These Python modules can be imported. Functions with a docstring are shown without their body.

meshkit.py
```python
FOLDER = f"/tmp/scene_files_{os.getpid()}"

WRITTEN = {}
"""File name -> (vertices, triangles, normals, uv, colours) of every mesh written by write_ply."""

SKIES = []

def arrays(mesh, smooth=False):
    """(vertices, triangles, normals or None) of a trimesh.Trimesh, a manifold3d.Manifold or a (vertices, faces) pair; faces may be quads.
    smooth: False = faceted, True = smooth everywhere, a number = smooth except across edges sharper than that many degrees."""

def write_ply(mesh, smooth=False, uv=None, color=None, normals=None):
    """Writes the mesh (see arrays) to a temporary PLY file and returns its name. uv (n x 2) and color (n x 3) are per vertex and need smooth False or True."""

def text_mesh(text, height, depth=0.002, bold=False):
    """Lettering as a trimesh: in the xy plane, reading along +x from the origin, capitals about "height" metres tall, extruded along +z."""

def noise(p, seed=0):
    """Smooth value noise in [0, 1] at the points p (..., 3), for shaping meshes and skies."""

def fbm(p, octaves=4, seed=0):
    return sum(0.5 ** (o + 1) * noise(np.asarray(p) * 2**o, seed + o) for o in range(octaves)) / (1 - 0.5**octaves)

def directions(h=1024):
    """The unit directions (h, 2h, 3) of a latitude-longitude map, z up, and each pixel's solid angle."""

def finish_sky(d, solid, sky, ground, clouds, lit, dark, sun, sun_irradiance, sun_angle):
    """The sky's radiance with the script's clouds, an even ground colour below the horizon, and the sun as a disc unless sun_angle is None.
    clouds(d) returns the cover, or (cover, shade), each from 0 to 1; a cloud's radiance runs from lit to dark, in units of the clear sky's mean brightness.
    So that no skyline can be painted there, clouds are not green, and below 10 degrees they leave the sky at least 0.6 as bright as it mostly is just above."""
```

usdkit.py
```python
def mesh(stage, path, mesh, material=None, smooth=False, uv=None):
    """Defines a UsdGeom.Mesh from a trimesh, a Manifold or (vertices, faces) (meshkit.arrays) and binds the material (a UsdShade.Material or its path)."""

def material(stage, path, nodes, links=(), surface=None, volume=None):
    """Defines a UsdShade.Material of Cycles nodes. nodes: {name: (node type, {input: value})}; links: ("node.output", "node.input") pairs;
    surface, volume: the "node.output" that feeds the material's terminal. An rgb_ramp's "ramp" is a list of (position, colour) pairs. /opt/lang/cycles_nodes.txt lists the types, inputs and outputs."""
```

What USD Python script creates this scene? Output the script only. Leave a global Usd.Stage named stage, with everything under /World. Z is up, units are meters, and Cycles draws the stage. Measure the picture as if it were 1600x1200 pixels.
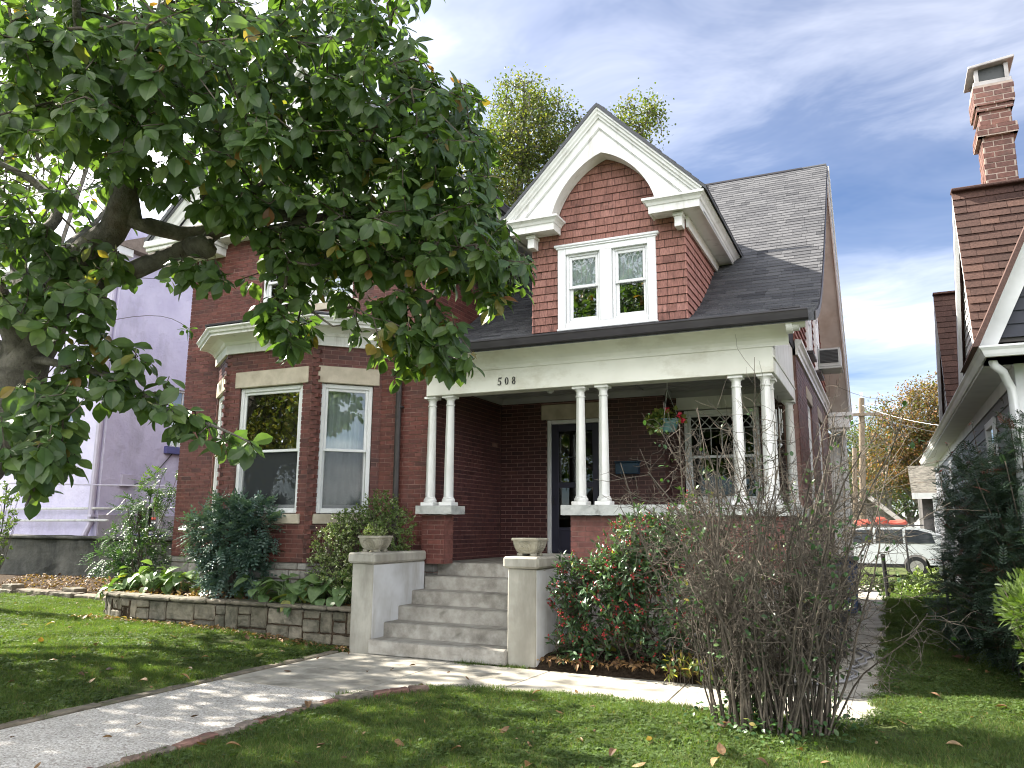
import math
import numpy as np
import trimesh
import shapely
import shapely.affinity
from shapely.geometry import Polygon, LineString, box as sbox
from shapely.ops import unary_union
import meshkit
import usdkit
from pxr import Usd, UsdGeom, UsdLux, UsdShade, Gf, Sdf, Vt

# ------------------------------------------------------------------ camera, sky, sun, exposure
stage = Usd.Stage.CreateInMemory()
UsdGeom.SetStageUpAxis(stage, UsdGeom.Tokens.z)
UsdGeom.SetStageMetersPerUnit(stage, 1.0)
stage.SetDefaultPrim(UsdGeom.Xform.Define(stage, '/World').GetPrim())

FPX = 1232.5                                   # focal length in pixels of a 1600 px wide picture
YAW, PITCH, ROLL = np.radians([25.05, 10.15, 0.455])
EYE = np.array([0.0, 0.0, 1.58])
EXPOSURE = 3.35
CLOUD_SHIFT = (0.0, 0.12, 0.0)
CLOUD_COLOR = (8.6, 8.35, 8.1)
SKY_TINT = (0.185, 0.235, 0.305)
SKY_STRENGTH = 0.05
SUN_INTENSITY = 0.5
SUN_DIR = np.array([-0.765, 0.05, 0.643])
SUN_DIR = SUN_DIR / np.linalg.norm(SUN_DIR)

_cy, _sy, _cp, _sp = np.cos(YAW), np.sin(YAW), np.cos(PITCH), np.sin(PITCH)
FWD = np.array([-_sy * _cp, _cy * _cp, _sp])
_r = np.array([_cy, _sy, 0.0])
_u = np.cross(_r, FWD)
RIGHT = np.cos(ROLL) * _r + np.sin(ROLL) * _u
UP = -np.sin(ROLL) * _r + np.cos(ROLL) * _u
cam = UsdGeom.Camera.Define(stage, '/World/camera')
_m = Gf.Matrix4d(*[float(x) for x in np.vstack([np.append(RIGHT, 0), np.append(UP, 0), np.append(-FWD, 0), np.append(EYE, 1)]).ravel()])
cam.AddTransformOp().Set(_m)
cam.CreateHorizontalApertureAttr(36.0)
cam.CreateVerticalApertureAttr(27.0)
cam.CreateFocalLengthAttr(36.0 * FPX / 1600.0)
cam.CreateClippingRangeAttr(Gf.Vec2f(0.05, 5000.0))
cam.CreateExposureAttr(EXPOSURE)

SUN_EL = float(np.arcsin(SUN_DIR[2]))
SUN_ROT = float(np.arctan2(SUN_DIR[0], SUN_DIR[1]))
usdkit.material(stage, '/World/Looks/sky_material', {
    'sky': ('sky_texture', {'sky_type': 'single_scattering', 'sun_disc': False, 'sun_elevation': SUN_EL, 'sun_rotation': SUN_ROT, 'altitude': 200.0, 'air_density': 1.0, 'aerosol_density': 0.25, 'ozone_density': 2.0}),
    'tc': ('texture_coordinate', {}),
    'sep': ('separate_xyz', {}),
    'up': ('math', {'math_type': 'maximum', 'value2': 0.0}), 'den': ('math', {'math_type': 'add', 'value2': 0.20}),
    'dx': ('math', {'math_type': 'divide'}), 'dy': ('math', {'math_type': 'divide'}),
    'pl': ('combine_xyz', {'z': 0.0}),
    'map': ('mapping', {'location': CLOUD_SHIFT, 'rotation': (0.0, 0.0, 0.75), 'scale': (0.42, 1.05, 1.0)}),
    'warp': ('noise_texture', {'scale': 0.9, 'detail': 3.0, 'roughness': 0.5}),
    'addw': ('mix_color', {'blend_type': 'linear_light', 'fac': 0.30, 'use_clamp_result': False}),
    'n1': ('noise_texture', {'scale': 1.0, 'detail': 8.0, 'roughness': 0.60, 'distortion': 0.25}),
    'n2': ('noise_texture', {'scale': 0.33, 'detail': 2.0, 'roughness': 0.5}),
    'sum': ('math', {'math_type': 'multiply_add', 'value2': 0.55}), 'n2s': ('math', {'math_type': 'multiply', 'value2': 0.60}),
    'ramp': ('rgb_ramp', {'ramp': [(0.40, (0, 0, 0)), (0.50, (0.05, 0.05, 0.05)), (0.57, (0.17, 0.17, 0.17)), (0.63, (0.42, 0.42, 0.42)), (0.70, (0.8, 0.8, 0.8)), (0.76, (1, 1, 1))]}),
    'tint': ('mix_color', {'blend_type': 'multiply', 'fac': 1.0, 'b': SKY_TINT, 'use_clamp_result': False}), 'mixc': ('mix_color', {'blend_type': 'mix', 'b': CLOUD_COLOR}),
    'bg': ('background_shader', {'strength': SKY_STRENGTH}),
}, [('tc.generated', 'sep.vector'), ('sep.z', 'up.value1'), ('up.value', 'den.value1'), ('sep.x', 'dx.value1'), ('den.value', 'dx.value2'), ('sep.y', 'dy.value1'), ('den.value', 'dy.value2'), ('dx.value', 'pl.x'), ('dy.value', 'pl.y'),
    ('pl.vector', 'map.vector'), ('pl.vector', 'warp.vector'), ('map.vector', 'addw.a'), ('warp.color', 'addw.b'), ('addw.result', 'n1.vector'), ('pl.vector', 'n2.vector'),
    ('n2.fac', 'n2s.value1'), ('n1.fac', 'sum.value1'), ('n2s.value', 'sum.value3'), ('sum.value', 'ramp.fac'), ('ramp.color', 'mixc.fac'), ('sky.color', 'tint.a'), ('tint.result', 'mixc.a'), ('mixc.result', 'bg.color')], surface='bg.background')
dome = UsdLux.DomeLight.Define(stage, '/World/sky')
UsdShade.MaterialBindingAPI.Apply(dome.GetPrim()).Bind(UsdShade.Material.Get(stage, '/World/Looks/sky_material'))
dome.GetPrim().SetCustomDataByKey('kind', 'structure')
sun = UsdLux.DistantLight.Define(stage, '/World/sun')
sun.CreateNormalizeAttr(True)
sun.CreateIntensityAttr(SUN_INTENSITY)
sun.CreateAngleAttr(0.53)
sun.CreateColorAttr(Gf.Vec3f(1.0, 0.93, 0.82))
_z = SUN_DIR
_x = np.cross([0, 0, 1.0], _z); _x /= np.linalg.norm(_x)
_y = np.cross(_z, _x)
sun.AddTransformOp().Set(Gf.Matrix4d(*[float(x) for x in np.vstack([np.append(_x, 0), np.append(_y, 0), np.append(_z, 0), [0, 0, 0, 1]]).ravel()]))

RNG = np.random.default_rng(508)


def at(px, py, depth):
    """The point seen at a pixel of the 1600 x 1200 photograph, so many metres along the view axis."""
    return EYE + (FWD + RIGHT * (px - 800) / FPX - UP * (py - 600) / FPX) * depth


def project(p):
    q = np.asarray(p, float) - EYE
    z = q @ FWD
    return np.stack([800 + FPX * (q @ RIGHT) / z, 600 - FPX * (q @ UP) / z, z], -1)


# ------------------------------------------------------------------ prims
_taken = {}


def free(parent, name):
    key = (parent, name)
    n = _taken.get(key, 0)
    _taken[key] = n + 1
    return f'{parent}/{name}' if n == 0 else f'{parent}/{name}_{n:03d}'


def tag(prim, label=None, cat=None, group=None, kind=None):
    p = prim.GetPrim() if hasattr(prim, 'GetPrim') else prim
    for k, v in (('label', label), ('category', cat), ('group', group), ('kind', kind)):
        if v:
            p.SetCustomDataByKey(k, v)
    return p


def thing(name, label, cat, group=None, loc=(0, 0, 0), rotz=0.0):
    x = UsdGeom.Xform.Define(stage, free('/World', name))
    x.AddTranslateOp().Set(Gf.Vec3d(*map(float, loc)))
    if rotz:
        x.AddRotateZOp().Set(float(rotz))
    tag(x, label, cat, group)
    return str(x.GetPath())


def part(parent, name, geo, mat, smooth=False, tone=None, label=None, kind=None, cat=None, group=None):
    """One Mesh prim under parent (a path). geo: Builder, trimesh or (v, f). tone: a number or one per vertex."""
    if isinstance(geo, B):
        tone = geo.tones() if tone is None else tone
        geo = geo.get()
    path = free(parent, name)
    if isinstance(geo, tuple):
        v, f = np.asarray(geo[0], float), np.asarray(geo[1], int)
        if f.shape[1] == 4:
            f = np.vstack([f[:, [0, 1, 2]], f[:, [0, 2, 3]]])
        f = f[(f[:, 0] != f[:, 1]) & (f[:, 1] != f[:, 2]) & (f[:, 2] != f[:, 0])]
        used = np.zeros(len(v), bool); used[f.ravel()] = True
        if not used.all():
            if tone is not None and np.ndim(tone):
                tone = np.asarray(tone)[used]
            f = (np.cumsum(used) - 1)[f]; v = v[used]
        geo = (v, f)
    if tone is not None:
        v, f = (np.asarray(geo[0], float), np.asarray(geo[1], int)) if isinstance(geo, tuple) else (np.array(geo.vertices), np.array(geo.faces))
        m = usdkit.mesh(stage, path, (v, f), mat, smooth=True if smooth else False)
        n = len(v)
        t = np.full(n, float(tone), np.float32) if np.ndim(tone) == 0 else np.asarray(tone, np.float32)
        UsdGeom.PrimvarsAPI(m).CreatePrimvar('tone', Sdf.ValueTypeNames.FloatArray, 'vertex').Set(Vt.FloatArray.FromNumpy(t))
    else:
        m = usdkit.mesh(stage, path, geo, mat, smooth=smooth)
    tag(m, label, cat, group, kind)
    return path


def thing_mesh(name, geo, mat, label=None, cat=None, group=None, kind=None, smooth=False, tone=None):
    return part('/World', name, geo, mat, smooth=smooth, tone=tone, label=label, kind=kind, cat=cat, group=group)


# ------------------------------------------------------------------ mesh helpers
class B:
    """Collects shapes into one mesh."""

    def __init__(self):
        self.v, self.f, self.t, self.n = [], [], [], 0

    def add(self, v, f, tone=0.5):
        v, f = np.asarray(v, float).reshape(-1, 3), np.asarray(f, int)
        if f.shape[1] == 4:
            f = np.vstack([f[:, [0, 1, 2]], f[:, [0, 2, 3]]])
        self.v.append(v); self.f.append(f + self.n)
        self.t.append(np.full(len(v), tone, np.float32) if np.ndim(tone) == 0 else np.asarray(tone, np.float32))
        self.n += len(v)
        return self

    def mesh(self, m, tone=0.5):
        return self.add(m.vertices, m.faces, tone)

    def get(self):
        return np.vstack(self.v), np.vstack(self.f)

    def tones(self):
        return np.concatenate(self.t)

    def box(self, x0, x1, y0, y1, z0, z1, c=0.0, tone=0.5):
        return self.add(*cbox(x0, x1, y0, y1, z0, z1, c), tone)

    def frame(self, O, U, N, u0, u1, z0, z1, n0, n1, c=0.0, tone=0.5):
        """A box in a wall's own axes: along U, up, and n out along N."""
        v, f = cbox(u0, u1, n0, n1, z0, z1, c)
        O, U, N = (np.asarray(k, float) for k in (O, U, N))
        v = O + v[:, :1] * U + v[:, 1:2] * N + v[:, 2:] * np.array([0, 0, 1.0])
        if np.dot(np.cross(U, N), [0, 0, 1.0]) < 0:
            f = f[:, ::-1]
        return self.add(v, f, tone)

    def tube(self, pts, r, sides=8, cap=True, tone=0.5):
        return self.add(*tube(pts, r, sides, cap), tone)

    def sweep(self, path, prof, n, cap=True, closed=False, tone=0.5):
        return self.add(*sweep(path, prof, n, cap, closed), tone)

    def poly(self, polygon, O, U, N, n0, n1, tone=0.5, V=(0, 0, 1)):
        """A shapely polygon in (u, z) extruded from n0 to n1 along N."""
        O, U, N, V = (np.asarray(k, float) for k in (O, U, N, V))
        for g in getattr(polygon, 'geoms', [polygon]):
            if g.is_empty or g.area < 1e-9:
                continue
            m = trimesh.creation.extrude_polygon(g, n1 - n0, engine='earcut')
            v = np.array(m.vertices)
            w = O + v[:, :1] * U + v[:, 1:2] * V + (v[:, 2:] + n0) * N
            f = np.array(m.faces)
            if np.dot(np.cross(U, V), N) < 0:
                f = f[:, ::-1]
            self.add(w, f, tone)
        return self


_CB = {}


def cbox(x0, x1, y0, y1, z0, z1, c=0.0):
    d = np.array([x1 - x0, y1 - y0, z1 - z0], float)
    if c <= 0:
        s = np.array([[i, j, k] for i in (0, 1) for j in (0, 1) for k in (0, 1)], float)
        f = np.array([[0, 1, 3, 2], [4, 6, 7, 5], [0, 4, 5, 1], [2, 3, 7, 6], [0, 2, 6, 4], [1, 5, 7, 3]])
        return np.array([x0, y0, z0]) + s * d, np.vstack([f[:, [0, 1, 2]], f[:, [0, 2, 3]]])
    c = min(c, 0.45 * d.min())
    if 'f' not in _CB:
        pts = []
        for sx in (-1, 1):
            for sy in (-1, 1):
                for sz in (-1, 1):
                    for k in range(3):
                        p = np.array([sx, sy, sz], float); q = p.copy(); q[k] *= 0.8
                        pts.append(p * 0.8 + (0.2 * p * (np.arange(3) == k)))
        hull = trimesh.convex.convex_hull(np.array(pts))
        order = [int(np.argmin(((np.array(pts) - h) ** 2).sum(1))) for h in hull.vertices]
        _CB['f'] = np.array([[order[i] for i in t] for t in hull.faces])
    v = []
    h = d / 2
    mid = np.array([x0, y0, z0]) + h
    for sx in (-1, 1):
        for sy in (-1, 1):
            for sz in (-1, 1):
                for k in range(3):
                    p = np.array([sx, sy, sz], float)
                    v.append(mid + p * (h - c) + p * c * (np.arange(3) == k))
    return np.array(v), _CB['f']


def tube(pts, r, sides=8, cap=True):
    p = np.asarray(pts, float)
    r = np.broadcast_to(np.asarray(r, float), (len(p),))
    t = np.gradient(p, axis=0)
    t /= np.linalg.norm(t, axis=1, keepdims=True) + 1e-12
    a = np.cross(t[0], [0, 0, 1.0] if abs(t[0][2]) < 0.9 else [1.0, 0, 0])
    A = []
    for i in range(len(p)):
        a = a - t[i] * (a @ t[i]); a /= np.linalg.norm(a) + 1e-12
        A.append(a)
    A = np.array(A); Bv = np.cross(t, A)
    ang = np.arange(sides) * 2 * np.pi / sides
    v = (p[:, None] + r[:, None, None] * (np.cos(ang)[None, :, None] * A[:, None] + np.sin(ang)[None, :, None] * Bv[:, None])).reshape(-1, 3)
    f = []
    for i in range(len(p) - 1):
        for j in range(sides):
            k = (j + 1) % sides
            f += [[i * sides + j, i * sides + k, (i + 1) * sides + k], [i * sides + j, (i + 1) * sides + k, (i + 1) * sides + j]]
    if cap:
        n = len(v)
        v = np.vstack([v, p[0], p[-1]])
        for j in range(sides):
            k = (j + 1) % sides
            f += [[n, k, j], [n + 1, (len(p) - 1) * sides + j, (len(p) - 1) * sides + k]]
    return v, np.array(f)


def sweep(path, prof, n, cap=True, closed=False):
    """A profile (a, b) carried along a planar path with mitred corners: a along cross(tangent, n), b along n."""
    p, prof, n = np.asarray(path, float), np.asarray(prof, float), np.asarray(n, float)
    seg = np.diff(np.vstack([p, p[:1]]) if closed else p, axis=0)
    seg /= np.linalg.norm(seg, axis=1, keepdims=True)
    side = np.cross(seg, n)
    rows = []
    for i in range(len(p)):
        if closed:
            s0, s1 = side[i - 1], side[i]
        else:
            s0, s1 = side[max(i - 1, 0)], side[min(i, len(side) - 1)]
        m = s0 + s1
        m = m / (m @ m) * 2
        rows.append(p[i] + prof[:, :1] * m + prof[:, 1:2] * n)
    k, q = len(prof), len(p)
    v = np.vstack(rows)
    f = []
    for i in range(q if closed else q - 1):
        j = (i + 1) % q
        for a in range(k):
            b = (a + 1) % k
            f += [[i * k + a, j * k + a, j * k + b], [i * k + a, j * k + b, i * k + b]]
    if cap and not closed:
        tv, tri = trimesh.creation.triangulate_polygon(Polygon(prof), engine='earcut')
        near = [int(np.argmin(((prof - q) ** 2).sum(1))) for q in np.asarray(tv)]
        tri = [[near[i] for i in t] for t in tri]
        f += [list(t) for t in tri] + [[t[0] + (q - 1) * k, t[2] + (q - 1) * k, t[1] + (q - 1) * k] for t in tri]
    f = np.array(f)
    m = trimesh.Trimesh(v, f, process=False)
    if m.volume < 0:
        f = f[:, ::-1]
    return v, f


def lathe(profile, sides=24):
    """profile: (r, z) from bottom to top."""
    pr = np.asarray(profile, float)
    ang = np.arange(sides) * 2 * np.pi / sides
    v = np.stack([pr[:, None, 0] * np.cos(ang), pr[:, None, 0] * np.sin(ang), np.broadcast_to(pr[:, None, 1], (len(pr), sides))], -1).reshape(-1, 3)
    f = []
    for i in range(len(pr) - 1):
        for j in range(sides):
            k = (j + 1) % sides
            f += [[i * sides + j, i * sides + k, (i + 1) * sides + k], [i * sides + j, (i + 1) * sides + k, (i + 1) * sides + j]]
    n = len(v)
    v = np.vstack([v, [0, 0, pr[0, 1]], [0, 0, pr[-1, 1]]])
    for j in range(sides):
        k = (j + 1) % sides
        f += [[n, k, j], [n + 1, (len(pr) - 1) * sides + j, (len(pr) - 1) * sides + k]]
    return v, np.array(f)


def rot_z(v, deg):
    c, s = math.cos(math.radians(deg)), math.sin(math.radians(deg))
    return np.asarray(v) @ np.array([[c, s, 0], [-s, c, 0], [0, 0, 1.0]])


# ------------------------------------------------------------------ materials
L = '/World/Looks/'


def mat(name, c1, c2=None, rough=0.6, scale=3.0, detail=5.0, lo=0.35, hi=0.65, bump=0.0, bscale=40.0, bdist=0.01, spec=0.5, tone=None, metallic=0.0, coat=0.0, stain=None, stretch=None, rnd=False):
    """A principled material whose colour wanders between c1 and c2; tone: list of colours chosen by the mesh's 'tone'."""
    nodes = {'g': ('geometry', {}), 'p': ('principled_bsdf', {'roughness': rough, 'specular_ior_level': spec, 'metallic': metallic, 'coat_weight': coat})}
    links = []
    src = 'g.position'
    if stretch:
        nodes['mp'] = ('mapping', {'scale': stretch}); links.append(('g.position', 'mp.vector')); src = 'mp.vector'
    nodes['n'] = ('noise_texture', {'scale': scale, 'detail': detail, 'roughness': 0.6}); links.append((src, 'n.vector'))
    if tone:
        nodes['a'] = ('attribute', {'attribute': 'tone'})
        nodes['tr'] = ('rgb_ramp', {'ramp': [(i / (len(tone) - 1), c) for i, c in enumerate(tone)]})
        links.append(('a.fac', 'tr.fac'))
        nodes['nr'] = ('map_range', {'from_min': lo, 'from_max': hi, 'to_min': 0.72, 'to_max': 1.22, 'clamp': True})
        nodes['mul'] = ('mix_color', {'blend_type': 'multiply', 'fac': 1.0, 'use_clamp_result': False})
        nodes['cc'] = ('combine_color', {})
        links += [('n.fac', 'nr.value'), ('nr.result', 'cc.r'), ('nr.result', 'cc.g'), ('nr.result', 'cc.b'), ('tr.color', 'mul.a'), ('cc.color', 'mul.b')]
        out = 'mul.result'
    else:
        nodes['r'] = ('rgb_ramp', {'ramp': [(lo, c1), (hi, c2 or c1)]})
        links.append(('n.fac', 'r.fac'))
        out = 'r.color'
    if stain:
        col, ssc, slo, shi, sst = stain
        nodes['sm'] = ('mapping', {'scale': sst}); nodes['sn'] = ('noise_texture', {'scale': ssc, 'detail': 6.0, 'roughness': 0.65})
        nodes['sr'] = ('map_range', {'from_min': slo, 'from_max': shi, 'to_min': 0.0, 'to_max': 1.0, 'clamp': True})
        nodes['smx'] = ('mix_color', {'blend_type': 'mix', 'b': col})
        links += [('g.position', 'sm.vector'), ('sm.vector', 'sn.vector'), ('sn.fac', 'sr.value'), ('sr.result', 'smx.fac'), (out, 'smx.a')]
        out = 'smx.result'
    links.append((out, 'p.base_color'))
    if bump:
        nodes['bn'] = ('noise_texture', {'scale': bscale, 'detail': 4.0, 'roughness': 0.6})
        nodes['b'] = ('bump', {'strength': bump, 'distance': bdist})
        links += [(src, 'bn.vector'), ('bn.fac', 'b.height'), ('b.normal', 'p.normal')]
    return usdkit.material(stage, L + name, nodes, links, surface='p.BSDF')


def leaf_mat(name, ramp, rough=0.45, trans=0.3, tint=(1.1, 1.25, 0.35), spec=0.5, noise=9.0):
    """Leaves: a ramp read by 'tone', a glossy upper side and light let through."""
    nodes = {'a': ('attribute', {'attribute': 'tone'}), 'r': ('rgb_ramp', {'ramp': ramp}),
             'g': ('geometry', {}), 'n': ('noise_texture', {'scale': noise, 'detail': 3.0}),
             'nr': ('map_range', {'from_min': 0.3, 'from_max': 0.7, 'to_min': 0.75, 'to_max': 1.25, 'clamp': True}), 'cc': ('combine_color', {}),
             'mul': ('mix_color', {'blend_type': 'multiply', 'fac': 1.0, 'use_clamp_result': False}),
             'p': ('principled_bsdf', {'roughness': rough, 'specular_ior_level': spec}),
             't': ('translucent_bsdf', {}), 'tm': ('mix_color', {'blend_type': 'multiply', 'fac': 1.0, 'b': tint, 'use_clamp_result': False}), 'm': ('mix_closure', {'fac': trans})}
    links = [('a.fac', 'r.fac'), ('g.position', 'n.vector'), ('n.fac', 'nr.value'), ('nr.result', 'cc.r'), ('nr.result', 'cc.g'), ('nr.result', 'cc.b'),
             ('r.color', 'mul.a'), ('cc.color', 'mul.b'), ('mul.result', 'p.base_color'), ('mul.result', 'tm.a'), ('tm.result', 't.color'),
             ('p.BSDF', 'm.closure1'), ('t.BSDF', 'm.closure2')]
    return usdkit.material(stage, L + name, nodes, links, surface='m.closure')


M = {}
M['brick'] = mat('red_brick', None, rough=0.5, scale=14, bump=0.25, bscale=120, bdist=0.003, spec=0.4, tone=[(.058, .021, .018), (.110, .034, .026), (.088, .028, .023), (.128, .040, .030), (.105, .034, .027), (.145, .050, .039)],
                 stain=((.05, .03, .028), 0.9, 0.56, 0.75, (1, 1, .6)))
M['porch_brick'] = mat('shade_darkened_brick', None, rough=0.42, scale=14, bump=0.2, bscale=120, bdist=0.003, spec=0.45, tone=[(.040, .016, .017), (.066, .024, .023), (.054, .020, .020), (.078, .029, .026)])  # copy of the brick, darkened so its colour carries the porch shade
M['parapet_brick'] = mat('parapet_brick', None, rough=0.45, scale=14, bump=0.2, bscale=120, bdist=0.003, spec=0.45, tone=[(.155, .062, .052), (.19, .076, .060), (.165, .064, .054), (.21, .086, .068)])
M['mortar'] = mat('mortar', (.19, .112, .096), (.285, .185, .158), rough=0.95, scale=8, bump=0.2, bscale=200, bdist=0.003, spec=0.2)
M['reveal'] = mat('brick_reveal', (.07, .024, .02), (.12, .04, .032), rough=0.7, scale=10)
M['white'] = mat('white_paint', (.66, .66, .63), (.76, .76, .74), rough=0.45, scale=2.2, bump=0.06, bscale=60, bdist=0.004, stain=((.36, .34, .29), 2.2, 0.54, 0.80, (2.5, 2.5, .35)))
M['cream'] = mat('cream_paint', (.60, .60, .53), (.70, .70, .63), rough=0.5, scale=1.5, bump=0.06, bscale=50, bdist=0.004, stain=((.42, .40, .31), 1.6, 0.52, 0.78, (1.0, 1.0, 1.6)))
M['window_white'] = mat('window_white', (.68, .69, .69), (.76, .77, .77), rough=0.35, scale=3)
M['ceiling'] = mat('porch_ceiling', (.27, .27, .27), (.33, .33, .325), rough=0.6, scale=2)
M['stone'] = mat('lintel_stone', (.38, .33, .25), (.56, .50, .40), rough=0.85, scale=4, bump=0.3, bscale=70, bdist=0.006, stain=((.22, .17, .12), 2.0, 0.55, 0.8, (1, 1, 1)))
M['cap_stone'] = mat('cap_stone', (.34, .35, .33), (.50, .51, .48), rough=0.85, scale=6, bump=0.35, bscale=60, bdist=0.008, stain=((.14, .14, .12), 5.0, 0.6, 0.75, (1, 1, 1)))
M['foundation'] = mat('foundation_stone', None, rough=0.9, scale=6, bump=0.6, bscale=25, bdist=0.02, tone=[(.20, .19, .17), (.30, .28, .25), (.24, .23, .22)])
M['dark_metal'] = mat('dark_gutter_metal', (.028, .026, .030), (.040, .037, .042), rough=0.35, scale=3, spec=0.5)
M['bronze'] = mat('bronze_downspout', (.030, .026, .026), (.05, .043, .042), rough=0.45, scale=5)
M['roof'] = mat('asphalt_shingle', None, rough=0.9, scale=60, lo=.3, hi=.7, bump=0.4, bscale=300, bdist=0.003, spec=0.25, tone=[(.048, .050, .056), (.082, .084, .092), (.120, .122, .129), (.068, .070, .077), (.098, .10, .107)])
M['shingle'] = mat('red_wood_shingle', None, rough=0.75, scale=16, bump=0.35, bscale=30, bdist=0.004, spec=0.3, stretch=(4, 4, .7), tone=[(.29, .135, .110), (.38, .185, .152), (.335, .158, .130), (.43, .215, .180), (.25, .118, .098)],
                   stain=((.05, .032, .028), 5.0, 0.56, 0.78, (2.2, 2.2, .45)))
M['dark_wall'] = mat('dark_recess', (.018, .016, .022), (.03, .026, .032), rough=0.8)
M['door'] = mat('navy_door', (.020, .019, .036), (.028, .026, .045), rough=0.4, scale=2)
M['black'] = mat('black_metal', (.012, .012, .014), (.02, .02, .022), rough=0.5)
M['interior'] = mat('interior_dark', (.05, .048, .045), (.08, .075, .07), rough=0.9)
M['curtain'] = mat('pleated_curtain', (.42, .45, .42), (.52, .55, .51), rough=0.9, scale=4)
M['screen'] = mat('insect_screen', (.045, .05, .05), (.06, .065, .065), rough=0.6, scale=3)
M['lead'] = mat('lead_came', (.55, .57, .58), (.68, .70, .70), rough=0.4)
M['concrete'] = mat('cheek_concrete', (.31, .295, .245), (.45, .43, .37), rough=0.85, scale=2.5, bump=0.25, bscale=45, bdist=0.004, stain=((.22, .205, .17), 1.5, 0.46, 0.70, (1.6, 1.6, .45)))
M['whitewash'] = mat('skylit_whitened_render', (.50, .50, .49), (.66, .67, .68), rough=0.85, scale=2.0, bump=0.2, bscale=40, bdist=0.004, stain=((.36, .34, .29), 1.6, 0.50, 0.74, (1.6, 1.6, .40)))  # whitened concrete, made paler still to carry skylight in its colour
M['step'] = mat('step_concrete', (.27, .25, .215), (.42, .40, .355), rough=0.9, scale=7, bump=0.5, bscale=90, bdist=0.005, stain=((.17, .155, .13), 3.0, 0.5, 0.72, (1, 1, 1)))


def glass_mat(name, tint=(.92, .95, .95), lo=0.09, ior=1.5):
    return usdkit.material(stage, L + name, {'tr': ('transparent_bsdf', {'color': tint}), 'gl': ('glossy_bsdf', {'color': (1, 1, 1), 'roughness': 0.0}), 'fr': ('fresnel', {'IOR': ior}),
                                             'add': ('math', {'math_type': 'add', 'value2': lo, 'use_clamp': True}), 'm': ('mix_closure', {})},
                           [('fr.fac', 'add.value1'), ('add.value', 'm.fac'), ('tr.BSDF', 'm.closure1'), ('gl.BSDF', 'm.closure2')], surface='m.closure')


M['glass'] = glass_mat('window_glass', lo=0.16)
M['glass_mid'] = glass_mat('clear_glass', lo=0.05)
M['glass_dull'] = glass_mat('dull_glass', tint=(.6, .62, .62), lo=0.02)
# ------------------------------------------------------------------ the brick house
Z3 = np.array([0, 0, 1.0])
CAND = {}          # kind -> list of (size in the picture, parent, material, v, tone)


def pic_size(c, N, area):
    d = EYE - c
    r = np.linalg.norm(d, axis=-1)
    facing = (d * N).sum(-1) / r
    p = project(c)
    inside = (p[..., 2] > 0.3) & (p[..., 0] > 0) & (p[..., 0] < 1600) & (p[..., 1] > 0) & (p[..., 1] < 1200)
    return np.where(inside & (facing > 0), area * facing / r ** 2, 0)


BOXF = np.array([[0, 1, 2], [0, 2, 3], [4, 5, 1], [4, 1, 0], [5, 6, 2], [5, 2, 1], [6, 7, 3], [6, 3, 2], [7, 4, 0], [7, 0, 3]])


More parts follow.
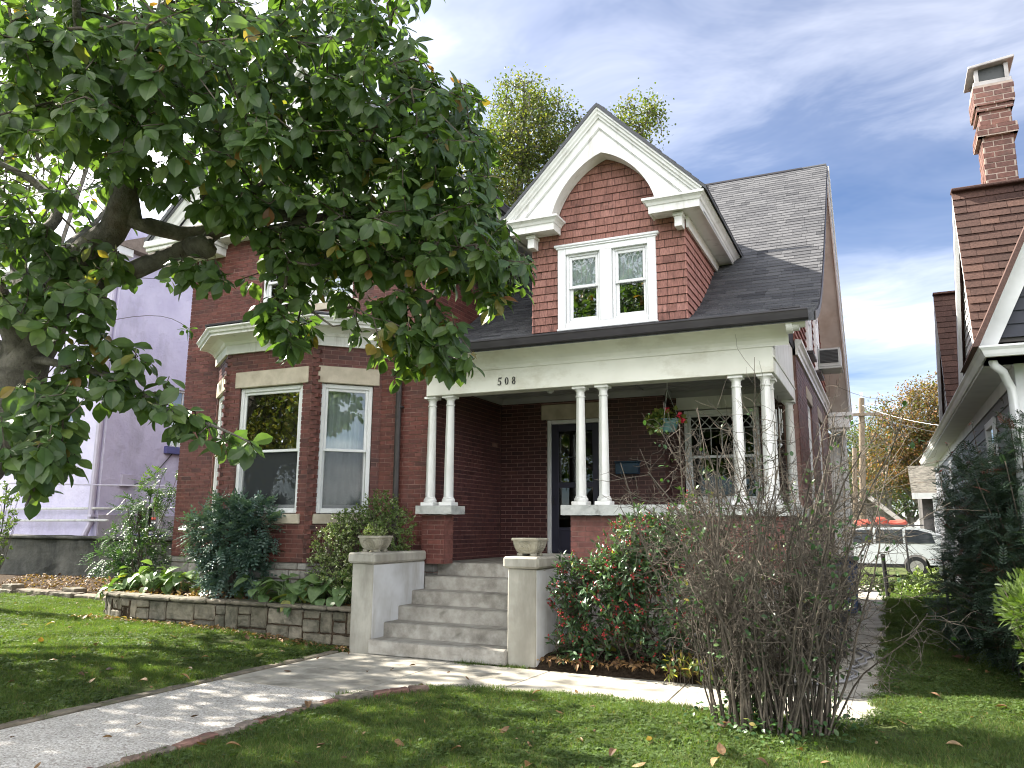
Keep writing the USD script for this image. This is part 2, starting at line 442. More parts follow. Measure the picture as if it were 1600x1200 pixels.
def pieces(parent, kind, rects, O, U, V, N, t0, t1, material, hide=None, jitter=0.0015, tilt=0.0, tones=None, seed=1):
    """Small blocks (bricks, shingles) given as (u0, u1, v0, v1) on a surface: open at the back, each kept apart until the largest are chosen."""
    r = np.asarray(rects, float)
    if not len(r):
        return
    rng = np.random.default_rng(seed)
    O, U, V, N = (np.asarray(k, float) for k in (O, U, V, N))
    j = rng.normal(0, jitter, (len(r), 1))
    top = t1 + j
    c = [(r[:, 0], r[:, 2], 1), (r[:, 1], r[:, 2], 1), (r[:, 1], r[:, 3], 1 - tilt), (r[:, 0], r[:, 3], 1 - tilt)]
    front = [O + u[:, None] * U + v[:, None] * V + (t0 + (top - t0) * k) * N for u, v, k in c]
    back = [O + u[:, None] * U + v[:, None] * V + t0 * N for u, v, k in c]
    vv = np.stack(front + back, 1)
    area = (r[:, 1] - r[:, 0]) * (r[:, 3] - r[:, 2])
    cen = vv[:, :4].mean(1)
    size = pic_size(cen, N, area)
    if hide is not None:
        size = size * ~hide(project(cen))
    tn = rng.random(len(r)) if tones is None else tones
    CAND.setdefault(kind, []).append((size, parent, material, vv, tn))


def flush_pieces(kind, name, rest_name, limit):
    """The pieces that show largest become prims of their own; the others of each surface one mesh of stuff."""
    got = CAND.pop(kind)
    allsize = np.concatenate([g[0] for g in got])
    cut = np.sort(allsize)[::-1][min(limit, len(allsize)) - 1]
    left = limit
    for size, parent, material, vv, tn in got:
        big = (size >= max(cut, 1e-12))
        idx = np.nonzero(big)[0][:left]
        left -= len(idx)
        rest = np.ones(len(vv), bool); rest[idx] = False
        for i in idx:
            part(parent, name, (vv[i], BOXF), material, tone=tn[i])
        k = int(rest.sum())
        if k:
            f = (BOXF[None] + 8 * np.arange(k)[:, None, None]).reshape(-1, 3)
            part(parent, rest_name, (vv[rest].reshape(-1, 3), f), material, tone=np.repeat(tn[rest], 8), kind='stuff')


def courses(poly, row, length, joint, phase=0.0, z0=0.0, bond=0.5, vary=0.0, seed=0, closers=True):
    """Rows of blocks that fill a polygon in (u, v)."""
    rng = np.random.default_rng(seed)
    x0, y0, x1, y1 = poly.bounds
    out = []
    k = int(math.floor((y0 - z0) / row))
    while z0 + k * row < y1 - 1e-6:
        a, b = z0 + k * row, z0 + (k + 1) * row - joint
        a, b = max(a, y0), min(b, y1)
        if b - a > row * 0.3:
            cut = poly.intersection(LineString([(x0 - 1, (a + b) / 2), (x1 + 1, (a + b) / 2)]))
            for g in getattr(cut, 'geoms', [cut]):
                if g.is_empty or g.length < 0.02:
                    continue
                s, e = g.bounds[0], g.bounds[2]
                off = phase + (bond * (k % 2)) * (length + joint)
                u = x0 + off - (length + joint) * 4
                while u < e:
                    w = length * (1 + (rng.uniform(-vary, vary) if vary else 0))
                    p, q = max(u, s), min(u + w, e)
                    if q - p > 0.03:
                        out.append((p, q, a, b))
                    u += w + joint
        k += 1
    return out


def wall(house, name, O, U, N, poly, material=None, z0=0.0, phase=0.0, seed=0, thick=0.22, kind='brick', hide=None):
    b = B().poly(poly.buffer(-.010, join_style=2), O, U, N, -thick, -0.0045)
    w = part(house, name, b, M['mortar'])
    pieces(w, kind, courses(poly, 0.0667, 0.2025, 0.0102, phase, z0, seed=seed), O, U, Z3, N, -0.009, 0.0, material or M['brick'], seed=seed + 11, hide=hide)
    return w


house = thing('brick_house', 'two-storey dark red brick house with white-columned porch, bay window and shingled dormer', 'house')
X, Y = np.array([1.0, 0, 0]), np.array([0, 1.0, 0])
r2 = math.sqrt(0.5)
LX0, LX1, LY = -11.0, -5.95, 9.95
BAYY = 9.25
BX0, BX1 = -9.33, -7.55        # bay corners; its slanting sides run back to the wall
D = LY - BAYY
DL = .90                       # the left side of the bay runs back less steeply
LL = math.hypot(DL, D)
uL, nL = np.array([DL, -D, 0]) / LL, np.array([-D, -DL, 0]) / LL
leafy = lambda p: (p[..., 0] < 760) & (p[..., 1] < 560) & (p[..., 0] > -1)      # largely behind the magnolia

front = sbox(0, 1.03, 5.05, 6.55).difference(unary_union([sbox(BX0 - DL - LX0 + .10, 1.0, BX1 + D - LX0 - .10, 4.2), sbox(1.62, 5.12, 3.52, 6.16)]))
wall(house, 'front_wall', (LX0, LY, 0), X, -Y, front, z0=1.03, seed=1, hide=leafy)
wall(house, 'bay_wall', (BX0, BAYY, 0), X, -Y, sbox(0, 1.03, BX1 - BX0, 4.24).difference(sbox(.30, 1.72, BX1 - BX0 - .24, 3.66)), z0=1.03, seed=2)
wall(house, 'bay_wall', (BX1, BAYY, 0), (r2, r2, 0), (r2, -r2, 0), sbox(0, 1.03, D / r2, 4.24).difference(sbox(.09, 1.72, .86, 3.66)), z0=1.03, seed=3)
wall(house, 'bay_wall', (BX0 - DL, LY, 0), uL, nL, sbox(0, 1.03, LL, 4.24).difference(sbox(.14, 1.72, LL - .14, 3.66)), z0=1.03, seed=4)
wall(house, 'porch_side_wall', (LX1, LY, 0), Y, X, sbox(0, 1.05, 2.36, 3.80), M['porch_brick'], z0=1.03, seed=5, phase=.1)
wall(house, 'side_wall', (LX1, LY, 0), Y, X, sbox(0, 3.80, 2.8, 6.3), z0=1.03, seed=55, phase=.1)
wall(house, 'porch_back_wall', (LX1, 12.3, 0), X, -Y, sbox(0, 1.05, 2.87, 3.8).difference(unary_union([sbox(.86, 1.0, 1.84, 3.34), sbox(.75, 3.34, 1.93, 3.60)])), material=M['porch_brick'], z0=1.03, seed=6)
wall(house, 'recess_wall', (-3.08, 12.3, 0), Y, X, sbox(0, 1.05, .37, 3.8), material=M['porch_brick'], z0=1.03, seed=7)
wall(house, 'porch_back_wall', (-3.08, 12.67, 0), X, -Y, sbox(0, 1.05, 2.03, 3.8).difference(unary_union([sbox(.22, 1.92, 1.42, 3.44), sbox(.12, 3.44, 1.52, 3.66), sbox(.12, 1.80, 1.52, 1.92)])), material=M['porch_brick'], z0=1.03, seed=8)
wall(house, 'right_wall', (-1.05, 12.3, 0), Y, X, sbox(0, 0.3, 7.4, 4.14).difference(unary_union([sbox(1.7, 1.9, 2.6, 3.7), sbox(4.2, 1.9, 5.1, 3.7)])), z0=1.03, seed=9)
# left and rear walls close the shell
b = B().box(LX0, LX0 + .2, LY + .23, 20, 0, 6.6).box(LX0, -1.27, 19.8, 20, 0, 4.2).box(LX1 - .2, LX1 - 0.01, 12.78, 19.8, 4.3, 7.2)
part(house, 'rear_wall', b, M['reveal'])
part(house, 'recess_panel', B().box(LX1 - .01, LX1 + .03, 12.9, 16, 4.2, 6.3), M['dark_wall'])
part(house, 'corner_board', B().box(LX1, LX1 + .06, 12.76, 12.88, 4.55, 6.22, .006), M['white'])
# inner floors keep the rooms apart and dark
b = B().box(LX0 + .2, -1.3, 12.95, 19.8, 4.0, 4.1).box(LX0 + .2, LX1 - .2, LY + .23, 12.95, 4.0, 4.1).box(LX0 + .2, LX1 - .2, 14.2, 14.3, 1.0, 6.4).box(LX1 + .05, -1.3, 15.2, 15.3, 1.0, 4.0).box(LX0 + .2, -1.3, 10.2, 19.8, .98, 1.03)
b.box(BX0 - .3, BX1 + .3, BAYY + .26, LY + .2, .98, 1.02).box(-4.2, -2.3, 12.6, 12.65, 4.1, 7.2)
part(house, 'interior_partition', b, M['interior'])

# toothed corners of the bay: every other course stands out past the corner
for cx, sgn in ((BX1, 1), (BX0, -1)):
    b = B()
    for k in range(0, 48):
        z = 1.03 + k * .0667
        if k % 2 == 0:
            b.frame((cx, BAYY, 0), X * sgn, -Y, -.02, .052, z, z + .057, -.09, 0.001, tone=(k * .37) % 1)
        else:
            b.frame((cx, BAYY, 0), np.array([r2 * sgn, r2, 0]), np.array([r2 * sgn, -r2, 0]), -.052, .02, z, z + .057, -.09, 0.001, tone=(k * .37) % 1)
    part(house, 'toothed_corner', b, M['brick'])
# bay cornice, its metal roof, stone lintels and sills
path = [(BX0 - DL - .02, LY - .02, 4.24), (BX0, BAYY, 4.24), (BX1, BAYY, 4.24), (BX1 + D + .02, LY - .02, 4.24)]
prof = [(-.06, -.02), (.035, -.02), (.035, .12), (.055, .13), (.075, .17), (.12, .20), (.17, .225), (.30, .235), (.30, .275), (.325, .285), (.335, .32), (.365, .345), (.365, .365), (-.06, .40)]
part(house, 'bay_cornice', B().sweep(path, prof, Z3), M['white'])
b = B()
top = [(BX0 - DL - .25, LY), (BX0 - .16, BAYY - .37), (BX1 + .16, BAYY - .37), (BX1 + D + .2, LY)]
b.poly(Polygon(top), (0, 0, 4.62), X, Z3, 0, .03, V=(0, 1, 0))
b.add([(x, y, 4.65) for x, y in top] + [(BX0 - .2, LY, 4.86), (BX1 + .2, LY, 4.86)], [[0, 1, 4], [1, 2, 5], [1, 5, 4], [2, 3, 5]])
part(house, 'bay_roof', b, M['dark_metal'])
FACES = [((BX0, BAYY, 0), X, -Y, .30, BX1 - BX0 - .24), ((BX1, BAYY, 0), np.array([r2, r2, 0]), np.array([r2, -r2, 0]), .09, .86), ((BX0 - DL, LY, 0), uL, nL, .14, LL - .14)]
for i, (O, U, N, a, c) in enumerate(FACES):
    la, lc = (a - .10, c + .10) if i == 0 else (max(a - .08, .03), min(c + .1, .95 if i == 1 else LL - .03))
    part(house, 'stone_lintel', B().frame(O, U, N, la, lc, 3.66, 3.915, -.10, .016, .008), M['stone'])
    part(house, 'stone_sill', B().frame(O, U, N, la + .02, lc - .02, 1.575, 1.72, -.10, .035, .01), M['stone'])
part(house, 'stone_lintel', B().frame((LX0, LY, 0), X, -Y, 1.52, 3.62, 6.16, 6.36, -.1, .012, .008), M['stone'])
part(house, 'stone_sill', B().frame((LX0, LY, 0), X, -Y, 1.50, 3.64, 5.0, 5.12, -.1, .035, .01), M['stone'])


def rect_frame(b, O, U, N, u0, u1, z0, z1, w, n0, n1, c=.006, wb=None):
    wb = wb or w
    b.frame(O, U, N, u0, u0 + w, z0, z1, n0, n1, c).frame(O, U, N, u1 - w, u1, z0, z1, n0, n1, c)
    b.frame(O, U, N, u0 + w, u1 - w, z1 - w, z1, n0 + .002, n1 - .002, c).frame(O, U, N, u0 + w, u1 - w, z0, z0 + wb, n0 + .002, n1 - .002, c)


def window(parent, O, U, N, u0, u1, z0, z1, rail, n=-.03, case=.065, curtain=None, screen=True, glass='glass', low='glass', came=None):
    """A double-hung window: frame, two sashes, two panes, what hangs behind."""
    b = B(); rect_frame(b, O, U, N, u0, u1, z0, z1, case, n - .09, n, .008, case + .01)
    w = part(parent, 'window', b, M['window_white'])
    a, c = u0 + case, u1 - case
    b = B(); rect_frame(b, O, U, N, a, c, rail - .02, z1 - case, .042, n - .05, n - .018, .006)
    part(w, 'sash', b, M['window_white'])
    b = B(); rect_frame(b, O, U, N, a, c, z0 + case, rail + .03, .045, n - .085, n - .052, .006, .06)
    part(w, 'sash', b, M['window_white'])
    part(w, 'pane', B().frame(O, U, N, a + .02, c - .02, rail, z1 - case - .02, n - .036, n - .032), M[glass])
    part(w, 'pane', B().frame(O, U, N, a + .02, c - .02, z0 + case + .02, rail + .01, n - .07, n - .066), M[low])
    if screen:
        s = usd_screen()
        part(w, 'insect_screen', B().frame(O, U, N, a + .03, c - .03, z0 + case + .01, rail, n - .046, n - .044), s)
    if curtain:
        uu = np.linspace(a - .1, c + .1, 90)
        O, U, N = (np.asarray(k, float) for k in (O, U, N))
        rng = np.random.default_rng(int(abs(O[0] * 100)))
        wv = .018 * np.sin(uu * 75 + 2.2 * np.sin(uu * 9)) + .008 * np.sin(uu * 31 + 1)
        p0 = O + uu[:, None] * U + (n - .17 + wv)[:, None] * N
        vv = np.vstack([p0 + Z3 * (z0 + .05), p0 + Z3 * (z1)])
        k = len(uu)
        f = [[i, i + 1, k + i + 1] for i in range(k - 1)] + [[i, k + i + 1, k + i] for i in range(k - 1)]
        part(w, 'curtain', (vv, np.array(f)), M[curtain], smooth=True)
    if came:
        part(w, 'leaded_bars', came, M['lead'])
    return w


def usd_screen():
    if 'screenmesh' not in M:
        M['screenmesh'] = usdkit.material(stage, L + 'screen_mesh', {'tr': ('transparent_bsdf', {}), 'd': ('diffuse_bsdf', {'color': (.05, .055, .055)}), 'm': ('mix_closure', {'fac': .30})}, [('tr.BSDF', 'm.closure1'), ('d.BSDF', 'm.closure2')], surface='m.closure')
    return M['screenmesh']


for i, (O, U, N, a, c) in enumerate(FACES):
    window(house, O, U, N, a, c, 1.73, 3.65, 2.66, curtain=None if i == 0 else 'curtain', glass='glass' if i == 0 else 'glass_mid', low='glass_dull' if i == 0 else 'glass_mid')
# upper front windows, a pair with a post between
window(house, (LX0, LY, 0), X, -Y, 1.63, 2.52, 5.13, 6.15, 5.62, curtain='curtain', screen=False)
window(house, (LX0, LY, 0), X, -Y, 2.62, 3.51, 5.13, 6.15, 5.62, curtain='curtain', screen=False)
part(house, 'window_post', B().frame((LX0, LY, 0), X, -Y, 2.52, 2.62, 5.12, 6.16, -.12, -.02, .005), M['window_white'])
# windows in the right wall
for y0 in (1.7, 4.2):
    O = (-1.05, 12.3, 0)
    window(house, O, Y, X, y0 + .01, y0 + .89, 1.95, 3.69, 2.8, screen=False)
    part(house, 'stone_lintel', B().frame(O, Y, X, y0 - .1, y0 + 1.0, 3.70, 3.92, -.1, .014, .008), M['stone'])
    part(house, 'stone_sill', B().frame(O, Y, X, y0 - .1, y0 + 1.0, 1.84, 1.945, -.1, .03, .008), M['stone'])

# stone foundation, block by block on the front
def stone_rows(parent, O, U, N, u1, z0, z1, seed, h=.16, single=True):
    rng = np.random.default_rng(seed)
    z, sb = z0, B()
    while z < z1 - .02:
        hh = min(h * rng.uniform(.7, 1.2), z1 - z)
        if z1 - z - hh < .05:
            hh = z1 - z
        u = 0
        while u < u1 - .02:
            w = min(rng.uniform(.18, .5), u1 - u)
            b = B() if single else sb
            b.frame(O, U, N, u + .005, u + w - .005, z + .005, z + hh - .005, -.12, rng.uniform(-.006, .012), .012, tone=rng.random())
            if single:
                part(parent, 'foundation_stone', b, M['foundation'])
            u += w
        z += hh
    if not single:
        part(parent, 'foundation_stone', sb, M['foundation'], kind='stuff')


for k, (O, U, N, w, zt) in enumerate([((LX0, LY, 0), X, -Y, BX0 - DL - LX0, 1.025), ((BX0 - DL, LY, 0), uL, nL, LL, 1.025), ((BX0, BAYY, 0), X, -Y, BX1 - BX0, 1.025),
                                      ((BX1, BAYY, 0), (r2, r2, 0), (r2, -r2, 0), D / r2, 1.025), ((BX1 + D, LY, 0), X, -Y, 1.0, 1.025), ((-3.72, 9.80, 0), X, -Y, 2.66, .93), ((-1.06, 9.80, 0), Y, X, 9.8, .93)]):
    fb = B().frame(O, U, N, .02, w - .02, 0, zt, -.14, -.03)
    fo = part(house, 'foundation', fb, M['mortar'])
    stone_rows(fo, O, U, N, w, .45 if k < 5 else 0, zt, 21 + k, single=k < 6)

# ------------------------------------------------------------------ porch
PF = 9.80                                        # front of the parapet
PZ = 1.05
part(house, 'porch_floor', B().box(-5.94, -1.06, 10.12, 12.66, .93, PZ, .01), M['step'])
part(house, 'porch_core', B().box(-3.55, -1.2, 9.95, 12.6, 0, .92).box(-5.9, -3.55, 10.2, 12.6, 0, .92), M['foundation'])
wall(house, 'parapet', (-3.72, PF, 0), X, -Y, sbox(0, .93, 2.66, 1.715), M['parapet_brick'], z0=.98, seed=31, thick=.20)
wall(house, 'parapet', (-1.06, PF, 0), Y, X, sbox(0, .93, 2.5, 1.715), M['parapet_brick'], z0=.98, seed=32, thick=.20)
part(house, 'parapet_end', B().box(-3.722, -3.70, PF + .02, PF + .2, .94, 1.71), M['reveal'])
wall(house, 'porch_pier', (-5.97, 9.78, 0), X, -Y, sbox(0, 1.03, .37, 1.725), M['brick'], z0=.98, seed=33, thick=.12)
wall(house, 'porch_pier', (-5.60, 9.78, 0), Y, X, sbox(0, 1.03, .26, 1.725), M['parapet_brick'], z0=.98, seed=34, thick=.12)


def rough_slab(x0, x1, y0, y1, z0, z1, seed, n=(24, 6), amp=.012):
    """A stone slab with a broken lower edge and uneven face."""
    b = trimesh.creation.box((x1 - x0, y1 - y0, z1 - z0))
    b = b.subdivide_to_size(.07)
    v = np.array(b.vertices)
    nz = meshkit.fbm(v * 9 + seed * 7, 3, seed) - .5
    low = (v[:, 2] < 0)
    v[:, 2] += np.where(low, nz * amp * 2.4, nz * amp * .5)
    v[:, 1] += np.sign(v[:, 1]) * nz * amp
    v += [(x0 + x1) / 2, (y0 + y1) / 2, (z0 + z1) / 2]
    return v, np.array(b.faces)


part(house, 'parapet_cap', rough_slab(-3.82, -.98, 9.70, 10.06, 1.715, 1.845, 3), M['cap_stone'])
part(house, 'parapet_cap', rough_slab(-1.30, -.97, 10.07, 12.3, 1.72, 1.843, 4), M['cap_stone'])
part(house, 'parapet_cap', rough_slab(-6.02, -5.44, 9.68, 10.08, 1.725, 1.842, 5), M['cap_stone'])


def column(x, y, zb=1.845, zt=3.42):
    h = zt - zb
    pr = [(.088, .05), (.094, .062), (.094, .082), (.084, .095), (.080, .10), (.082, .106), (.072, .118)]
    for k in range(9):
        t = k / 8
        pr.append((.0695 - .0135 * t ** 1.6, .125 + (h - .125 - .145) * t))
    pr += [(.0665, h - .142), (.0665, h - .128), (.056, h - .122), (.056, h - .07), (.062, h - .062), (.078, h - .042), (.083, h - .034)]
    c = part(house, 'column', (lathe(pr, 28)[0] + [x, y, zb], lathe(pr, 28)[1]), M['white'], smooth=40)
    part(c, 'plinth', B().box(x - .102, x + .102, y - .102, y + .102, zb - .003, zb + .051, .006), M['white'])
    part(c, 'abacus', B().box(x - .092, x + .092, y - .092, y + .092, zt - .036, zt + .001, .005), M['white'])


for x, y in ((-5.90, 9.88), (-5.60, 9.88), (-3.60, 9.88), (-3.28, 9.88), (-1.555, 9.88), (-1.21, 9.88), (-1.21, 10.22), (-1.17, 12.16)):
    column(x, y)
# beam: front face, soffit, cove up to the gutter
b = B().box(-5.94, -1.09, 9.76, 10.0, 3.42, 3.74, .006)
part(house, 'porch_beam', b, M['cream'])
part(house, 'porch_beam', B().box(-1.33, -1.085, 10.002, 12.3, 3.425, 3.74, .006), M['white'])
part(house, 'beam_moulding', B().box(-5.94, -1.08, 9.748, 9.762, 3.735, 3.75).box(-1.088, -1.075, 9.76, 12.3, 3.60, 3.625), M['cream'])
a = np.linspace(0, 1, 9)
cove = [(0.0, .0)] + [(.30 * (1 - math.cos(t * math.pi / 2)), .22 * math.sin(t * math.pi / 2)) for t in a[1:]] + [(.30, .26), (0, .26)]
b = B().sweep([(-5.94, 9.76, 3.74), (-.90, 9.76, 3.74)], cove, Z3)
part(house, 'eave_cove', b, M['cream'])
b = B()
for k, (ra, za) in enumerate(((.15, 3.985), (.125, 3.985), (.09, 3.985))):
    b.poly(Polygon([(9.60 + ra * math.cos(t), za + ra * .98 * math.sin(t)) for t in np.linspace(math.pi, 2 * math.pi, 17)]), (-.90 + .07 * k, 0, 0), Y, X, 0, .072)
part(house, 'eave_return', b, M['white'])
part(house, 'gable_end_panel', B().poly(Polygon([(10.0, 3.74), (12.28, 3.74), (12.28, 4.35), (10.7, 4.35), (10.0, 4.06)]), (-1.09, 0, 0), Y, X, -.03, 0), M['white'])
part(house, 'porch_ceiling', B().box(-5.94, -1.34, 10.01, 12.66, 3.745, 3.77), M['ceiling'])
b = B()
for i in range(1, 15):
    b.box(-5.9, -1.36, 10.01 + i * .175, 10.016 + i * .175, 3.741, 3.746)
part(house, 'ceiling_joint', b, M['ceiling'], kind='stuff')
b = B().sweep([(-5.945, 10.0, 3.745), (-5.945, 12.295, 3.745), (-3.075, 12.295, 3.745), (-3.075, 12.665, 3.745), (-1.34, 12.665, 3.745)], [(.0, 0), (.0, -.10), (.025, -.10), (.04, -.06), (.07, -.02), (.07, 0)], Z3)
part(house, 'ceiling_moulding', b, M['ceiling'])
part(house, 'ceiling_bead', B().box(-3.4, -3.375, 10.0, 12.3, 3.728, 3.746), M['ceiling'])
# gutter and its downspouts
gp = [(0, 0), (.0, -.125), (.06, -.125), (.085, -.11), (.105, -.06), (.115, -.03), (.125, -.02), (.125, 0), (.115, 0), (.112, -.015), (.09, -.06), (.07, -.10), (.012, -.112), (.012, 0)]
part(house, 'gutter', B().sweep([(-5.40, 9.475, 4.075), (-.64, 9.475, 4.075)], gp, Z3), M['dark_metal'])
part(house, 'gutter_guard', B().box(-1.05, -.72, 9.36, 9.55, 4.085, 4.10), M['dark_metal'])
x0 = -6.50
b = B().tube([(x0, LY - .06, 4.1), (x0, LY - .06, 1.0)], .045, 10)
for z in (1.6, 3.3):
    b.box(x0 - .06, x0 + .06, LY - .075, LY, z, z + .03)
part(house, 'downspout', b, M['bronze'])
part(house, 'downspout', B().tube([(LX1 + .06, 12.42, 6.2), (LX1 + .06, 12.42, 4.75)], .05, 10), M['bronze'])
# house number: three serif figures on the beam
def ell(x, y, rx, ry):
    t = np.linspace(0, 2 * math.pi, 33)[:-1]
    return Polygon(np.stack([x + rx * np.cos(t), y + ry * np.sin(t)], 1))


five = unary_union([Polygon([(.10, 1.0), (.46, .985), (.50, 1.05), (.47, .86), (.12, .875)]), Polygon([(.10, 1.0), (.14, 1.0), (.105, .52), (.065, .54)]),
                    ell(.21, .30, .27, .315).difference(unary_union([ell(.17, .30, .165, .245), Polygon([(-.3, .18), (.17, .18), (.17, .52), (-.3, .56)])])), ell(.02, .12, .065, .065)])
eight = unary_union([ell(.25, .755, .21, .245).difference(ell(.25, .76, .105, .185)), ell(.25, .27, .255, .27).difference(ell(.25, .265, .125, .205))])
zero = ell(.25, .5, .255, .5).difference(ell(.25, .5, .115, .44))
for k, (ch, sh_) in enumerate((('5', five), ('0', zero), ('8', eight))):
    nb = B().poly(shapely.affinity.scale(sh_, .105, .105, origin=(0, 0)), (-4.775 + .108 * k, 9.757, 3.505), X, -Y, 0, .008)
    part(house, 'house_number', nb, M['black'], label='black metal figure %s on the porch beam' % ch)
# ceiling light
pr = [(.02, -.13), (.05, -.11), (.062, -.08), (.058, -.045), (.04, -.03), (.075, -.02), (.08, 0)]
v, f = lathe(pr, 20)
part(house, 'ceiling_lamp', (v + [-4.62, 11.3, 3.745], f), M['lead'], smooth=40)
# door in a white frame
O = (LX1, 12.3, 0)
b = B().frame(O, X, -Y, .86, .925, 1.05, 3.335, -.14, -.02, .006).frame(O, X, -Y, 1.775, 1.84, 1.05, 3.335, -.14, -.02, .006).frame(O, X, -Y, .925, 1.775, 3.27, 3.335, -.14, -.022, .006)
part(house, 'door_frame', b, M['window_white'])
part(house, 'stone_lintel', B().frame(O, X, -Y, .76, 1.92, 3.342, 3.598, -.1, .008, .006), M['stone'])
part(house, 'door_sill', B().frame(O, X, -Y, .8, 1.9, 1.052, 1.13, -.15, .12, .012), M['step'])
b = B(); rect_frame(b, O, X, -Y, .93, 1.77, 1.135, 3.265, .12, -.10, -.05, .006, .42)
b.frame(O, X, -Y, 1.05, 1.65, 2.20, 2.29, -.10, -.052, .005).frame(O, X, -Y, 1.08, 1.62, 1.2, 1.5, -.06, -.045, .008)
d = part(house, 'door', b, M['door'])
part(d, 'pane', B().frame(O, X, -Y, 1.04, 1.66, 2.285, 3.15, -.078, -.072), M['glass_dull'])
part(d, 'pane', B().frame(O, X, -Y, 1.04, 1.66, 1.55, 2.205, -.078, -.072), M['glass_dull'])
b = B().frame(O, X, -Y, 1.05, 1.65, 2.70, 2.715, -.072, -.060)
for k in range(1, 9):
    b.frame(O, X, -Y, 1.05 + k * .067, 1.056 + k * .067, 1.55, 2.2, -.115, -.11)
    b.frame(O, X, -Y, 1.05, 1.65, 1.55 + k * .072, 1.556 + k * .072, -.121, -.116)
part(d, 'glazing_bars', b, M['screen'])
part(d, 'handle', B().tube([(LX1 + .985, 12.36, 2.05), (LX1 + .985, 12.30, 2.05), (LX1 + .985, 12.30, 1.93), (LX1 + .985, 12.36, 1.93)], .009, 6), M['black'])
# porch window with lozenge bars in its upper sash
O = (-3.08, 12.67, 0)
b = B()
u0, u1, zt = .30, 1.34, 3.37
for k in range(-1, 9):
    for s in (-1, 1):
        p = np.array([[u0 + k * .16 + (0 if s > 0 else .20), 3.13], [u0 + k * .16 + (.20 if s > 0 else 0), 3.34]])
        p[:, 0] = np.clip(p[:, 0], u0, u1)
        if p[0, 0] != p[1, 0]:
            b.tube([(O[0] + q[0], 12.67 + .058, q[1]) for q in p], .008, 4)
for k in range(1, 6):
    b.tube([(O[0] + u0 + k * .175, 12.728, 2.72), (O[0] + u0 + k * .175, 12.728, 3.13)], .007, 4)
b.tube([(O[0] + u0, 12.728, 3.13), (O[0] + u1, 12.728, 3.13)], .009, 4)
window(house, O, X, -Y, .23, 1.41, 1.93, 3.43, 2.68, came=b, screen=False, glass='glass_dull', low='glass_dull')
part(house, 'stone_lintel', B().frame(O, X, -Y, .12, 1.52, 3.444, 3.655, -.1, .006, .006), M['white'])
part(house, 'stone_sill', B().frame(O, X, -Y, .12, 1.52, 1.80, 1.915, -.1, .05, .01), M['stone'])

# ------------------------------------------------------------------ main roof
MX0, MX1 = -5.95, -.57
prof = [(9.44, 4.06), (9.9, 4.20), (10.3, 4.36), (10.8, 4.63), (11.25, 4.92), (12.29, 5.68), (13.62, 6.75), (15.98, 8.70)]
prof = np.array(prof)
b = B()
poly = Polygon(list(map(tuple, prof)) + [(20.4, 4.35), (20.4, 4.22), (15.98, 8.50)] + [(y, z - .13) for y, z in prof[-2::-1]])
b.poly(poly, (MX0, 0, 0), Y, -X, -(MX1 - MX0), 0)
b.poly(poly.intersection(sbox(13.4, 6.4, 18.3, 9)), (MX0 - 1.3, 0, 0), Y, -X, -1.299, 0)
part(house, 'roof', b, M['roof'], tone=.2)
arc = np.concatenate([[0], np.cumsum(np.linalg.norm(np.diff(prof, axis=0), axis=1))])
rng = np.random.default_rng(77)
exp_, s, row = .137, 0.0, 0
while s < arc[-1] - .02:
    e = min(s + exp_ + .02, arc[-1])
    p0 = np.array([np.interp(s, arc, prof[:, 0]), np.interp(s, arc, prof[:, 1])])
    p1 = np.array([np.interp(e, arc, prof[:, 0]), np.interp(e, arc, prof[:, 1])])
    V = p1 - p0; ln = np.linalg.norm(V); V /= ln
    Vv = np.array([0, V[0], V[1]]); Nn = np.array([0, -V[1], V[0]])
    u, rects, tones = -rng.uniform(0, .3), [], []
    while u < MX1 - MX0:
        w = rng.choice([.16, .22, .30, .38])
        rects.append((max(u, 0) + .002, min(u + w, MX1 - MX0) - .002, rng.choice([0, 0, .012]), ln)); tones.append(np.clip(rng.normal(.5, .22), 0, 1))
        u += w
    pieces(house + '/roof', 'roof_shingle', rects, (MX0, p0[0], p0[1]), X, Vv, Nn, 0, .013 , M['roof'], jitter=.0012, tilt=.75, tones=np.array(tones), seed=row, hide=lambda p: p[..., 0] < 840)
    s += exp_; row += 1
part(house, 'ridge_cap', B().tube([(MX0 - 1.2, 15.99, 8.70), (-1.05, 15.99, 8.70)], .05, 8), M['dark_metal'])
part(house, 'ridge_cap', B().tube([(-1.05, 15.99, 8.71), (MX1 - .01, 15.99, 8.71)], .035, 6), M['roof'], tone=.6)
# rake board, soffit and barge of the rear slope; front rake edge
b = B()
b.poly(Polygon([(15.98, 8.49), (20.4, 4.21), (20.4, 4.05), (15.98, 8.30)]), (MX1, 0, 0), Y, -X, 0.0, .03)
b.poly(Polygon([(15.98, 8.68), (20.5, 4.30), (20.5, 4.19), (15.98, 8.58)]), (MX1 + .035, 0, 0), Y, -X, 0.0, .03)
part(house, 'barge_board', b, M['white'])
M['soffit'] = mat('soffit_paint', (.46, .42, .37), (.56, .52, .46), rough=.6, scale=2, stain=((.36, .29, .22), 1.5, .55, .8, (1, 1, .4)))
part(house, 'rake_soffit', B().poly(Polygon([(15.9, 8.46), (20.38, 4.13), (20.38, 4.10), (15.9, 8.43)]), (MX1 - .032, 0, 0), Y, -X, 0, .45), M['soffit'])
fr = [(y, z - .02) for y, z in prof]
part(house, 'rake_edge', B().poly(Polygon(fr + [(y, z - .12) for y, z in prof[::-1]]), (MX1 + .012, 0, 0), Y, -X, 0, .02), M['bronze'])
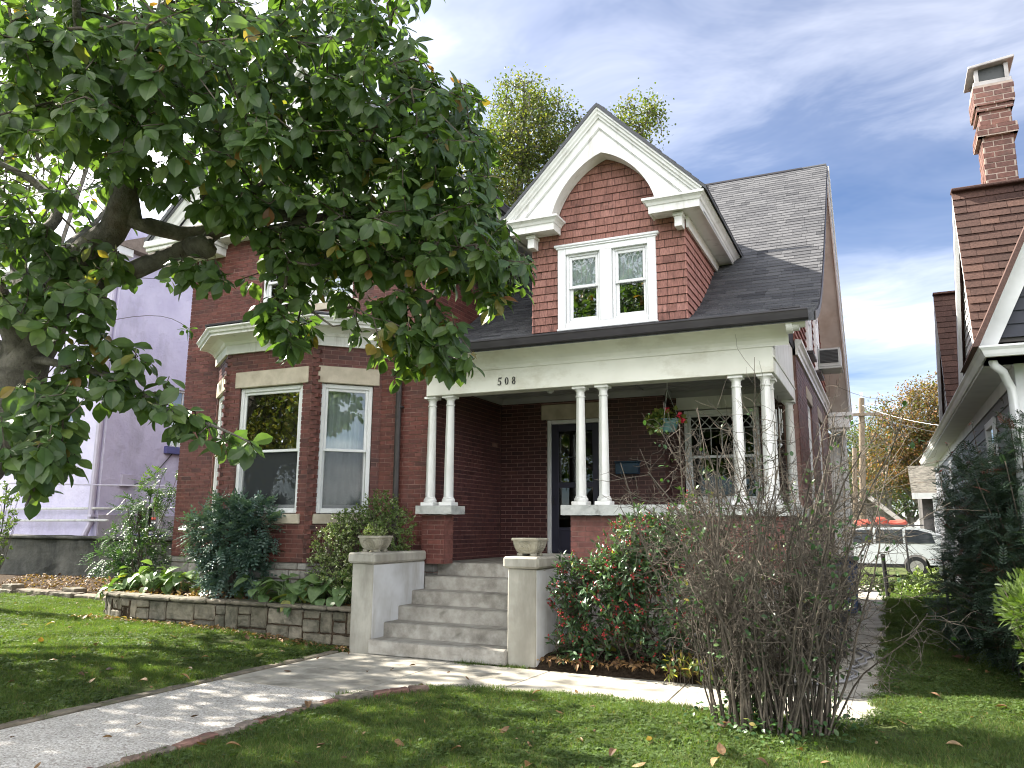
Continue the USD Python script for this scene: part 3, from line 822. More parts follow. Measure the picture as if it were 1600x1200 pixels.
# right gable: wooden shingles above the belt, belt moulding, rear cornice return
gpoly = Polygon([(12.3, 4.36), (20.2, 4.36), (15.98, 8.44), (13.6, 6.6), (12.3, 5.55)])
b = B().poly(Polygon([(10.2, 4.2)] + list(gpoly.exterior.coords)[1:4] + [(12.3, 5.52), (10.9, 4.52)]), (-1.05, 0, 0), Y, X, -.15, -.02)
gw = part(house, 'gable_wall', b, M['dark_wall'])
wins = unary_union([sbox(14.55, 4.62, 15.35, 5.95), sbox(16.5, 4.62, 17.4, 5.95)])
pieces(gw, 'wall_shingle', courses(gpoly.difference(wins), .135, .15, .004, seed=40, vary=.4), (-1.05, 0, 0), Y, Z3, X, -.02, .012, M['shingle'], tilt=.8, seed=41)
b = B().sweep([(-1.05, 12.3, 4.14), (-1.05, 19.7, 4.14)], [(0, 0), (.03, 0), (.03, .08), (.05, .10), (.06, .15), (.10, .18), (.10, .22), (0, .24)], Z3)
part(house, 'belt_moulding', b, M['white'])
for y0, y1 in ((14.55, 15.35), (16.5, 17.4)):
    window(house, (-1.05, 0, 0), Y, X, y0, y1, 4.66, 5.93, 5.3, n=.05, case=.09, screen=False)
    part(house, 'window_sill', B().box(-1.05, -.94, y0 - .03, y1 + .03, 4.60, 4.655, .006), M['bronze'])
# rear porch: cornice, white wall and posts behind the corner
b = B().box(-1.05, -.60, 19.65, 20.3, 3.86, 4.16, .01).box(-1.1, -.52, 19.62, 20.4, 4.12, 4.22, .01).box(-1.0, -.68, 19.7, 20.25, 3.78, 3.87, .01)
part(house, 'cornice_return', b, M['white'])
b = B().box(-1.15, -.72, 20.3, 20.36, .2, 3.78)
for k in range(5):
    b.box(-1.15, -.70, 20.27, 20.31, .5 + k * .62, .56 + k * .62)
b.box(-.82, -.70, 20.22, 20.34, 0, 3.8, .006).box(-1.12, -1.02, 20.22, 20.34, 0, 3.8, .006)
part(house, 'rear_porch', b, M['white'])

# ------------------------------------------------------------------ left gable roof
GX, GA = -8.475, 9.6
EX0, EX1, EZ = -11.75, -5.20, 6.57
b = B()
for ex in (EX0, EX1):
    pl = Polygon([(ex, EZ), (GX, GA), (GX, GA - .16), (ex, EZ - .14)])
    b.poly(pl, (0, 9.45, 0), X, Y, 0, 2.4)
b.add([(EX0, 11.849, EZ), (GX, 11.849, GA), (EX1, 11.849, EZ), (EX0, 15.6, EZ), (EX1, 15.6, EZ)], [[0, 1, 3], [1, 2, 4], [1, 4, 3], [0, 3, 4], [0, 4, 2]])
part(house, 'left_roof', b, M['roof'], tone=.5)
for ex, sgn in ((EX0, 1), (EX1, -1)):
    V = np.array([GX - ex, 0, GA - EZ]); ln = np.linalg.norm(V); V /= ln
    rects = courses(sbox(0, 0, 2.4, ln), .137, .26, .003, vary=.4, seed=50)
    pieces(house + '/left_roof', 'roof_shingle', rects, (ex, 9.45, EZ), Y, V, np.cross(Y, V) * (-1 if np.cross(Y, V)[2] < 0 else 1), 0, .013, M['roof'], tilt=.75, seed=51, hide=lambda p: p[..., 0] < 1700)
rk = [(EX0 - .02, 9.62, EZ - .10), (GX, 9.62, GA - .10), (EX1 + .02, 9.62, EZ - .10)]
rakeprof = [(0, 0), (0, .17), (.03, .17), (.045, .12), (.10, .10), (.12, .06), (.20, .05), (.20, .0)]
part(house, 'gable_trim', B().sweep(rk, rakeprof, -Y), M['white'])
gp2 = Polygon([(EX0 + .25, EZ - .12), (GX, GA - .3), (EX1 - .25, EZ - .12)])
part(house, 'gable_panel', B().poly(gp2, (0, 9.95, 0), X, -Y, 0, .28), M['white'])
for xa, xb in ((EX0, EX0 + 1.55), (EX1 - 1.55, EX1)):
    b = B().box(xa + .06, xb - .06, 9.50, 9.96, 6.22, 6.36, .01).box(xa + .03, xb - .03, 9.47, 9.97, 6.36, 6.43, .01).box(xa, xb, 9.44, 9.98, 6.43, 6.55, .012)
    part(house, 'cornice_return', b, M['white'])
for ex, sg in ((EX1, 1), (EX0, -1)):
    bx = sorted((ex, ex - sg * .7))
    part(house, 'eave_soffit', B().box(bx[0], bx[1], 9.99, 19.9, 6.34, 6.40).box(*sorted((ex - sg * .02, ex)), 9.99, 19.9, 6.40, 6.56), M['white'])
part(house, 'gutter', B().sweep([(EX1 + .0, 9.5, 6.56), (EX1 + .0, 15.0, 6.56)], gp, Z3), M['dark_metal'])

# ------------------------------------------------------------------ dormer
DX0, DX1, DY = -4.36, -2.14, 9.98
AX, AZ = -3.235, 7.30
LXE, RXE, DEZ = -4.64, -1.83, 5.87
GY = 9.70
bz = [(-.755, .0), (-.69, .36), (-.40, .74), (0, .87)]
arch = [(AX + .015 - .755, 5.60)]
for t in np.linspace(0, 1, 18):
    q = sum(np.array(p) * w for p, w in zip(bz, ((1 - t) ** 3, 3 * t * (1 - t) ** 2, 3 * t * t * (1 - t), t ** 3)))
    arch.append((AX + .015 + q[0], 5.80 + q[1]))
arch += [(2 * (AX + .015) - x, z) for x, z in arch[-2::-1]]
field = Polygon([(DX0, 4.12), (DX1, 4.12), (DX1, 5.9), (AX, 7.0), (DX0, 5.9)])
WX0, WX1, WZ0, WZ1 = -3.955, -2.545, 4.27, 5.46
b = B().poly(field.difference(sbox(WX0 + .1, WZ0 + .08, WX1 - .1, WZ1 - .1)).buffer(-.024, join_style=2), (0, DY, 0), X, -Y, -.15, -.02)
dw = part(house, 'dormer_wall', b, M['dark_wall'])
sh = courses(field.difference(sbox(WX0 + .03, WZ0 + .02, WX1 - .03, WZ1 - .02)), .112, .152, .007, seed=60, vary=.42, bond=.43)
pieces(dw, 'wall_shingle', sh, (0, DY, 0), X, Z3, -Y, -.018, -.001, M['shingle'], tilt=.8, seed=61, jitter=.002)
side = Polygon([(DY, 4.12), (DY + .3, 4.2), (10.8, 4.58), (11.25, 4.86), (12.29, 5.62), (12.29, 5.72), (DY, 5.72)])
for xx, N in ((DX1, X), (DX0, -X)):
    U = Y if N[0] > 0 else Y
    b = B().poly(side.buffer(-.024, join_style=2), (xx, 0, 0), Y, N, -.12, -.02)
    w2 = part(house, 'dormer_side_wall', b, M['dark_wall'])
    pieces(w2, 'wall_shingle', courses(side, .112, .152, .007, seed=62, vary=.42), (xx, 0, 0), Y, Z3, N, -.018, -.001, M['shingle'], tilt=.8, seed=63, jitter=.002)
# gable board with the pointed arch cut out
outer = Polygon([(LXE + .06, DEZ), (AX, AZ - .06), (RXE - .06, DEZ)])
gb = outer.difference(Polygon(arch + [(arch[-1][0], 5.0), (arch[0][0], 5.0)]))
part(house, 'gable_board', B().poly(gb, (0, GY + .03, 0), X, -Y, -.24, 0.0), M['white'])
rk = [(LXE - .0, GY + .02, DEZ + .0), (AX, GY + .02, AZ), (RXE + .0, GY + .02, DEZ + .0)]
part(house, 'rake_moulding', B().sweep(rk, [(0, 0), (0, .105), (.022, .105), (.035, .085), (.06, .075), (.075, .05), (.095, .045), (.095, .02), (.185, .016), (.19, .004), (.20, .0)], -Y), M['white'])
ret = [(-.0, -.02), (.02, -.02), (.02, .075), (.035, .085), (.05, .115), (.075, .135), (.095, .145), (.095, .175), (0, .185)]
for xa, xb in ((-4.56, -3.93), (-2.54, -1.91)):
    y1 = 9.96
    b = B().box(xa, xb, GY + .012, y1, 5.66, 5.84).sweep([(xa, y1, 5.665), (xa, GY + .01, 5.665), (xb, GY + .01, 5.665), (xb, y1, 5.665)], ret, Z3)
    part(house, 'cornice_return', b, M['white'])
for xb in (DX0 + .005, DX1 - .105):
    b = B().box(xb, xb + .10, 9.80, 9.965, 5.46, 5.645, .006).box(xb - .02, xb + .12, 9.78, 9.966, 5.60, 5.646, .006)
    part(house, 'bracket', b, M['white'])
# eaves along the dormer's sides
yb = 12.62
b = B().box(DX1 + .01, RXE - .06, 9.97, yb - .1, 5.665, 5.69).box(DX1 + .008, DX1 + .035, 9.985, yb - .25, 5.50, 5.664)
b.sweep([(RXE - .08, 9.968, 5.665), (RXE - .08, yb, 5.665)], ret, Z3)
part(house, 'dormer_eave', b, M['white'])
b = B().box(LXE + .06, DX0 - .01, 9.97, yb - .1, 5.665, 5.69).box(LXE + .0, LXE + .08, 9.968, yb, 5.665, 5.84)
part(house, 'dormer_eave', b, M['white'])
b = B()
for ex in (LXE, RXE):
    b.poly(Polygon([(ex - .05 * (1 if ex < AX else -1), DEZ - .01), (AX, AZ + .055), (AX, AZ), (ex - .05 * (1 if ex < AX else -1), DEZ - .05)]), (0, GY - .10, 0), X, Y, 0, 5.4 if ex else 0)
dr = part(house, 'dormer_roof', b, M['roof'], tone=.3)
for ex in (LXE - .05, RXE + .05):
    V = np.array([AX - ex, 0, AZ + .055 - DEZ + .01]); ln = np.linalg.norm(V); V /= ln
    Nn = np.cross(V, Y); Nn = Nn * np.sign(Nn[2])
    pieces(dr, 'roof_shingle', courses(sbox(0, 0, 4.4, ln), .137, .26, .003, vary=.4, seed=64), (ex, GY - .10, DEZ - .01), Y, V, Nn, 0, .012, M['roof'], tilt=.75, seed=65)
# dormer window: casing, post, two windows, leaded upper sashes
O = (0, DY, 0)
b = B(); rect_frame(b, O, X, -Y, WX0, WX1, WZ0, WZ1, .115, -.1, .028, .006, .075)
b.frame(O, X, -Y, -3.335, -3.165, WZ0 + .07, WZ1 - .11, -.1, .026, .006).frame(O, X, -Y, WX0 - .05, WX1 + .05, WZ1 - .005, WZ1 + .035, -.02, .055, .01).frame(O, X, -Y, WX0 - .025, WX1 + .025, WZ1 - .03, WZ1 - .004, -.02, .042, .006).frame(O, X, -Y, WX0 - .01, WX1 + .01, WZ0 - .03, WZ0 + .003, -.02, .045, .008)
part(house, 'window_casing', b, M['window_white'])
M['blind'] = mat('pale_blind', (.66, .70, .71), (.74, .77, .78), rough=.9)
for ua, ub in ((-3.838, -3.338), (-3.162, -2.662)):
    came = B()
    n = 5
    w = (ub - ua - .16) / n
    for k in range(n):
        x0 = ua + .08 + k * w
        came.tube([(x0, DY + .045, 4.93), (x0, DY + .045, 5.20), (x0 + w / 2, DY + .045, 5.25), (x0 + w, DY + .045, 5.20), (x0 + w, DY + .045, 4.93)], .0055, 4)
        came.tube([(x0 + w / 2, DY + .045, 5.25), (x0 + w / 2 + .03, DY + .045, 5.30)], .005, 4)
        came.tube([(x0 + w / 2, DY + .045, 5.25), (x0 + w / 2 - .03, DY + .045, 5.30)], .005, 4)
    w = window(house, O, X, -Y, ua, ub, WZ0 + .072, WZ1 - .112, 4.87, n=-.01, case=.035, came=came, screen=False, glass='glass_mid')
    part(w, 'blind', B().frame(O, X, -Y, ua + .01, ub - .01, 4.86, WZ1 - .1, -.085, -.08), M['blind'])
# ------------------------------------------------------------------ ground, walks, steps, garden walls
def smooth01(t):
    t = np.clip(t, 0, 1)
    return t * t * (3 - 2 * t)


walk_main = sbox(-6.28, -5.2, -4.72, 8.47)
branch = Polygon([(-4.75, 5.9), (-4.62, 6.45), (-4.40, 6.85), (-4.0, 7.10), (-3.4, 7.24), (-2.6, 7.31), (-1.4, 7.33), (-.62, 7.38), (-.33, 7.50), (-.17, 7.75), (-.10, 8.15), (-.10, 25), (-1.02, 25), (-1.02, 8.45), (-4.75, 8.45)])
walk_all = unary_union([walk_main, branch])
beds_poly = Polygon([(-6.2, 8.85), (-10.45, 8.82), (-11.15, 9.05), (-11.6, 9.55), (-11.75, 10.6), (-6.2, 10.6)])


def ground_z(x, y):
    x, y = np.asarray(x, float), np.asarray(y, float)
    z = .13 * smooth01((-6.4 - x) / 2.2) * smooth01((y - 1.5) / 5) + .03 * smooth01((x + .0) / 1.0)
    p = np.stack([x, y, 0 * x], -1)
    return z + .05 * (meshkit.fbm(p * .45, 3, 4) - .5) * smooth01((np.abs(x + 5.5) - .9) / 1.2)


xs = np.concatenate([[-420, -260, -150, -90, -60, -42, -32], np.arange(-26, 9.01, .25), [12, 16, 24, 40, 70, 120, 220, 420]])
ys = np.concatenate([[-420, -200, -100, -50, -25, -12], np.arange(-7, 34.01, .25), [38, 46, 60, 90, 150, 260, 420]])
GXX, GYY = np.meshgrid(xs, ys, indexing='ij')
GZZ = ground_z(GXX, GYY)
inside = shapely.contains_xy(walk_all.buffer(.10), GXX, GYY)
GZZ = np.where(inside, -.05, np.where(GYY < -5.5, -.2, GZZ))
nx, ny = GXX.shape
ii = np.arange(nx * ny).reshape(nx, ny)
gf = np.stack([ii[:-1, :-1], ii[1:, :-1], ii[1:, 1:], ii[:-1, 1:]], -1).reshape(-1, 4)
M['lawn'] = mat('lawn_soil', (.050, .072, .022), (.095, .120, .038), rough=.95, scale=3, bump=.4, bscale=60, bdist=.02, spec=.2, stain=((.10, .075, .045), 1.4, .58, .75, (1, 1, 1)))
thing_mesh('lawn', (np.stack([GXX, GYY, GZZ], -1).reshape(-1, 3), gf), M['lawn'], kind='structure', smooth=True)

# street behind the camera, seen only in the window panes
M['asphalt'] = mat('asphalt', (.045, .045, .048), (.065, .065, .066), rough=.9, scale=20, bump=.3, bscale=200, bdist=.004)
thing_mesh('road', B().box(-80, 80, -15.5, -8.5, -.4, -.15), M['asphalt'], kind='structure')
M['pave'] = mat('pavement_concrete', (.30, .29, .27), (.40, .39, .36), rough=.9, scale=3)
thing_mesh('pavement', B().box(-80, 80, -6.8, -5.3, -.3, -.12).box(-80, 80, -8.5, -8.3, -.3, -.02), M['pave'], kind='structure')

M['aggregate'] = usdkit.material(stage, L + 'exposed_aggregate', {
    'g': ('geometry', {}), 'v': ('voronoi_texture', {'scale': 75.0}), 'n': ('noise_texture', {'scale': 1.6, 'detail': 6.0}),
    'hs': ('separate_color', {}), 'r': ('rgb_ramp', {'ramp': [(0.0, (.33, .30, .26)), (.35, (.52, .49, .44)), (.7, (.64, .615, .57)), (1.0, (.78, .76, .72))]}),
    'nr': ('map_range', {'from_min': .3, 'from_max': .7, 'to_min': .80, 'to_max': 1.12, 'clamp': True}), 'cc': ('combine_color', {}), 'mul': ('mix_color', {'blend_type': 'multiply', 'fac': 1.0, 'use_clamp_result': False}),
    'p': ('principled_bsdf', {'roughness': .8, 'specular_ior_level': .3}), 'b': ('bump', {'strength': .7, 'distance': .006, 'invert': True})},
    [('g.position', 'v.vector'), ('g.position', 'n.vector'), ('v.color', 'hs.color'), ('hs.r', 'r.fac'), ('n.fac', 'nr.value'), ('nr.result', 'cc.r'), ('nr.result', 'cc.g'), ('nr.result', 'cc.b'),
     ('r.color', 'mul.a'), ('cc.color', 'mul.b'), ('mul.result', 'p.base_color'), ('v.distance', 'b.height'), ('b.normal', 'p.normal')], surface='p.BSDF')
M['walk'] = mat('walk_concrete', (.36, .335, .28), (.52, .49, .42), rough=.88, scale=5, bump=.35, bscale=110, bdist=.004, stain=((.20, .185, .15), 2.2, .48, .72, (1, 1, 1)))
walk = UsdGeom.Xform.Define(stage, free('/World', 'front_walk')); tag(walk, kind='structure')
walk = str(walk.GetPath())
cuts = [LineString([(-8, y), (-3, y)]) for y in (-3.9, -2.4, -.9, .6, 2.1, 3.55, 5.0, 6.45)] + [LineString([(-4.72, 6.3), (-4.72, 9)]), LineString([(-6.4, 7.42), (-4.72, 7.42)]), LineString([(-3.55, 6.9), (-3.45, 8.6)]), LineString([(-1.9, 6.9), (-1.95, 8.6)])]
cuts += [LineString([(-1.2, y), (.1, y)]) for y in (8.45, 10.0, 11.5, 13, 14.5, 16, 17.5, 19, 20.5, 22, 23.5)] + [LineString([(-1.02, 7), (-1.02, 8.45)])]
slabs = walk_all.difference(unary_union([c.buffer(.0065) for c in cuts]))
for g in slabs.geoms:
    if g.area < .01:
        continue
    c = g.representative_point()
    g2 = g.buffer(-.006, join_style=1).buffer(.003)
    b = B().poly(g.buffer(-.002), (0, 0, -.12), X, Z3, 0, .115, V=(0, 1, 0)).poly(g2, (0, 0, -.12), X, Z3, .114, .12, V=(0, 1, 0))
    part(walk, 'slab', b, M['aggregate'] if (c.x < -4.8 and c.y < 6.4) else M['walk'])

# brick edging along the near side of the walk
M['edge_brick'] = mat('edging_brick', None, rough=.9, scale=12, bump=.5, bscale=60, bdist=.006, tone=[(.15, .135, .11), (.18, .095, .075), (.20, .175, .145), (.21, .115, .09), (.16, .115, .09)], stain=((.09, .10, .06), 4.0, .58, .76, (1, 1, 1)))
M['edge_stone'] = mat('edging_stone', None, rough=.9, scale=8, bump=.5, bscale=50, bdist=.008, tone=[(.12, .105, .075), (.19, .165, .125), (.15, .12, .085)], stain=((.07, .085, .03), 3.0, .52, .72, (1, 1, 1)))
edge = LineString([(-4.64, 1.2), (-4.64, 5.6), (-4.58, 6.1), (-4.46, 6.5), (-4.27, 6.80), (-4.05, 6.97)])
eg = thing('brick_edging', 'row of worn red and grey bricks edging the right side of the pale front walk', 'edging')
rng = np.random.default_rng(3)


def blocky(L_, W, H, seed, amp=.006, sub=.05, c=.012):
    """A worn block about the origin: rounded, uneven."""
    v, f = cbox(-L_ / 2, L_ / 2, -W / 2, W / 2, -H / 2, H / 2, c)
    m = trimesh.Trimesh(v, f, process=False).subdivide_to_size(sub)
    v = np.array(m.vertices)
    nz = np.stack([meshkit.fbm(v * 14 + seed * 3.1 + k * 9, 3, seed + k) - .5 for k in range(3)], -1)
    return v + nz * amp * 2.2, np.array(m.faces)


s, k = 0.0, 0
while s < edge.length - .1:
    w = rng.uniform(.185, .215)
    p, q = edge.interpolate(s), edge.interpolate(min(s + w, edge.length))
    ang = math.degrees(math.atan2(q.y - p.y, q.x - p.x))
    v, f = blocky(w - .012, .10 + rng.uniform(-.008, .008), .085, k, .008, .04)
    v[:, 2] += rng.normal(0, .006) + v[:, 0] * rng.normal(0, .03)
    v = rot_z(v, ang + rng.normal(0, 1.6)) + [(p.x + q.x) / 2 + rng.normal(0, .004), (p.y + q.y) / 2, .0]
    part(eg, 'brick', (v, f), M['edge_brick'], tone=rng.choice([.02, .1, .25, .45, .55, .75, .95]))
    s += w; k += 1
eg = thing('stone_edging', 'thin weathered stone kerb along the left side of the front walk', 'edging')
y = .5
while y < 8.3:
    w = rng.uniform(.35, .8)
    v, f = blocky(w - .012, .11, .09, int(y * 10), .008, .09)
    v = rot_z(v, 90 + rng.normal(0, .6)) + [-6.345 + rng.normal(0, .008), y + w / 2, -.026]
    part(eg, 'kerb_stone', (v, f), M['edge_stone'], tone=rng.random())
    y += w

# ------------------------------------------------------------------ concrete steps with cheek walls
st = thing('concrete_steps', 'worn concrete steps between two pale cheek walls rising to the porch', 'steps')
SX0, SX1, SY, RISE, GO = -5.90, -4.02, 8.47, .175, .325
for k in range(6):
    y0 = SY + GO * k
    y1 = y0 + GO + .05 if k < 5 else 10.115
    v, f = cbox(SX0 - .002, SX1 + .002, y0, y1, RISE * k - (.05 if k else 0), RISE * (k + 1) - (.001 if k == 5 else 0), .014)
    m = trimesh.Trimesh(v, f, process=False).subdivide_to_size(.09)
    v = np.array(m.vertices)
    nz = meshkit.fbm(v * 7 + 5 * k, 4, k) - .5
    v[:, 1] += nz * .014 * (v[:, 1] < y0 + .05); v[:, 2] += nz * .008
    part(st, 'step', (v, np.array(m.faces)), M['step'])
def worn_box(x0, x1, y0, y1, z0, z1, seed, c=.018, amp=.008, sub=.06):
    v, f = cbox(x0, x1, y0, y1, z0, z1, c)
    m = trimesh.Trimesh(v, f, process=False).subdivide_to_size(sub)
    v = np.array(m.vertices)
    mid = np.array([(x0 + x1) / 2, (y0 + y1) / 2, (z0 + z1) / 2])
    nz = meshkit.fbm(v * 5 + seed, 4, seed) - .5
    chip = np.clip(meshkit.noise(v * 16 + seed * 3) - .72, 0, 1)
    h = np.array([x1 - x0, y1 - y0, z1 - z0]) / 2
    edge_ = (np.abs((v - mid) / h) > .93).sum(1) >= 2
    out = (v - mid) / np.linalg.norm(v - mid, axis=1, keepdims=True)
    return v + out * (nz[:, None] * amp - (chip * edge_)[:, None] * .10), np.array(m.faces)


for k, (xa, xb) in enumerate(((-6.22, -5.90), (-4.02, -3.66))):
    part(st, 'cheek_wall', worn_box(xa, xb, 8.52, 9.77, -.1, 1.09, 5 + k, .014, .006, .09), M['concrete'], smooth=50)
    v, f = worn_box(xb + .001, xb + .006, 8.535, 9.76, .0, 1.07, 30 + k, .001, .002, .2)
    part(st, 'side_render', (v, f), M['whitewash'])  # thin pale panel: whitening plus skylight on this side put into colour
    part(st, 'coping', worn_box(xa - .045, xb + .045, 8.475, 9.75, 1.088, 1.222, 8 + k, .024, .007, .05), M['concrete'], smooth=50)

# ------------------------------------------------------------------ raised stone bed
M['ashlar'] = mat('garden_ashlar', None, rough=.92, scale=7, detail=7, bump=.7, bscale=28, bdist=.02, tone=[(.135, .12, .085), (.20, .18, .135), (.165, .145, .105), (.25, .22, .165), (.12, .11, .09)], stain=((.05, .052, .035), 2.2, .5, .72, (1, 1, 1)))
M['soil'] = mat('bed_soil', (.035, .026, .018), (.085, .062, .042), rough=1, scale=25, bump=.8, bscale=60, bdist=.03, spec=.1)
bed = thing('garden_bed_wall', 'low curved wall of squared brown stones holding the raised bed before the bay window', 'garden wall')
bl = LineString([(-6.235, 8.80), (-10.40, 8.76), (-10.85, 8.85), (-11.25, 9.08), (-11.52, 9.42), (-11.66, 9.9), (-11.70, 10.5)])
part(bed, 'backing', B().poly(bl.buffer(.09, cap_style=2), (0, 0, 0), X, Z3, -.1, .42, V=(0, 1, 0)), M['soil'])
rng = np.random.default_rng(12)
s = 0.0
sid = 100


def place(bed, name, s0, s1, z0, z1, depth, out, tone, material):
    global sid
    sid += 1
    p, q = bl.interpolate(s0), bl.interpolate(s1)
    d = np.array([q.x - p.x, q.y - p.y]); ln = np.linalg.norm(d); d /= ln
    nrm = np.array([-d[1], d[0]])
    if nrm @ np.array([-.3, -1]) < 0:
        nrm = -nrm
    v, f = blocky(ln - .014, depth, z1 - z0 - .012, sid, .011, .075, .016)
    c = np.array([(p.x + q.x) / 2, (p.y + q.y) / 2]) + nrm * (out - depth / 2)
    v = rot_z(v, math.degrees(math.atan2(d[1], d[0]))) + [c[0], c[1], (z0 + z1) / 2]
    part(bed, name, (v, f), material, tone=tone)


ZB, ZT = .02, .455
while s < bl.length - .1:
    w = rng.uniform(.32, .62) if s < 4.0 else rng.uniform(.22, .32)
    e = min(s + w, bl.length)
    kind = rng.integers(0, 5)
    h = ZT - ZB
    T = lambda: rng.random()
    o = lambda: .09 + rng.uniform(.0, .03)
    if kind == 0:
        m_ = ZB + h * rng.uniform(.42, .6)
        place(bed, 'stone', s, e, ZB, m_, .18, o(), T(), M['ashlar']); place(bed, 'stone', s, e, m_, ZT, .18, o(), T(), M['ashlar'])
    elif kind == 1:
        m_, x_ = ZB + h * rng.uniform(.5, .66), s + (e - s) * rng.uniform(.35, .65)
        place(bed, 'stone', s, e, ZB, m_, .18, o(), T(), M['ashlar']); place(bed, 'stone', s, x_, m_, ZT, .18, o(), T(), M['ashlar']); place(bed, 'stone', x_, e, m_, ZT, .18, o(), T(), M['ashlar'])
    elif kind == 2:
        m_, x_ = ZB + h * rng.uniform(.38, .5), s + (e - s) * rng.uniform(.35, .65)
        place(bed, 'stone', s, x_, ZB, m_, .18, o(), T(), M['ashlar']); place(bed, 'stone', x_, e, ZB, m_, .18, o(), T(), M['ashlar']); place(bed, 'stone', s, e, m_, ZT, .18, o(), T(), M['ashlar'])
    elif kind == 3:
        x_ = s + (e - s) * rng.uniform(.4, .6)
        m_ = ZB + h * rng.uniform(.3, .7)
        place(bed, 'stone', s, x_, ZB, ZT, .18, o(), T(), M['ashlar']); place(bed, 'stone', x_, e, ZB, m_, .18, o(), T(), M['ashlar']); place(bed, 'stone', x_, e, m_, ZT, .18, o(), T(), M['ashlar'])
    else:
        a_, b_ = ZB + h * .34, ZB + h * .72
        x_ = s + (e - s) * rng.uniform(.4, .6)
        place(bed, 'stone', s, e, ZB, a_, .18, o(), T(), M['ashlar']); place(bed, 'stone', s, x_, a_, ZT, .18, o(), T(), M['ashlar']); place(bed, 'stone', x_, e, a_, b_, .18, o(), T(), M['ashlar']); place(bed, 'stone', x_, e, b_, ZT, .18, o(), T(), M['ashlar'])
    s = e
s = 0.0
while s < bl.length - .1:
    e = min(s + (rng.uniform(.35, .75) if s < 4.0 else .3), bl.length)
    place(bed, 'cap_stone', s, e, ZT, ZT + .062, .32, .15 + rng.uniform(-.01, .02), rng.random(), M['edge_stone'] if rng.random() < .5 else M['ashlar'])
    s = e
gx, gy = np.meshgrid(np.arange(-11.8, -6.1, .1), np.arange(8.7, 10.7, .1), indexing='ij')
gz = .47 + .13 * smooth01((gy - 8.9) / 1.0) + .05 * (meshkit.fbm(np.stack([gx, gy, 0 * gx], -1) * 3, 3, 2) - .5)
keep = shapely.contains_xy(beds_poly.buffer(.05), gx, gy)
ii = np.arange(gx.size).reshape(gx.shape)
q = np.stack([ii[:-1, :-1], ii[1:, :-1], ii[1:, 1:], ii[:-1, 1:]], -1).reshape(-1, 4)
q = q[keep.ravel()[q].all(1)]
thing_mesh('garden_soil', (np.stack([gx, gy, gz], -1).reshape(-1, 3), q), M['soil'], kind='structure', smooth=True)
# soil under the shrubs right of the steps
gx, gy = np.meshgrid(np.arange(-3.75, -.95, .1), np.arange(8.38, 9.9, .1), indexing='ij')
gz = -.02 + .15 * smooth01((gy - 8.4) / .5) + .04 * (meshkit.fbm(np.stack([gx, gy, 0 * gx], -1) * 3, 3, 3) - .5)
ii = np.arange(gx.size).reshape(gx.shape)
q = np.stack([ii[:-1, :-1], ii[1:, :-1], ii[1:, 1:], ii[:-1, 1:]], -1).reshape(-1, 4)
thing_mesh('garden_soil', (np.stack([gx, gy, gz], -1).reshape(-1, 3), q), M['soil'], kind='structure', smooth=True)

# ------------------------------------------------------------------ retaining wall and terrace at the left
M['old_wall'] = mat('mossy_concrete', (.035, .036, .030), (.10, .10, .085), rough=.95, scale=1.6, detail=8, bump=.8, bscale=9, bdist=.05, stain=((.018, .02, .016), 1.1, .50, .66, (1, 1, .6)))
v, f = cbox(-26, -12.6, 12.15, 12.6, -.1, 1.2, .03)
m = trimesh.Trimesh(v, f, process=False).subdivide_to_size(.3)
v = np.array(m.vertices)
v[:, 1] += (meshkit.fbm(v * 1.6, 4, 8) - .5) * .16
v[:, 2] += (meshkit.fbm(v * 2.2, 3, 9) - .5) * .06 * (v[:, 2] > 1)
ow = thing('retaining_wall', 'dark mossy old concrete retaining wall beneath the purple house', 'retaining wall')
part(ow, 'wall', (v, np.array(m.faces)), M['old_wall'], smooth=True)
v, f = cbox(-26, -12.58, 12.06, 12.5, 1.2, 1.27, .02)
m = trimesh.Trimesh(v, f, process=False).subdivide_to_size(.3)
v = np.array(m.vertices); v[:, 2] += (meshkit.fbm(v * 2.2, 3, 9) - .5) * .05; v[:, 1] += (meshkit.fbm(v * 3, 3, 7) - .5) * .06
part(ow, 'coping', (v, np.array(m.faces)), M['old_wall'])
thing_mesh('terrace', B().box(-60, -12.62, 12.5, 60, -.1, 1.22), M['soil'], kind='structure')
# leaf mould strip between lawn border and wall
gx, gy = np.meshgrid(np.arange(-20, -11.5, .15), np.arange(10.55, 12.4, .15), indexing='ij')
gz = .15 + .22 * smooth01((gy - 10.7) / 1.2) + .08 * (meshkit.fbm(np.stack([gx, gy, 0 * gx], -1) * 2, 3, 5) - .5)
ii = np.arange(gx.size).reshape(gx.shape)
q = np.stack([ii[:-1, :-1], ii[1:, :-1], ii[1:, 1:], ii[:-1, 1:]], -1).reshape(-1, 4)
thing_mesh('garden_soil', (np.stack([gx, gy, gz], -1).reshape(-1, 3), q), M['soil'], kind='structure', smooth=True)
bs = thing('border_stones', 'row of flat grey-brown stones bordering the lawn below the dark retaining wall', 'border')
x, k = -16.5, 0
while x < -11.8:
    w = rng.uniform(.5, 1.3)
    v, f = blocky(w - .02, .3, .13, 300 + k, .02, .12)
    v = rot_z(v, -4 + rng.normal(0, 1.5)) + [x + w / 2, 10.55 - (x + 14) * .05 + rng.normal(0, .03), .17 + rng.normal(0, .012)]
    part(bs, 'stone', (v, f), M['edge_stone'], tone=rng.random())
    if k % 2 == 0:
        v, f = blocky(w * .6, .26, .10, 400 + k, .02, .12)
        part(bs, 'stone', (rot_z(v, -4 + rng.normal(0, 3)) + [x + w / 2, 10.72, .27], f), M['edge_stone'], tone=rng.random())
    x += w; k += 1
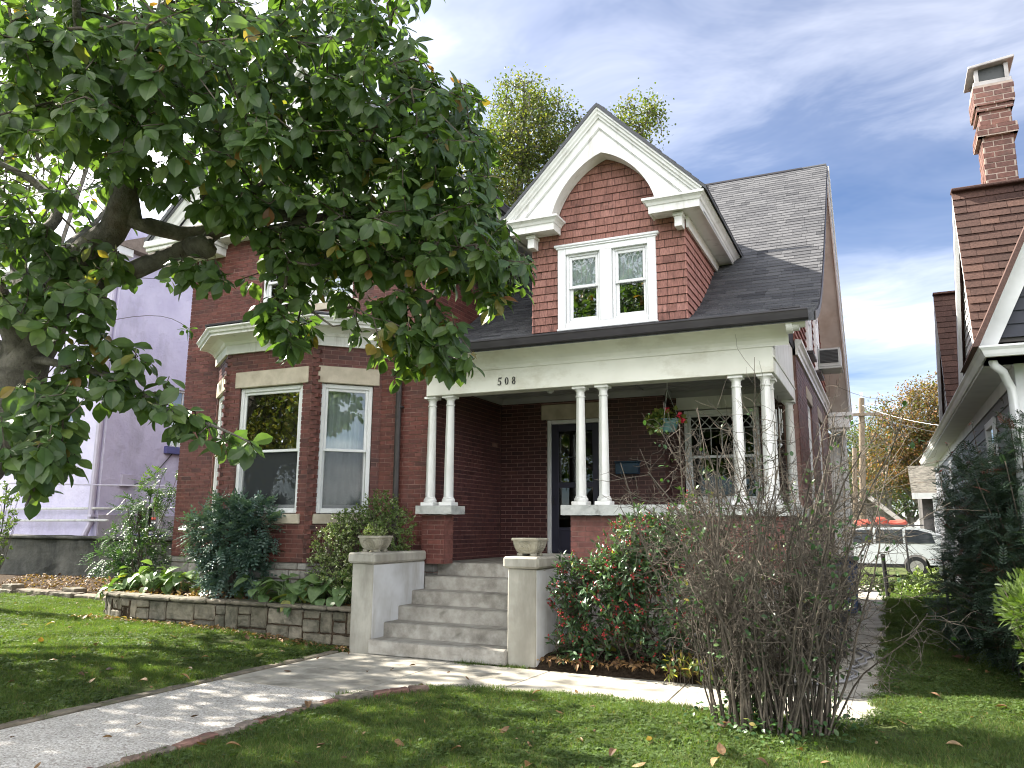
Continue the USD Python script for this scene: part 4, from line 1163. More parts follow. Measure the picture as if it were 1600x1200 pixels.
# ------------------------------------------------------------------ the purple house
def hit_y(px, py, y):
    d = FWD + RIGHT * (px - 800) / FPX - UP * (py - 600) / FPX
    return EYE + d * (y - EYE[1]) / d[1]


def hit_x(px, py, x):
    d = FWD + RIGHT * (px - 800) / FPX - UP * (py - 600) / FPX
    return EYE + d * (x - EYE[0]) / d[0]


M['lilac'] = mat('lilac_stucco', (.56, .52, .69), (.66, .62, .78), rough=.9, scale=1.3, detail=9, bump=.7, bscale=5, bdist=.05, spec=.2, stain=((.44, .41, .52), 1.1, .50, .70, (1, 1, .4)))
M['lilac_grey'] = mat('grey_base_stucco', (.36, .33, .37), (.45, .42, .46), rough=.95, scale=1.5, bump=.4, bscale=8, bdist=.03)
M['lilac_trim'] = mat('lilac_trim', (.50, .46, .58), (.56, .52, .64), rough=.6)
M['blue_sill'] = mat('blue_sill', (.075, .075, .22), (.10, .10, .27), rough=.6)
M['tan_roof'] = mat('tan_roof', (.17, .135, .11), (.24, .19, .16), rough=.9, scale=12)
purple = thing('purple_house', 'pale purple stucco house with blue window sills behind the old retaining wall', 'house')
PY = 13.1
PX = hit_y(163, 700, PY)[0]
PT = 9.4
front_open = sbox(PX - 2.55, 3.2, PX - 1.2, 4.9)
b = B().poly(sbox(-26, 1.0, PX - .002, PT - 1.2).difference(front_open), (0, PY, 0), X, -Y, -.3, 0)
part(purple, 'front_wall', b, M['lilac'])
swin = sbox(15.0, 3.55, 16.25, 5.1)
bwin = sbox(14.2, 1.28, 15.0, 2.0)
b = B().poly(sbox(PY + .02, 1.75, 26, PT).difference(unary_union([swin, bwin])), (PX, 0, 0), Y, X, -.3, 0)
part(purple, 'side_wall', b, M['lilac'])
part(purple, 'base_wall', B().poly(sbox(PY + .02, 1.0, 26, 1.75).difference(bwin), (PX, 0, 0), Y, X, -.25, .03), M['lilac_grey'])
part(purple, 'inner_wall', B().box(-25.8, PX - .6, PY + .6, PY + .7, 1, 8).box(PX - 1.2, PX - 1.1, PY + .7, 25.8, 1, 9).box(-26, PX - .3, 25.8, 26, 1, 9.3), M['interior'])


def plain_window(parent, O, U, N, u0, u1, z0, z1, cols, rows, fw=.06):
    b = B(); rect_frame(b, O, U, N, u0, u1, z0, z1, fw, -.16, -.05, .006)
    for k in range(1, cols):
        u = u0 + (u1 - u0) * k / cols
        b.frame(O, U, N, u - .014, u + .014, z0 + fw, z1 - fw, -.13, -.085)
    for k in range(1, rows):
        z = z0 + (z1 - z0) * k / rows
        b.frame(O, U, N, u0 + fw, u1 - fw, z - .016, z + .016, -.131, -.084)
    w = part(parent, 'window', b, M['window_white'])
    part(w, 'pane', B().frame(O, U, N, u0 + fw, u1 - fw, z0 + fw, z1 - fw, -.11, -.105), M['glass'])


plain_window(purple, (0, PY, 0), X, -Y, PX - 2.55, PX - 1.2, 3.2, 4.9, 2, 2)
plain_window(purple, (PX, 0, 0), Y, X, 15.0, 16.25, 3.55, 5.1, 3, 2)
plain_window(purple, (PX, 0, 0), Y, X, 14.2, 15.0, 1.28, 2.0, 2, 1)
part(purple, 'sill', B().box(PX - 2.7, PX - 1.05, PY - .12, PY + .05, 3.02, 3.20, .01), M['blue_sill'])
part(purple, 'sill', B().box(PX - .05, PX + .12, 14.85, 16.4, 3.36, 3.55, .01), M['blue_sill'])
part(purple, 'sill', B().box(PX - .05, PX + .14, 14.1, 15.1, 1.14, 1.28, .01), M['blue_sill'])
b = B().tube([(PX - .13, PY - .08, PT - 1.3), (PX - .13, PY - .08, 1.55), (PX - .2, PY - .16, 1.25)], .075, 10)
for z in (1.7, 4.2, 6.5):
    b.box(PX - .24, PX - .02, PY - .16, PY, z, z + .05)
part(purple, 'downspout', b, M['lilac_trim'])
part(purple, 'pipe', B().tube([(-26, PY - .1, 1.86), (PX + .02, PY - .1, 1.90), (PX + .12, PY + .2, 1.9), (PX + .12, PY + 1.0, 1.9)], .03, 8), M['white'])
part(purple, 'pipe', B().tube([(-26, PY - .14, 1.56), (PX + .05, PY - .14, 1.62), (PX + .5, PY - .1, 1.62)], .03, 8), M['white'])
part(purple, 'meter_box', B().box(PX, PX + .10, PY + .5, PY + .85, 2.45, 2.75, .01), M['lilac_trim'])
part(purple, 'cable', B().tube([(PX + .03, PY + .9, 2.5), (PX + .03, 14.5, 2.7), (PX + .03, 15.1, 3.36)], .012, 5), M['black'])
part(purple, 'eave', B().box(-26.4, PX + .25, PY - .45, PY + .1, PT - 1.25, PT - 1.05, .01), M['white'])
b = B()
b.add([(-26.4, PY - .5, PT - 1.05), (PX + .28, PY - .5, PT - 1.05), (PX + .28, PY + 2.6, PT + .5), (-26.4, PY + 2.6, PT + .5), (-26.4, PY + 2.6, PT - 1.05), (PX + .28, PY + 2.6, PT - 1.05)], [[0, 1, 2, 3], [0, 4, 5, 1], [0, 3, 4, 4], [1, 5, 2, 2]])
b.box(-26, PX + .2, PY + 2.4, 26.3, PT + .02, PT + .3)
part(purple, 'roof', b, M['tan_roof'])
hr = thing('handrail', 'thin pale metal handrail running in front of the purple wall', 'handrail')
p0, p1 = hit_y(66, 756, 12.7), hit_y(268, 773, 12.9)
p1[2] = p0[2] - .1
part(hr, 'rail', B().tube([p0 - (p1 - p0) * .4, p1], .016, 8), M['lilac_trim'])
for t in (-.3, .85):
    q = p0 + (p1 - p0) * t
    part(hr, 'post', B().tube([q, (q[0], q[1], 1.2)], .018, 6), M['black'])

# ------------------------------------------------------------------ the grey neighbour on the right
M['grey_siding'] = mat('grey_siding', (.13, .135, .145), (.17, .175, .185), rough=.55, scale=3)
M['blue_siding'] = mat('navy_siding', (.022, .026, .042), (.032, .037, .056), rough=.5, scale=3)
M['white_siding'] = mat('white_siding', (.52, .53, .53), (.62, .63, .63), rough=.5, scale=3)
M['brown_shingle'] = mat('brown_roof_shingle', None, rough=.85, scale=40, bump=.35, bscale=200, bdist=.003, spec=.3, tone=[(.062, .038, .032), (.105, .060, .049), (.080, .047, .039), (.130, .076, .060)])
M['old_brick'] = mat('chimney_brick', None, rough=.8, scale=12, bump=.4, bscale=70, bdist=.005, tone=[(.13, .060, .046), (.18, .085, .063), (.11, .055, .044), (.155, .072, .055)], stain=((.07, .06, .055), 2.5, .56, .76, (1, 1, 1.4)))
M['old_mortar'] = mat('chimney_mortar', (.34, .27, .22), (.44, .36, .30), rough=.95, scale=9)
M['galv'] = mat('galvanised_metal', (.30, .28, .26), (.46, .44, .42), rough=.5, scale=4, metallic=.3)
grey = thing('grey_house', 'dark grey sided house with white trim and brown shingled steep roofs at the right', 'house')
WX, NY = 1.42, 10.0            # its wall towards us, its front
EVX, EVY, EVZ = 1.06, 9.55, 3.50
# side wall of lapped boards, each a board
b = B().box(WX + .02, WX + .2, NY, 26, 0, 3.4)
sw = part(grey, 'side_wall', b, M['interior'])
nwin = (12.2, 12.95, 1.75, 2.95)
z, k = .4, 0
while z < 3.42:
    for (ya, yb) in ((NY + .12, nwin[0] - .1), (nwin[1] + .1, 26)) if nwin[2] - .1 < z + .1 < nwin[3] + .1 else ((NY + .12, 26),):
        v, f = cbox(0, .02, ya, yb, z, z + .165)
        v[:, 0] = WX + .02 - np.where(v[:, 0] > 0.01, .0, 1.0) * np.where(v[:, 2] > z + .1, .012, .030)
        part(sw, 'siding_board', (v, f), M['grey_siding'])
    z += .155; k += 1
part(grey, 'corner_board', B().box(WX - .03, WX + .10, NY - .03, NY + .12, 0, 3.42, .006), M['white_siding'])
b = B(); rect_frame(b, (WX, 0, 0), Y, -X, nwin[0] - .1, nwin[1] + .1, nwin[2] - .1, nwin[3] + .1, .10, -.05, .035, .006)
nw = part(grey, 'window', b, M['white_siding'])
part(nw, 'pane', B().box(WX - .0, WX + .01, nwin[0], nwin[1], nwin[2], nwin[3]), M['glass'])
part(nw, 'blind', B().box(WX + .012, WX + .018, nwin[0], nwin[1], nwin[2], nwin[3]), M['blind'])
# front wall and porch return beyond the frame's edge
part(grey, 'front_wall', B().box(WX, 9.5, NY, NY + .2, 0, 3.4), M['blue_siding'])
# eaves: soffit, fascia gutter round the corner, downspout
part(grey, 'soffit', B().box(EVX + .05, WX + .1, EVY + .08, 26, 3.36, 3.39).box(EVX + .05, 9.5, EVY + .08, NY, 3.36, 3.39), M['white_siding'])
part(grey, 'frieze_board', B().box(WX - .012, WX + .02, NY + .12, 26, 3.2, 3.36).box(WX + .3, 9.5, NY - .35, NY - .30, 3.22, 3.36), M['white_siding'])
gp3 = [(0, 0), (.0, -.115), (.07, -.115), (.085, -.09), (.10, -.05), (.125, -.02), (.125, 0), (.11, 0), (.08, -.08), (.012, -.1), (.012, 0)]
part(grey, 'gutter', B().sweep([(EVX + .1, 26, 3.50), (EVX + .1, EVY + .1, 3.50), (9.5, EVY + .1, 3.50)], gp3, Z3), M['white_siding'])
ds = [(EVX + .10, EVY + .16, 3.40), (EVX + .12, EVY + .17, 3.31), (EVX + .20, EVY + .24, 3.25), (WX - .12, NY - .12, 3.17), (WX - .075, NY - .07, 3.08), (WX - .07, NY - .06, 2.9), (WX - .07, NY - .06, .1)]
part(grey, 'downspout', B().tube(ds, .045, 10), M['white_siding'], smooth=True)
# low roof from the gutter up behind the dormers
b = B()
b.add([(EVX, 10.05, 3.5), (EVX, 26, 3.5), (5.2, 26, 7.2), (5.2, 10.05, 7.2), (9.5, 10.05, 3.5), (9.5, 26, 3.5), (5.2, 10.05, 3.45), (5.2, 26, 3.45)], [[0, 3, 2, 1], [3, 4, 5, 2], [0, 6, 3, 3], [4, 3, 6, 6]])
part(grey, 'roof', b, M['brown_shingle'], tone=.3)


def steep_gable(y_front, y_ridge, y_rear, z_ridge, x_face, depth=4.0):
    """A steep cross gable whose white sided end faces the brick house."""
    zf = 3.55
    endp = Polygon([(y_front + .06, zf), (y_ridge, z_ridge - .06), (y_rear - .03, zf)])
    w = part(grey, 'gable_wall', B().poly(endp, (x_face + .10, 0, 0), Y, -X, -.2, -.02), M['white_siding'])
    for (a, c, z0, z1) in courses(endp, .115, 30, .0):
        v, f = cbox(0, .02, a, c, z0, z1 + .01)
        v[:, 0] = x_face + .12 - np.where(v[:, 0] > .01, 0, 1.0) * np.where(v[:, 2] > z0 + .06, .012, .028)
        part(w, 'siding_board', (v, f), M['white_siding'])
    rp = [(x_face + .06, y_front - .0, zf), (x_face + .06, y_ridge, z_ridge), (x_face + .06, y_rear, zf)]
    b = B()
    b.poly(Polygon([(y_ridge, z_ridge - .02), (y_rear, zf - .02), (y_rear - .16, zf - .02), (y_ridge, z_ridge - .30)]), (x_face + .05, 0, 0), Y, -X, 0, .05)
    b.poly(Polygon([(y_ridge, z_ridge - .02), (y_front + .03, zf - .02), (y_front + .09, zf - .02), (y_ridge, z_ridge - .15)]), (x_face + .05, 0, 0), Y, -X, 0, .05)
    b.poly(Polygon([(y_ridge, z_ridge - .05), (y_rear, zf - .05), (y_rear - .03, zf - .05), (y_ridge, z_ridge - .10)]), (x_face + .10, 0, 0), Y, -X, -.25, .0)
    part(grey, 'barge_board', b, M['white_siding'])
    b = B().poly(Polygon([(y_front - .03, zf - .02), (y_ridge, z_ridge + .03), (y_rear + .03, zf - .02), (y_rear - .02, zf - .02), (y_ridge, z_ridge - .03), (y_front + .03, zf - .02)]), (x_face, 0, 0), Y, X, 0, depth)
    rf = part(grey, 'gable_roof', b, M['brown_shingle'], tone=.4)
    V = np.array([0, y_ridge - y_front + .03, z_ridge + .03 - zf + .02]); ln = np.linalg.norm(V); V /= ln
    pieces(rf, 'brown_shingle', courses(sbox(0, 0, depth, ln + .01), .125, .26, .004, vary=.4, seed=70), (x_face, y_front - .03, zf - .02), X, V, np.array([0, -V[2], V[1]]), 0, .016, M['brown_shingle'], tilt=.7, seed=71, jitter=.002)
    v, f = cbox(x_face - .01, x_face + depth, y_ridge - .09, y_ridge + .09, z_ridge + .02, z_ridge + .06, .01)
    part(grey, 'ridge_cap', (v, f), M['brown_shingle'], tone=.6)


steep_gable(10.75, 11.75, 13.35, 6.08, 1.13)
steep_gable(15.6, 16.6, 18.0, 5.95, 1.13)
# front gable with white barge and navy boards
fg = Polygon([(1.12, 3.56), (2.85, 7.3), (4.6, 3.56)])
w = part(grey, 'front_gable', B().poly(fg.buffer(-.02), (0, EVY + .25, 0), X, -Y, -.2, -.02), M['interior'])
for (a, c, z0, z1) in courses(fg.buffer(-.03), .145, 30, .0):
    v, f = cbox(a, c, 0, .02, z0, z1 + .01)
    v[:, 1] = EVY + .25 + .02 - np.where(v[:, 1] > .01, 0, 1.0) * np.where(v[:, 2] > z0 + .07, .012, .03)
    part(w, 'siding_board', (v, f), M['blue_siding'])
b = B().sweep([(1.02, EVY + .2, 3.56), (2.85, EVY + .2, 7.42), (4.68, EVY + .2, 3.56)], [(0, -.02), (0, .10), (.03, .10), (.05, .06), (.20, .05), (.20, -.02)], -Y)
part(grey, 'barge_board', b, M['white_siding'])
b = B()
for sx in (1, -1):
    e = (.98, 3.50) if sx > 0 else (4.72, 3.50)
    b.poly(Polygon([e, (2.85, 7.52), (2.85, 7.43), (e[0] + .06 * sx, 3.5)]), (0, EVY - .0, 0), X, Y, 0, 1.6)
part(grey, 'front_gable_roof', b, M['brown_shingle'], tone=.55)

# brick chimney standing on the grey house, with a sheet-metal cap
ch = thing('brick_chimney', 'tall corbelled red brick chimney with rusty metal cap above the grey house', 'chimney')
CX0, CX1, CY0, CY1 = 1.50, 1.99, 12.0, 12.5
CX0, CX1 = hit_y(1541, 285, 12.0)[0], hit_y(1593, 285, 12.0)[0]
zc = 5.6
part(ch, 'core', B().box(CX0 + .012, CX1 - .012, CY0 + .012, CY1 - .012, zc, 7.42), M['old_mortar'])


def ring(z0, z1, out, seed):
    for O, U, N, w in (((CX0 - out, CY0 - out, 0), X, -Y, CX1 - CX0 + 2 * out), ((CX0 - out, CY1 + out, 0), -Y, -X, CY1 - CY0 + 2 * out), ((CX1 + out, CY0 - out, 0), Y, X, CY1 - CY0 + 2 * out)):
        part_core = B().frame(O, U, N, .01, w - .01, z0, z1, -.1, -.008)
        c_ = part(ch, 'mortar_bed', part_core, M['old_mortar'])
        pieces(c_, 'chimney_brick', courses(sbox(0, z0, w, z1), .080, .208, .014, phase=.03, z0=5.6, seed=seed), O, U, Z3, N, -.01, -.004, M['old_brick'], seed=seed)


ring(zc, 6.94, 0, 80)
ring(6.94, 7.09, .055, 81)
ring(7.09, 7.32, .0, 82)
ring(7.32, 7.40, .03, 83)
ring(7.40, 7.70, .055, 84)
mx, my = (CX0 + CX1) / 2, (CY0 + CY1) / 2
hw, hy = (CX1 - CX0) / 2 + .04, (CY1 - CY0) / 2 + .04
part(ch, 'cap_band', B().box(mx - hw, mx + hw, my - hy, my + hy, 7.70, 7.765, .006), M['galv'])
part(ch, 'cap_mesh', B().box(mx - hw + .06, mx + hw - .06, my - hy + .06, my + hy - .06, 7.765, 7.98), M['screen'])
for sx in (-1, 1):
    for sy in (-1, 1):
        part(ch, 'cap_leg', B().box(mx + sx * (hw - .05) - .025, mx + sx * (hw - .05) + .025, my + sy * (hy - .05) - .025, my + sy * (hy - .05) + .025, 7.765, 7.99), M['galv'])
v, f = cbox(mx - hw - .05, mx + hw + .05, my - hy - .05, my + hy + .05, 7.98, 8.02, .008)
v[:, 2] += .10 * (v[:, 0] - mx) - .02 * (v[:, 1] - my)
part(ch, 'cap_lid', (v, f), M['galv'])
# ------------------------------------------------------------------ foliage tools
def leaf_shape(length, width, fold=.18, droop=.25, n=4, base=.35, tip=1.0, petiole=0.0):
    """A leaf along +y, its face to +z: folded on the midrib, drooping at the tip; base: where it is widest."""
    v, f = [], []
    for i in range(n + 1):
        t = i / n
        w = width / 2 * (math.sin(math.pi * min(t, 1) ** (math.log(.5) / math.log(base))) ** .85 if 0 < t < 1 else 0)
        y = petiole + length * t
        z = -droop * length * t * t
        if w < 1e-6:
            v.append((0, y, z))
        else:
            v += [(-w, y, z + fold * w), (0, y, z), (w, y, z + fold * w)]
    f = [(0, 2, 1), (0, 3, 2)]
    k = 1
    for i in range(1, n - 1):
        a, b = 1 + 3 * (i - 1), 1 + 3 * i
        f += [(a, a + 1, b + 1), (a, b + 1, b), (a + 1, a + 2, b + 2), (a + 1, b + 2, b + 1)]
    a = 1 + 3 * (n - 2)
    e = len(v) - 1
    f += [(a, a + 1, e), (a + 1, a + 2, e)]
    return np.array(v, float), np.array(f)


def unit(v):
    v = np.asarray(v, float)
    return v / (np.linalg.norm(v, axis=-1, keepdims=True) + 1e-12)


def place_leaves(shape, pos, dirs, up, size, tone):
    """Many copies of a leaf as one (v, f, tone): dirs where they point, up roughly where the face looks."""
    v0, f0 = shape
    d = unit(dirs)
    s = unit(np.cross(d, up))
    n = np.cross(s, d)
    size = np.broadcast_to(size, (len(pos),))
    v = pos[:, None] + size[:, None, None] * (v0[None, :, :1] * s[:, None] + v0[None, :, 1:2] * d[:, None] + v0[None, :, 2:] * n[:, None])
    f = (f0[None] + len(v0) * np.arange(len(pos))[:, None, None]).reshape(-1, 3)
    return v, f, np.repeat(tone, len(v0))


def segments(p0, p1, r0, r1, sides=4):
    """Tapered sticks, each a little prism, as one mesh."""
    p0, p1 = np.asarray(p0, float), np.asarray(p1, float)
    d = unit(p1 - p0)
    a = np.cross(d, np.where(np.abs(d[:, 2:]) < .9, [0, 0, 1.0], [1.0, 0, 0]))
    a = unit(a); b = np.cross(d, a)
    ang = np.arange(sides) * 2 * np.pi / sides
    ring = np.cos(ang)[None, :, None] * a[:, None] + np.sin(ang)[None, :, None] * b[:, None]
    v = np.concatenate([p0[:, None] + ring * np.reshape(r0, (-1, 1, 1)), p1[:, None] + ring * np.reshape(r1, (-1, 1, 1))], 1)
    q = np.array([[j, (j + 1) % sides, sides + (j + 1) % sides, sides + j] for j in range(sides)])
    f = np.vstack([q[:, [0, 1, 2]], q[:, [0, 2, 3]]])
    f = (f[None] + 2 * sides * np.arange(len(p0))[:, None, None]).reshape(-1, 3)
    return v.reshape(-1, 3), f


def leaves_part(parent, name, rest_name, v, f0, tone, material, limit=300, smooth=False):
    """Leaves: the ones that show largest become prims, the others one mesh of stuff. v: (n, k, 3)."""
    n, k = v.shape[:2]
    c = v.mean(1)
    p = project(c)
    ok = (p[:, 2] > .3) & (p[:, 0] > 0) & (p[:, 0] < 1600) & (p[:, 1] > 0) & (p[:, 1] < 1200)
    ext = np.linalg.norm(v.max(1) - v.min(1), axis=1) / np.maximum(p[:, 2], .3) * ok
    idx = np.argsort(-ext)[:limit]
    rest = np.ones(n, bool); rest[idx] = False
    tl = tone.reshape(n, k)
    for i in idx:
        part(parent, name, (v[i], f0), material, tone=tl[i], smooth=smooth)
    m = int(rest.sum())
    if m:
        f = (f0[None] + k * np.arange(m)[:, None, None]).reshape(-1, 3)
        part(parent, rest_name, (v[rest].reshape(-1, 3), f), material, tone=tl[rest].ravel(), kind='stuff', smooth=smooth)


class Skeleton:
    """A branching frame: nodes with parents; tips are drawn to the nearest wood."""

    def __init__(self):
        self.p, self.par, self.base = [], [], []

    def line(self, pts, parent=-1, step=.12, base=0.0):
        """Adds a limb through points; returns the indices of its nodes."""
        pts = np.asarray(pts, float)
        d = np.concatenate([[0], np.cumsum(np.linalg.norm(np.diff(pts, axis=0), axis=1))])
        n = max(2, int(d[-1] / step) + 1)
        t = np.linspace(0, d[-1], n)
        if len(pts) > 3:
            from scipy.interpolate import PchipInterpolator
            q = np.stack([PchipInterpolator(d, pts[:, k])(t) for k in range(3)], 1)
        else:
            q = np.stack([np.interp(t, d, pts[:, k]) for k in range(3)], 1)
        out = []
        for x in q[(0 if parent < 0 else 1):]:
            self.p.append(x); self.par.append(parent); self.base.append(base)
            parent = len(self.p) - 1
            out.append(parent)
        return out

    def reach(self, targets, step=.16, sag=.12, rng=None, noise=.18, order_from=None):
        """Joins every target to the nearest wood by a bent twig; returns the tip nodes."""
        tg = np.asarray(targets, float)
        src = np.asarray(self.p)
        from scipy.spatial import cKDTree
        d0 = cKDTree(src).query(tg)[0]
        tips = []
        cap = len(src) + int(len(tg) * 14)
        P = np.zeros((cap, 3)); P[:len(src)] = src; n = len(src)
        for i in np.argsort(d0):
            t = tg[i]
            dd = ((P[:n] - t) ** 2).sum(1)
            j = int(np.argmin(dd))
            a = P[j]
            L_ = math.sqrt(dd[j])
            k = max(1, int(L_ / step))
            par = j
            side = rng.normal(0, 1, 3) * noise * L_
            for m in range(1, k + 1):
                s = m / k
                x = a + (t - a) * s + side * math.sin(math.pi * s) * .5 + np.array([0, 0, sag * L_ * math.sin(math.pi * s)])
                if n >= cap:
                    P = np.vstack([P, np.zeros((cap, 3))]); cap *= 2
                P[n] = x; n += 1
                self.p.append(x); self.par.append(par); self.base.append(0.0)
                par = len(self.p) - 1
            tips.append(par)
        return tips

    def radii(self, tip=.004, power=2.3, scale=1.0):
        n = len(self.p)
        w = np.zeros(n)
        kids = np.zeros(n, int)
        for i in range(n - 1, -1, -1):
            if w[i] == 0:
                w[i] = tip ** power
            if self.par[i] >= 0:
                w[self.par[i]] += w[i]
        return np.maximum(w ** (1 / power) * scale, self.base)

    def wood(self, r, lo=0, hi=9, sides=5):
        p, par = np.asarray(self.p), np.asarray(self.par)
        i = np.nonzero((par >= 0) & (r >= lo) & (r < hi))[0]
        return segments(p[par[i]], p[i], np.minimum(r[par[i]], r[i] * 1.5), r[i], sides)


M['bark'] = mat('magnolia_bark', (.060, .055, .045), (.155, .145, .12), rough=.95, scale=7, detail=8, bump=.9, bscale=22, bdist=.03, stain=((.11, .075, .045), 1.5, .56, .74, (1, 1, 1)))
M['twig'] = mat('twig_bark', (.05, .04, .03), (.11, .09, .07), rough=.9, scale=20)
GREEN = [(0.0, (.052, .092, .036)), (.35, (.085, .145, .050)), (.62, (.120, .185, .060)), (.80, (.175, .235, .07)), (.90, (.22, .20, .05)), (.96, (.30, .21, .06)), (1.0, (.24, .10, .035))]
M['magnolia_leaf'] = leaf_mat('magnolia_leaf', GREEN, rough=.40, trans=.38, tint=(1.5, 1.7, .5), spec=.6)

# ------------------------------------------------------------------ the magnolia
mag = thing('magnolia_tree', 'big leafy magnolia leaning from the left over the walk and bay window', 'tree')
rng = np.random.default_rng(2024)
S = Skeleton()
trunk = S.line([(-8.35, 4.35, -.05), (-8.1, 4.4, .7), (-7.75, 4.4, 1.5), at(8, 640, 6.9), at(40, 560, 6.9), at(80, 480, 6.9)], base=.0)
n_tr = len(trunk)
limbs = []
top1 = S.line([at(80, 480, 6.9), at(130, 400, 6.9), at(185, 345, 6.95), at(200, 270, 7.0), at(205, 200, 7.1), at(240, 90, 7.2), at(270, -60, 7.2), at(290, -220, 7.1)], trunk[-1])
limbA = S.line([at(60, 530, 6.9), at(120, 455, 7.0), at(190, 430, 7.0), at(260, 400, 7.05), at(318, 376, 7.1), at(345, 358, 7.1), at(400, 345, 7.2), at(460, 330, 7.3), at(540, 318, 7.5), at(620, 330, 7.7), at(700, 350, 7.8)], trunk[-4])
limbB = S.line([at(185, 345, 6.95), at(230, 352, 7.0), at(280, 365, 7.1), at(325, 360, 7.15)], top1[min(10, len(top1) - 1)])
limbC = S.line([at(40, 560, 6.9), at(0, 470, 6.6), at(-60, 330, 6.4), at(-100, 180, 6.3), at(-90, 0, 6.2)], trunk[-6])
limbD = S.line([at(80, 480, 6.9), at(30, 400, 7.4), at(90, 330, 7.9), at(60, 290, 8.1), at(10, 260, 8.2), at(-60, 230, 8.2)], trunk[-1])
limbE = S.line([at(205, 200, 7.1), at(280, 130, 7.1), at(390, 80, 7.0), at(500, 60, 7.2), at(620, 70, 7.4)], top1[min(22, len(top1) - 1)])
limbF = S.line([at(345, 358, 7.1), at(420, 280, 7.0), at(520, 220, 7.1), at(620, 190, 7.3), at(700, 190, 7.5)], limbA[min(20, len(limbA) - 1)])
limbG = S.line([at(40, 560, 6.9), at(100, 570, 6.6), at(180, 590, 6.5), at(260, 640, 6.5), at(340, 668, 6.5), at(392, 692, 6.5)], trunk[-6])
limbH = S.line([at(10, 640, 6.9), at(40, 650, 6.2), at(70, 690, 6.0), at(60, 740, 5.9), at(40, 790, 5.9)], trunk[-8])
limbI = S.line([at(400, 345, 7.2), at(430, 420, 6.9), at(470, 470, 6.7), at(520, 510, 6.6)], limbA[min(26, len(limbA) - 1)])
limbJ = S.line([at(540, 318, 7.5), at(600, 420, 7.3), at(660, 480, 7.2), at(700, 540, 7.1)], limbA[-16])
limbK = S.line([at(205, 200, 7.1), at(150, 110, 6.4), at(120, 20, 5.8), at(140, -120, 5.4), at(260, -260, 5.3)], top1[min(22, len(top1) - 1)])
limbL = S.line([at(80, 480, 6.9), (-8.3, 5.6, 4.6), (-9.0, 6.6, 5.6), (-9.6, 7.2, 6.6)], trunk[-1])
limbM = S.line([at(40, 560, 6.9), (-8.4, 3.6, 3.9), (-9.2, 3.0, 4.9), (-10.0, 2.8, 5.8)], trunk[-6])

# where the leafy twig ends are: regions of the crown, each with its own depth
REG = [
    # polygon in the photograph, near and far depth, how many
    ([(0, -40), (0, 215), (60, 215), (130, 225), (150, 300), (230, 290), (300, 300), (350, 330), (470, 330), (520, 380), (640, 395), (780, 420), (838, 432), (790, 345), (770, 250), (768, 190), (740, 130), (660, 75), (640, 20), (690, -40)], 6.0, 8.2, 820),
    ([(430, 120), (640, 80), (750, 135), (765, 200), (770, 260), (795, 340), (835, 425), (700, 420), (560, 380), (440, 300)], 6.6, 8.0, 330),
    ([(0, 0), (430, 0), (430, 250), (200, 260), (0, 200)], 5.2, 6.6, 230),
    ([(640, 385), (838, 425), (805, 460), (770, 475), (720, 440), (650, 430)], 7.0, 7.8, 34),
    ([(400, 340), (640, 370), (660, 430), (560, 410), (470, 420), (400, 390)], 6.4, 7.4, 70),
    ([(270, 300), (420, 290), (430, 345), (330, 350)], 6.4, 7.2, 30),
    ([(280, 405), (330, 395), (380, 440), (370, 470), (330, 450), (290, 430)], 6.3, 6.7, 12),
    ([(370, 440), (440, 400), (540, 390), (640, 430), (700, 480), (745, 560), (700, 580), (660, 560), (600, 590), (570, 540), (500, 470), (470, 545), (430, 560), (415, 530), (395, 480)], 6.3, 7.2, 100),
    ([(600, 470), (700, 490), (748, 570), (705, 585), (655, 575), (620, 598), (590, 560)], 6.7, 7.2, 36),
    ([(0, 420), (90, 400), (170, 440), (175, 500), (100, 520), (0, 500)], 6.0, 6.8, 40),
    ([(50, 350), (180, 370), (215, 420), (170, 450), (60, 430)], 6.5, 7.0, 34),
    ([(0, 310), (60, 320), (70, 365), (30, 390), (0, 390)], 6.4, 7.2, 16),
    ([(90, 540), (180, 515), (250, 560), (290, 600), (250, 640), (180, 620), (110, 610)], 6.2, 6.9, 40),
    ([(250, 610), (300, 640), (350, 660), (395, 690), (350, 695), (280, 672), (245, 655)], 6.2, 6.7, 20),
    ([(0, 640), (70, 620), (105, 660), (120, 720), (80, 800), (45, 790), (0, 700)], 5.6, 6.3, 40),
    ([(10, 570), (130, 600), (130, 680), (80, 660), (20, 650)], 5.8, 6.6, 22),
    ([(-520, -420), (-520, 560), (-20, 500), (-10, 200), (-10, -60), (700, -60), (640, -330), (200, -520)], 5.0, 8.6, 620),
]
targets = []
for poly, d0, d1, n in REG:
    P = Polygon(poly).buffer(0)
    x0, y0, x1, y1 = P.bounds
    k = 0
    while k < n:
        x, y = rng.uniform(x0, x1), rng.uniform(y0, y1)
        if not P.contains(shapely.Point(x, y)):
            continue
        if (18 < x < 128 and 228 < y < 322) or (232 < x < 300 and 292 < y < 352 and rng.random() < .8):
            continue
        c = at(x, y, rng.uniform(d0, d1))
        if c[2] < 1.7:
            continue
        targets.append(c); k += 1
for c in rng.normal([-9.3, 4.6, 5.6], [1.25, 1.3, .9], (260, 3)):        # the far side of the crown
    if c[2] > 3.6:
        targets.append(c)
targets = np.array(targets)
tips = S.reach(targets, rng=rng, sag=.10, noise=.22)
r = S.radii(tip=.0042, power=2.15)
SP, SPAR = np.asarray(S.p), np.asarray(S.par)
bigv = B()
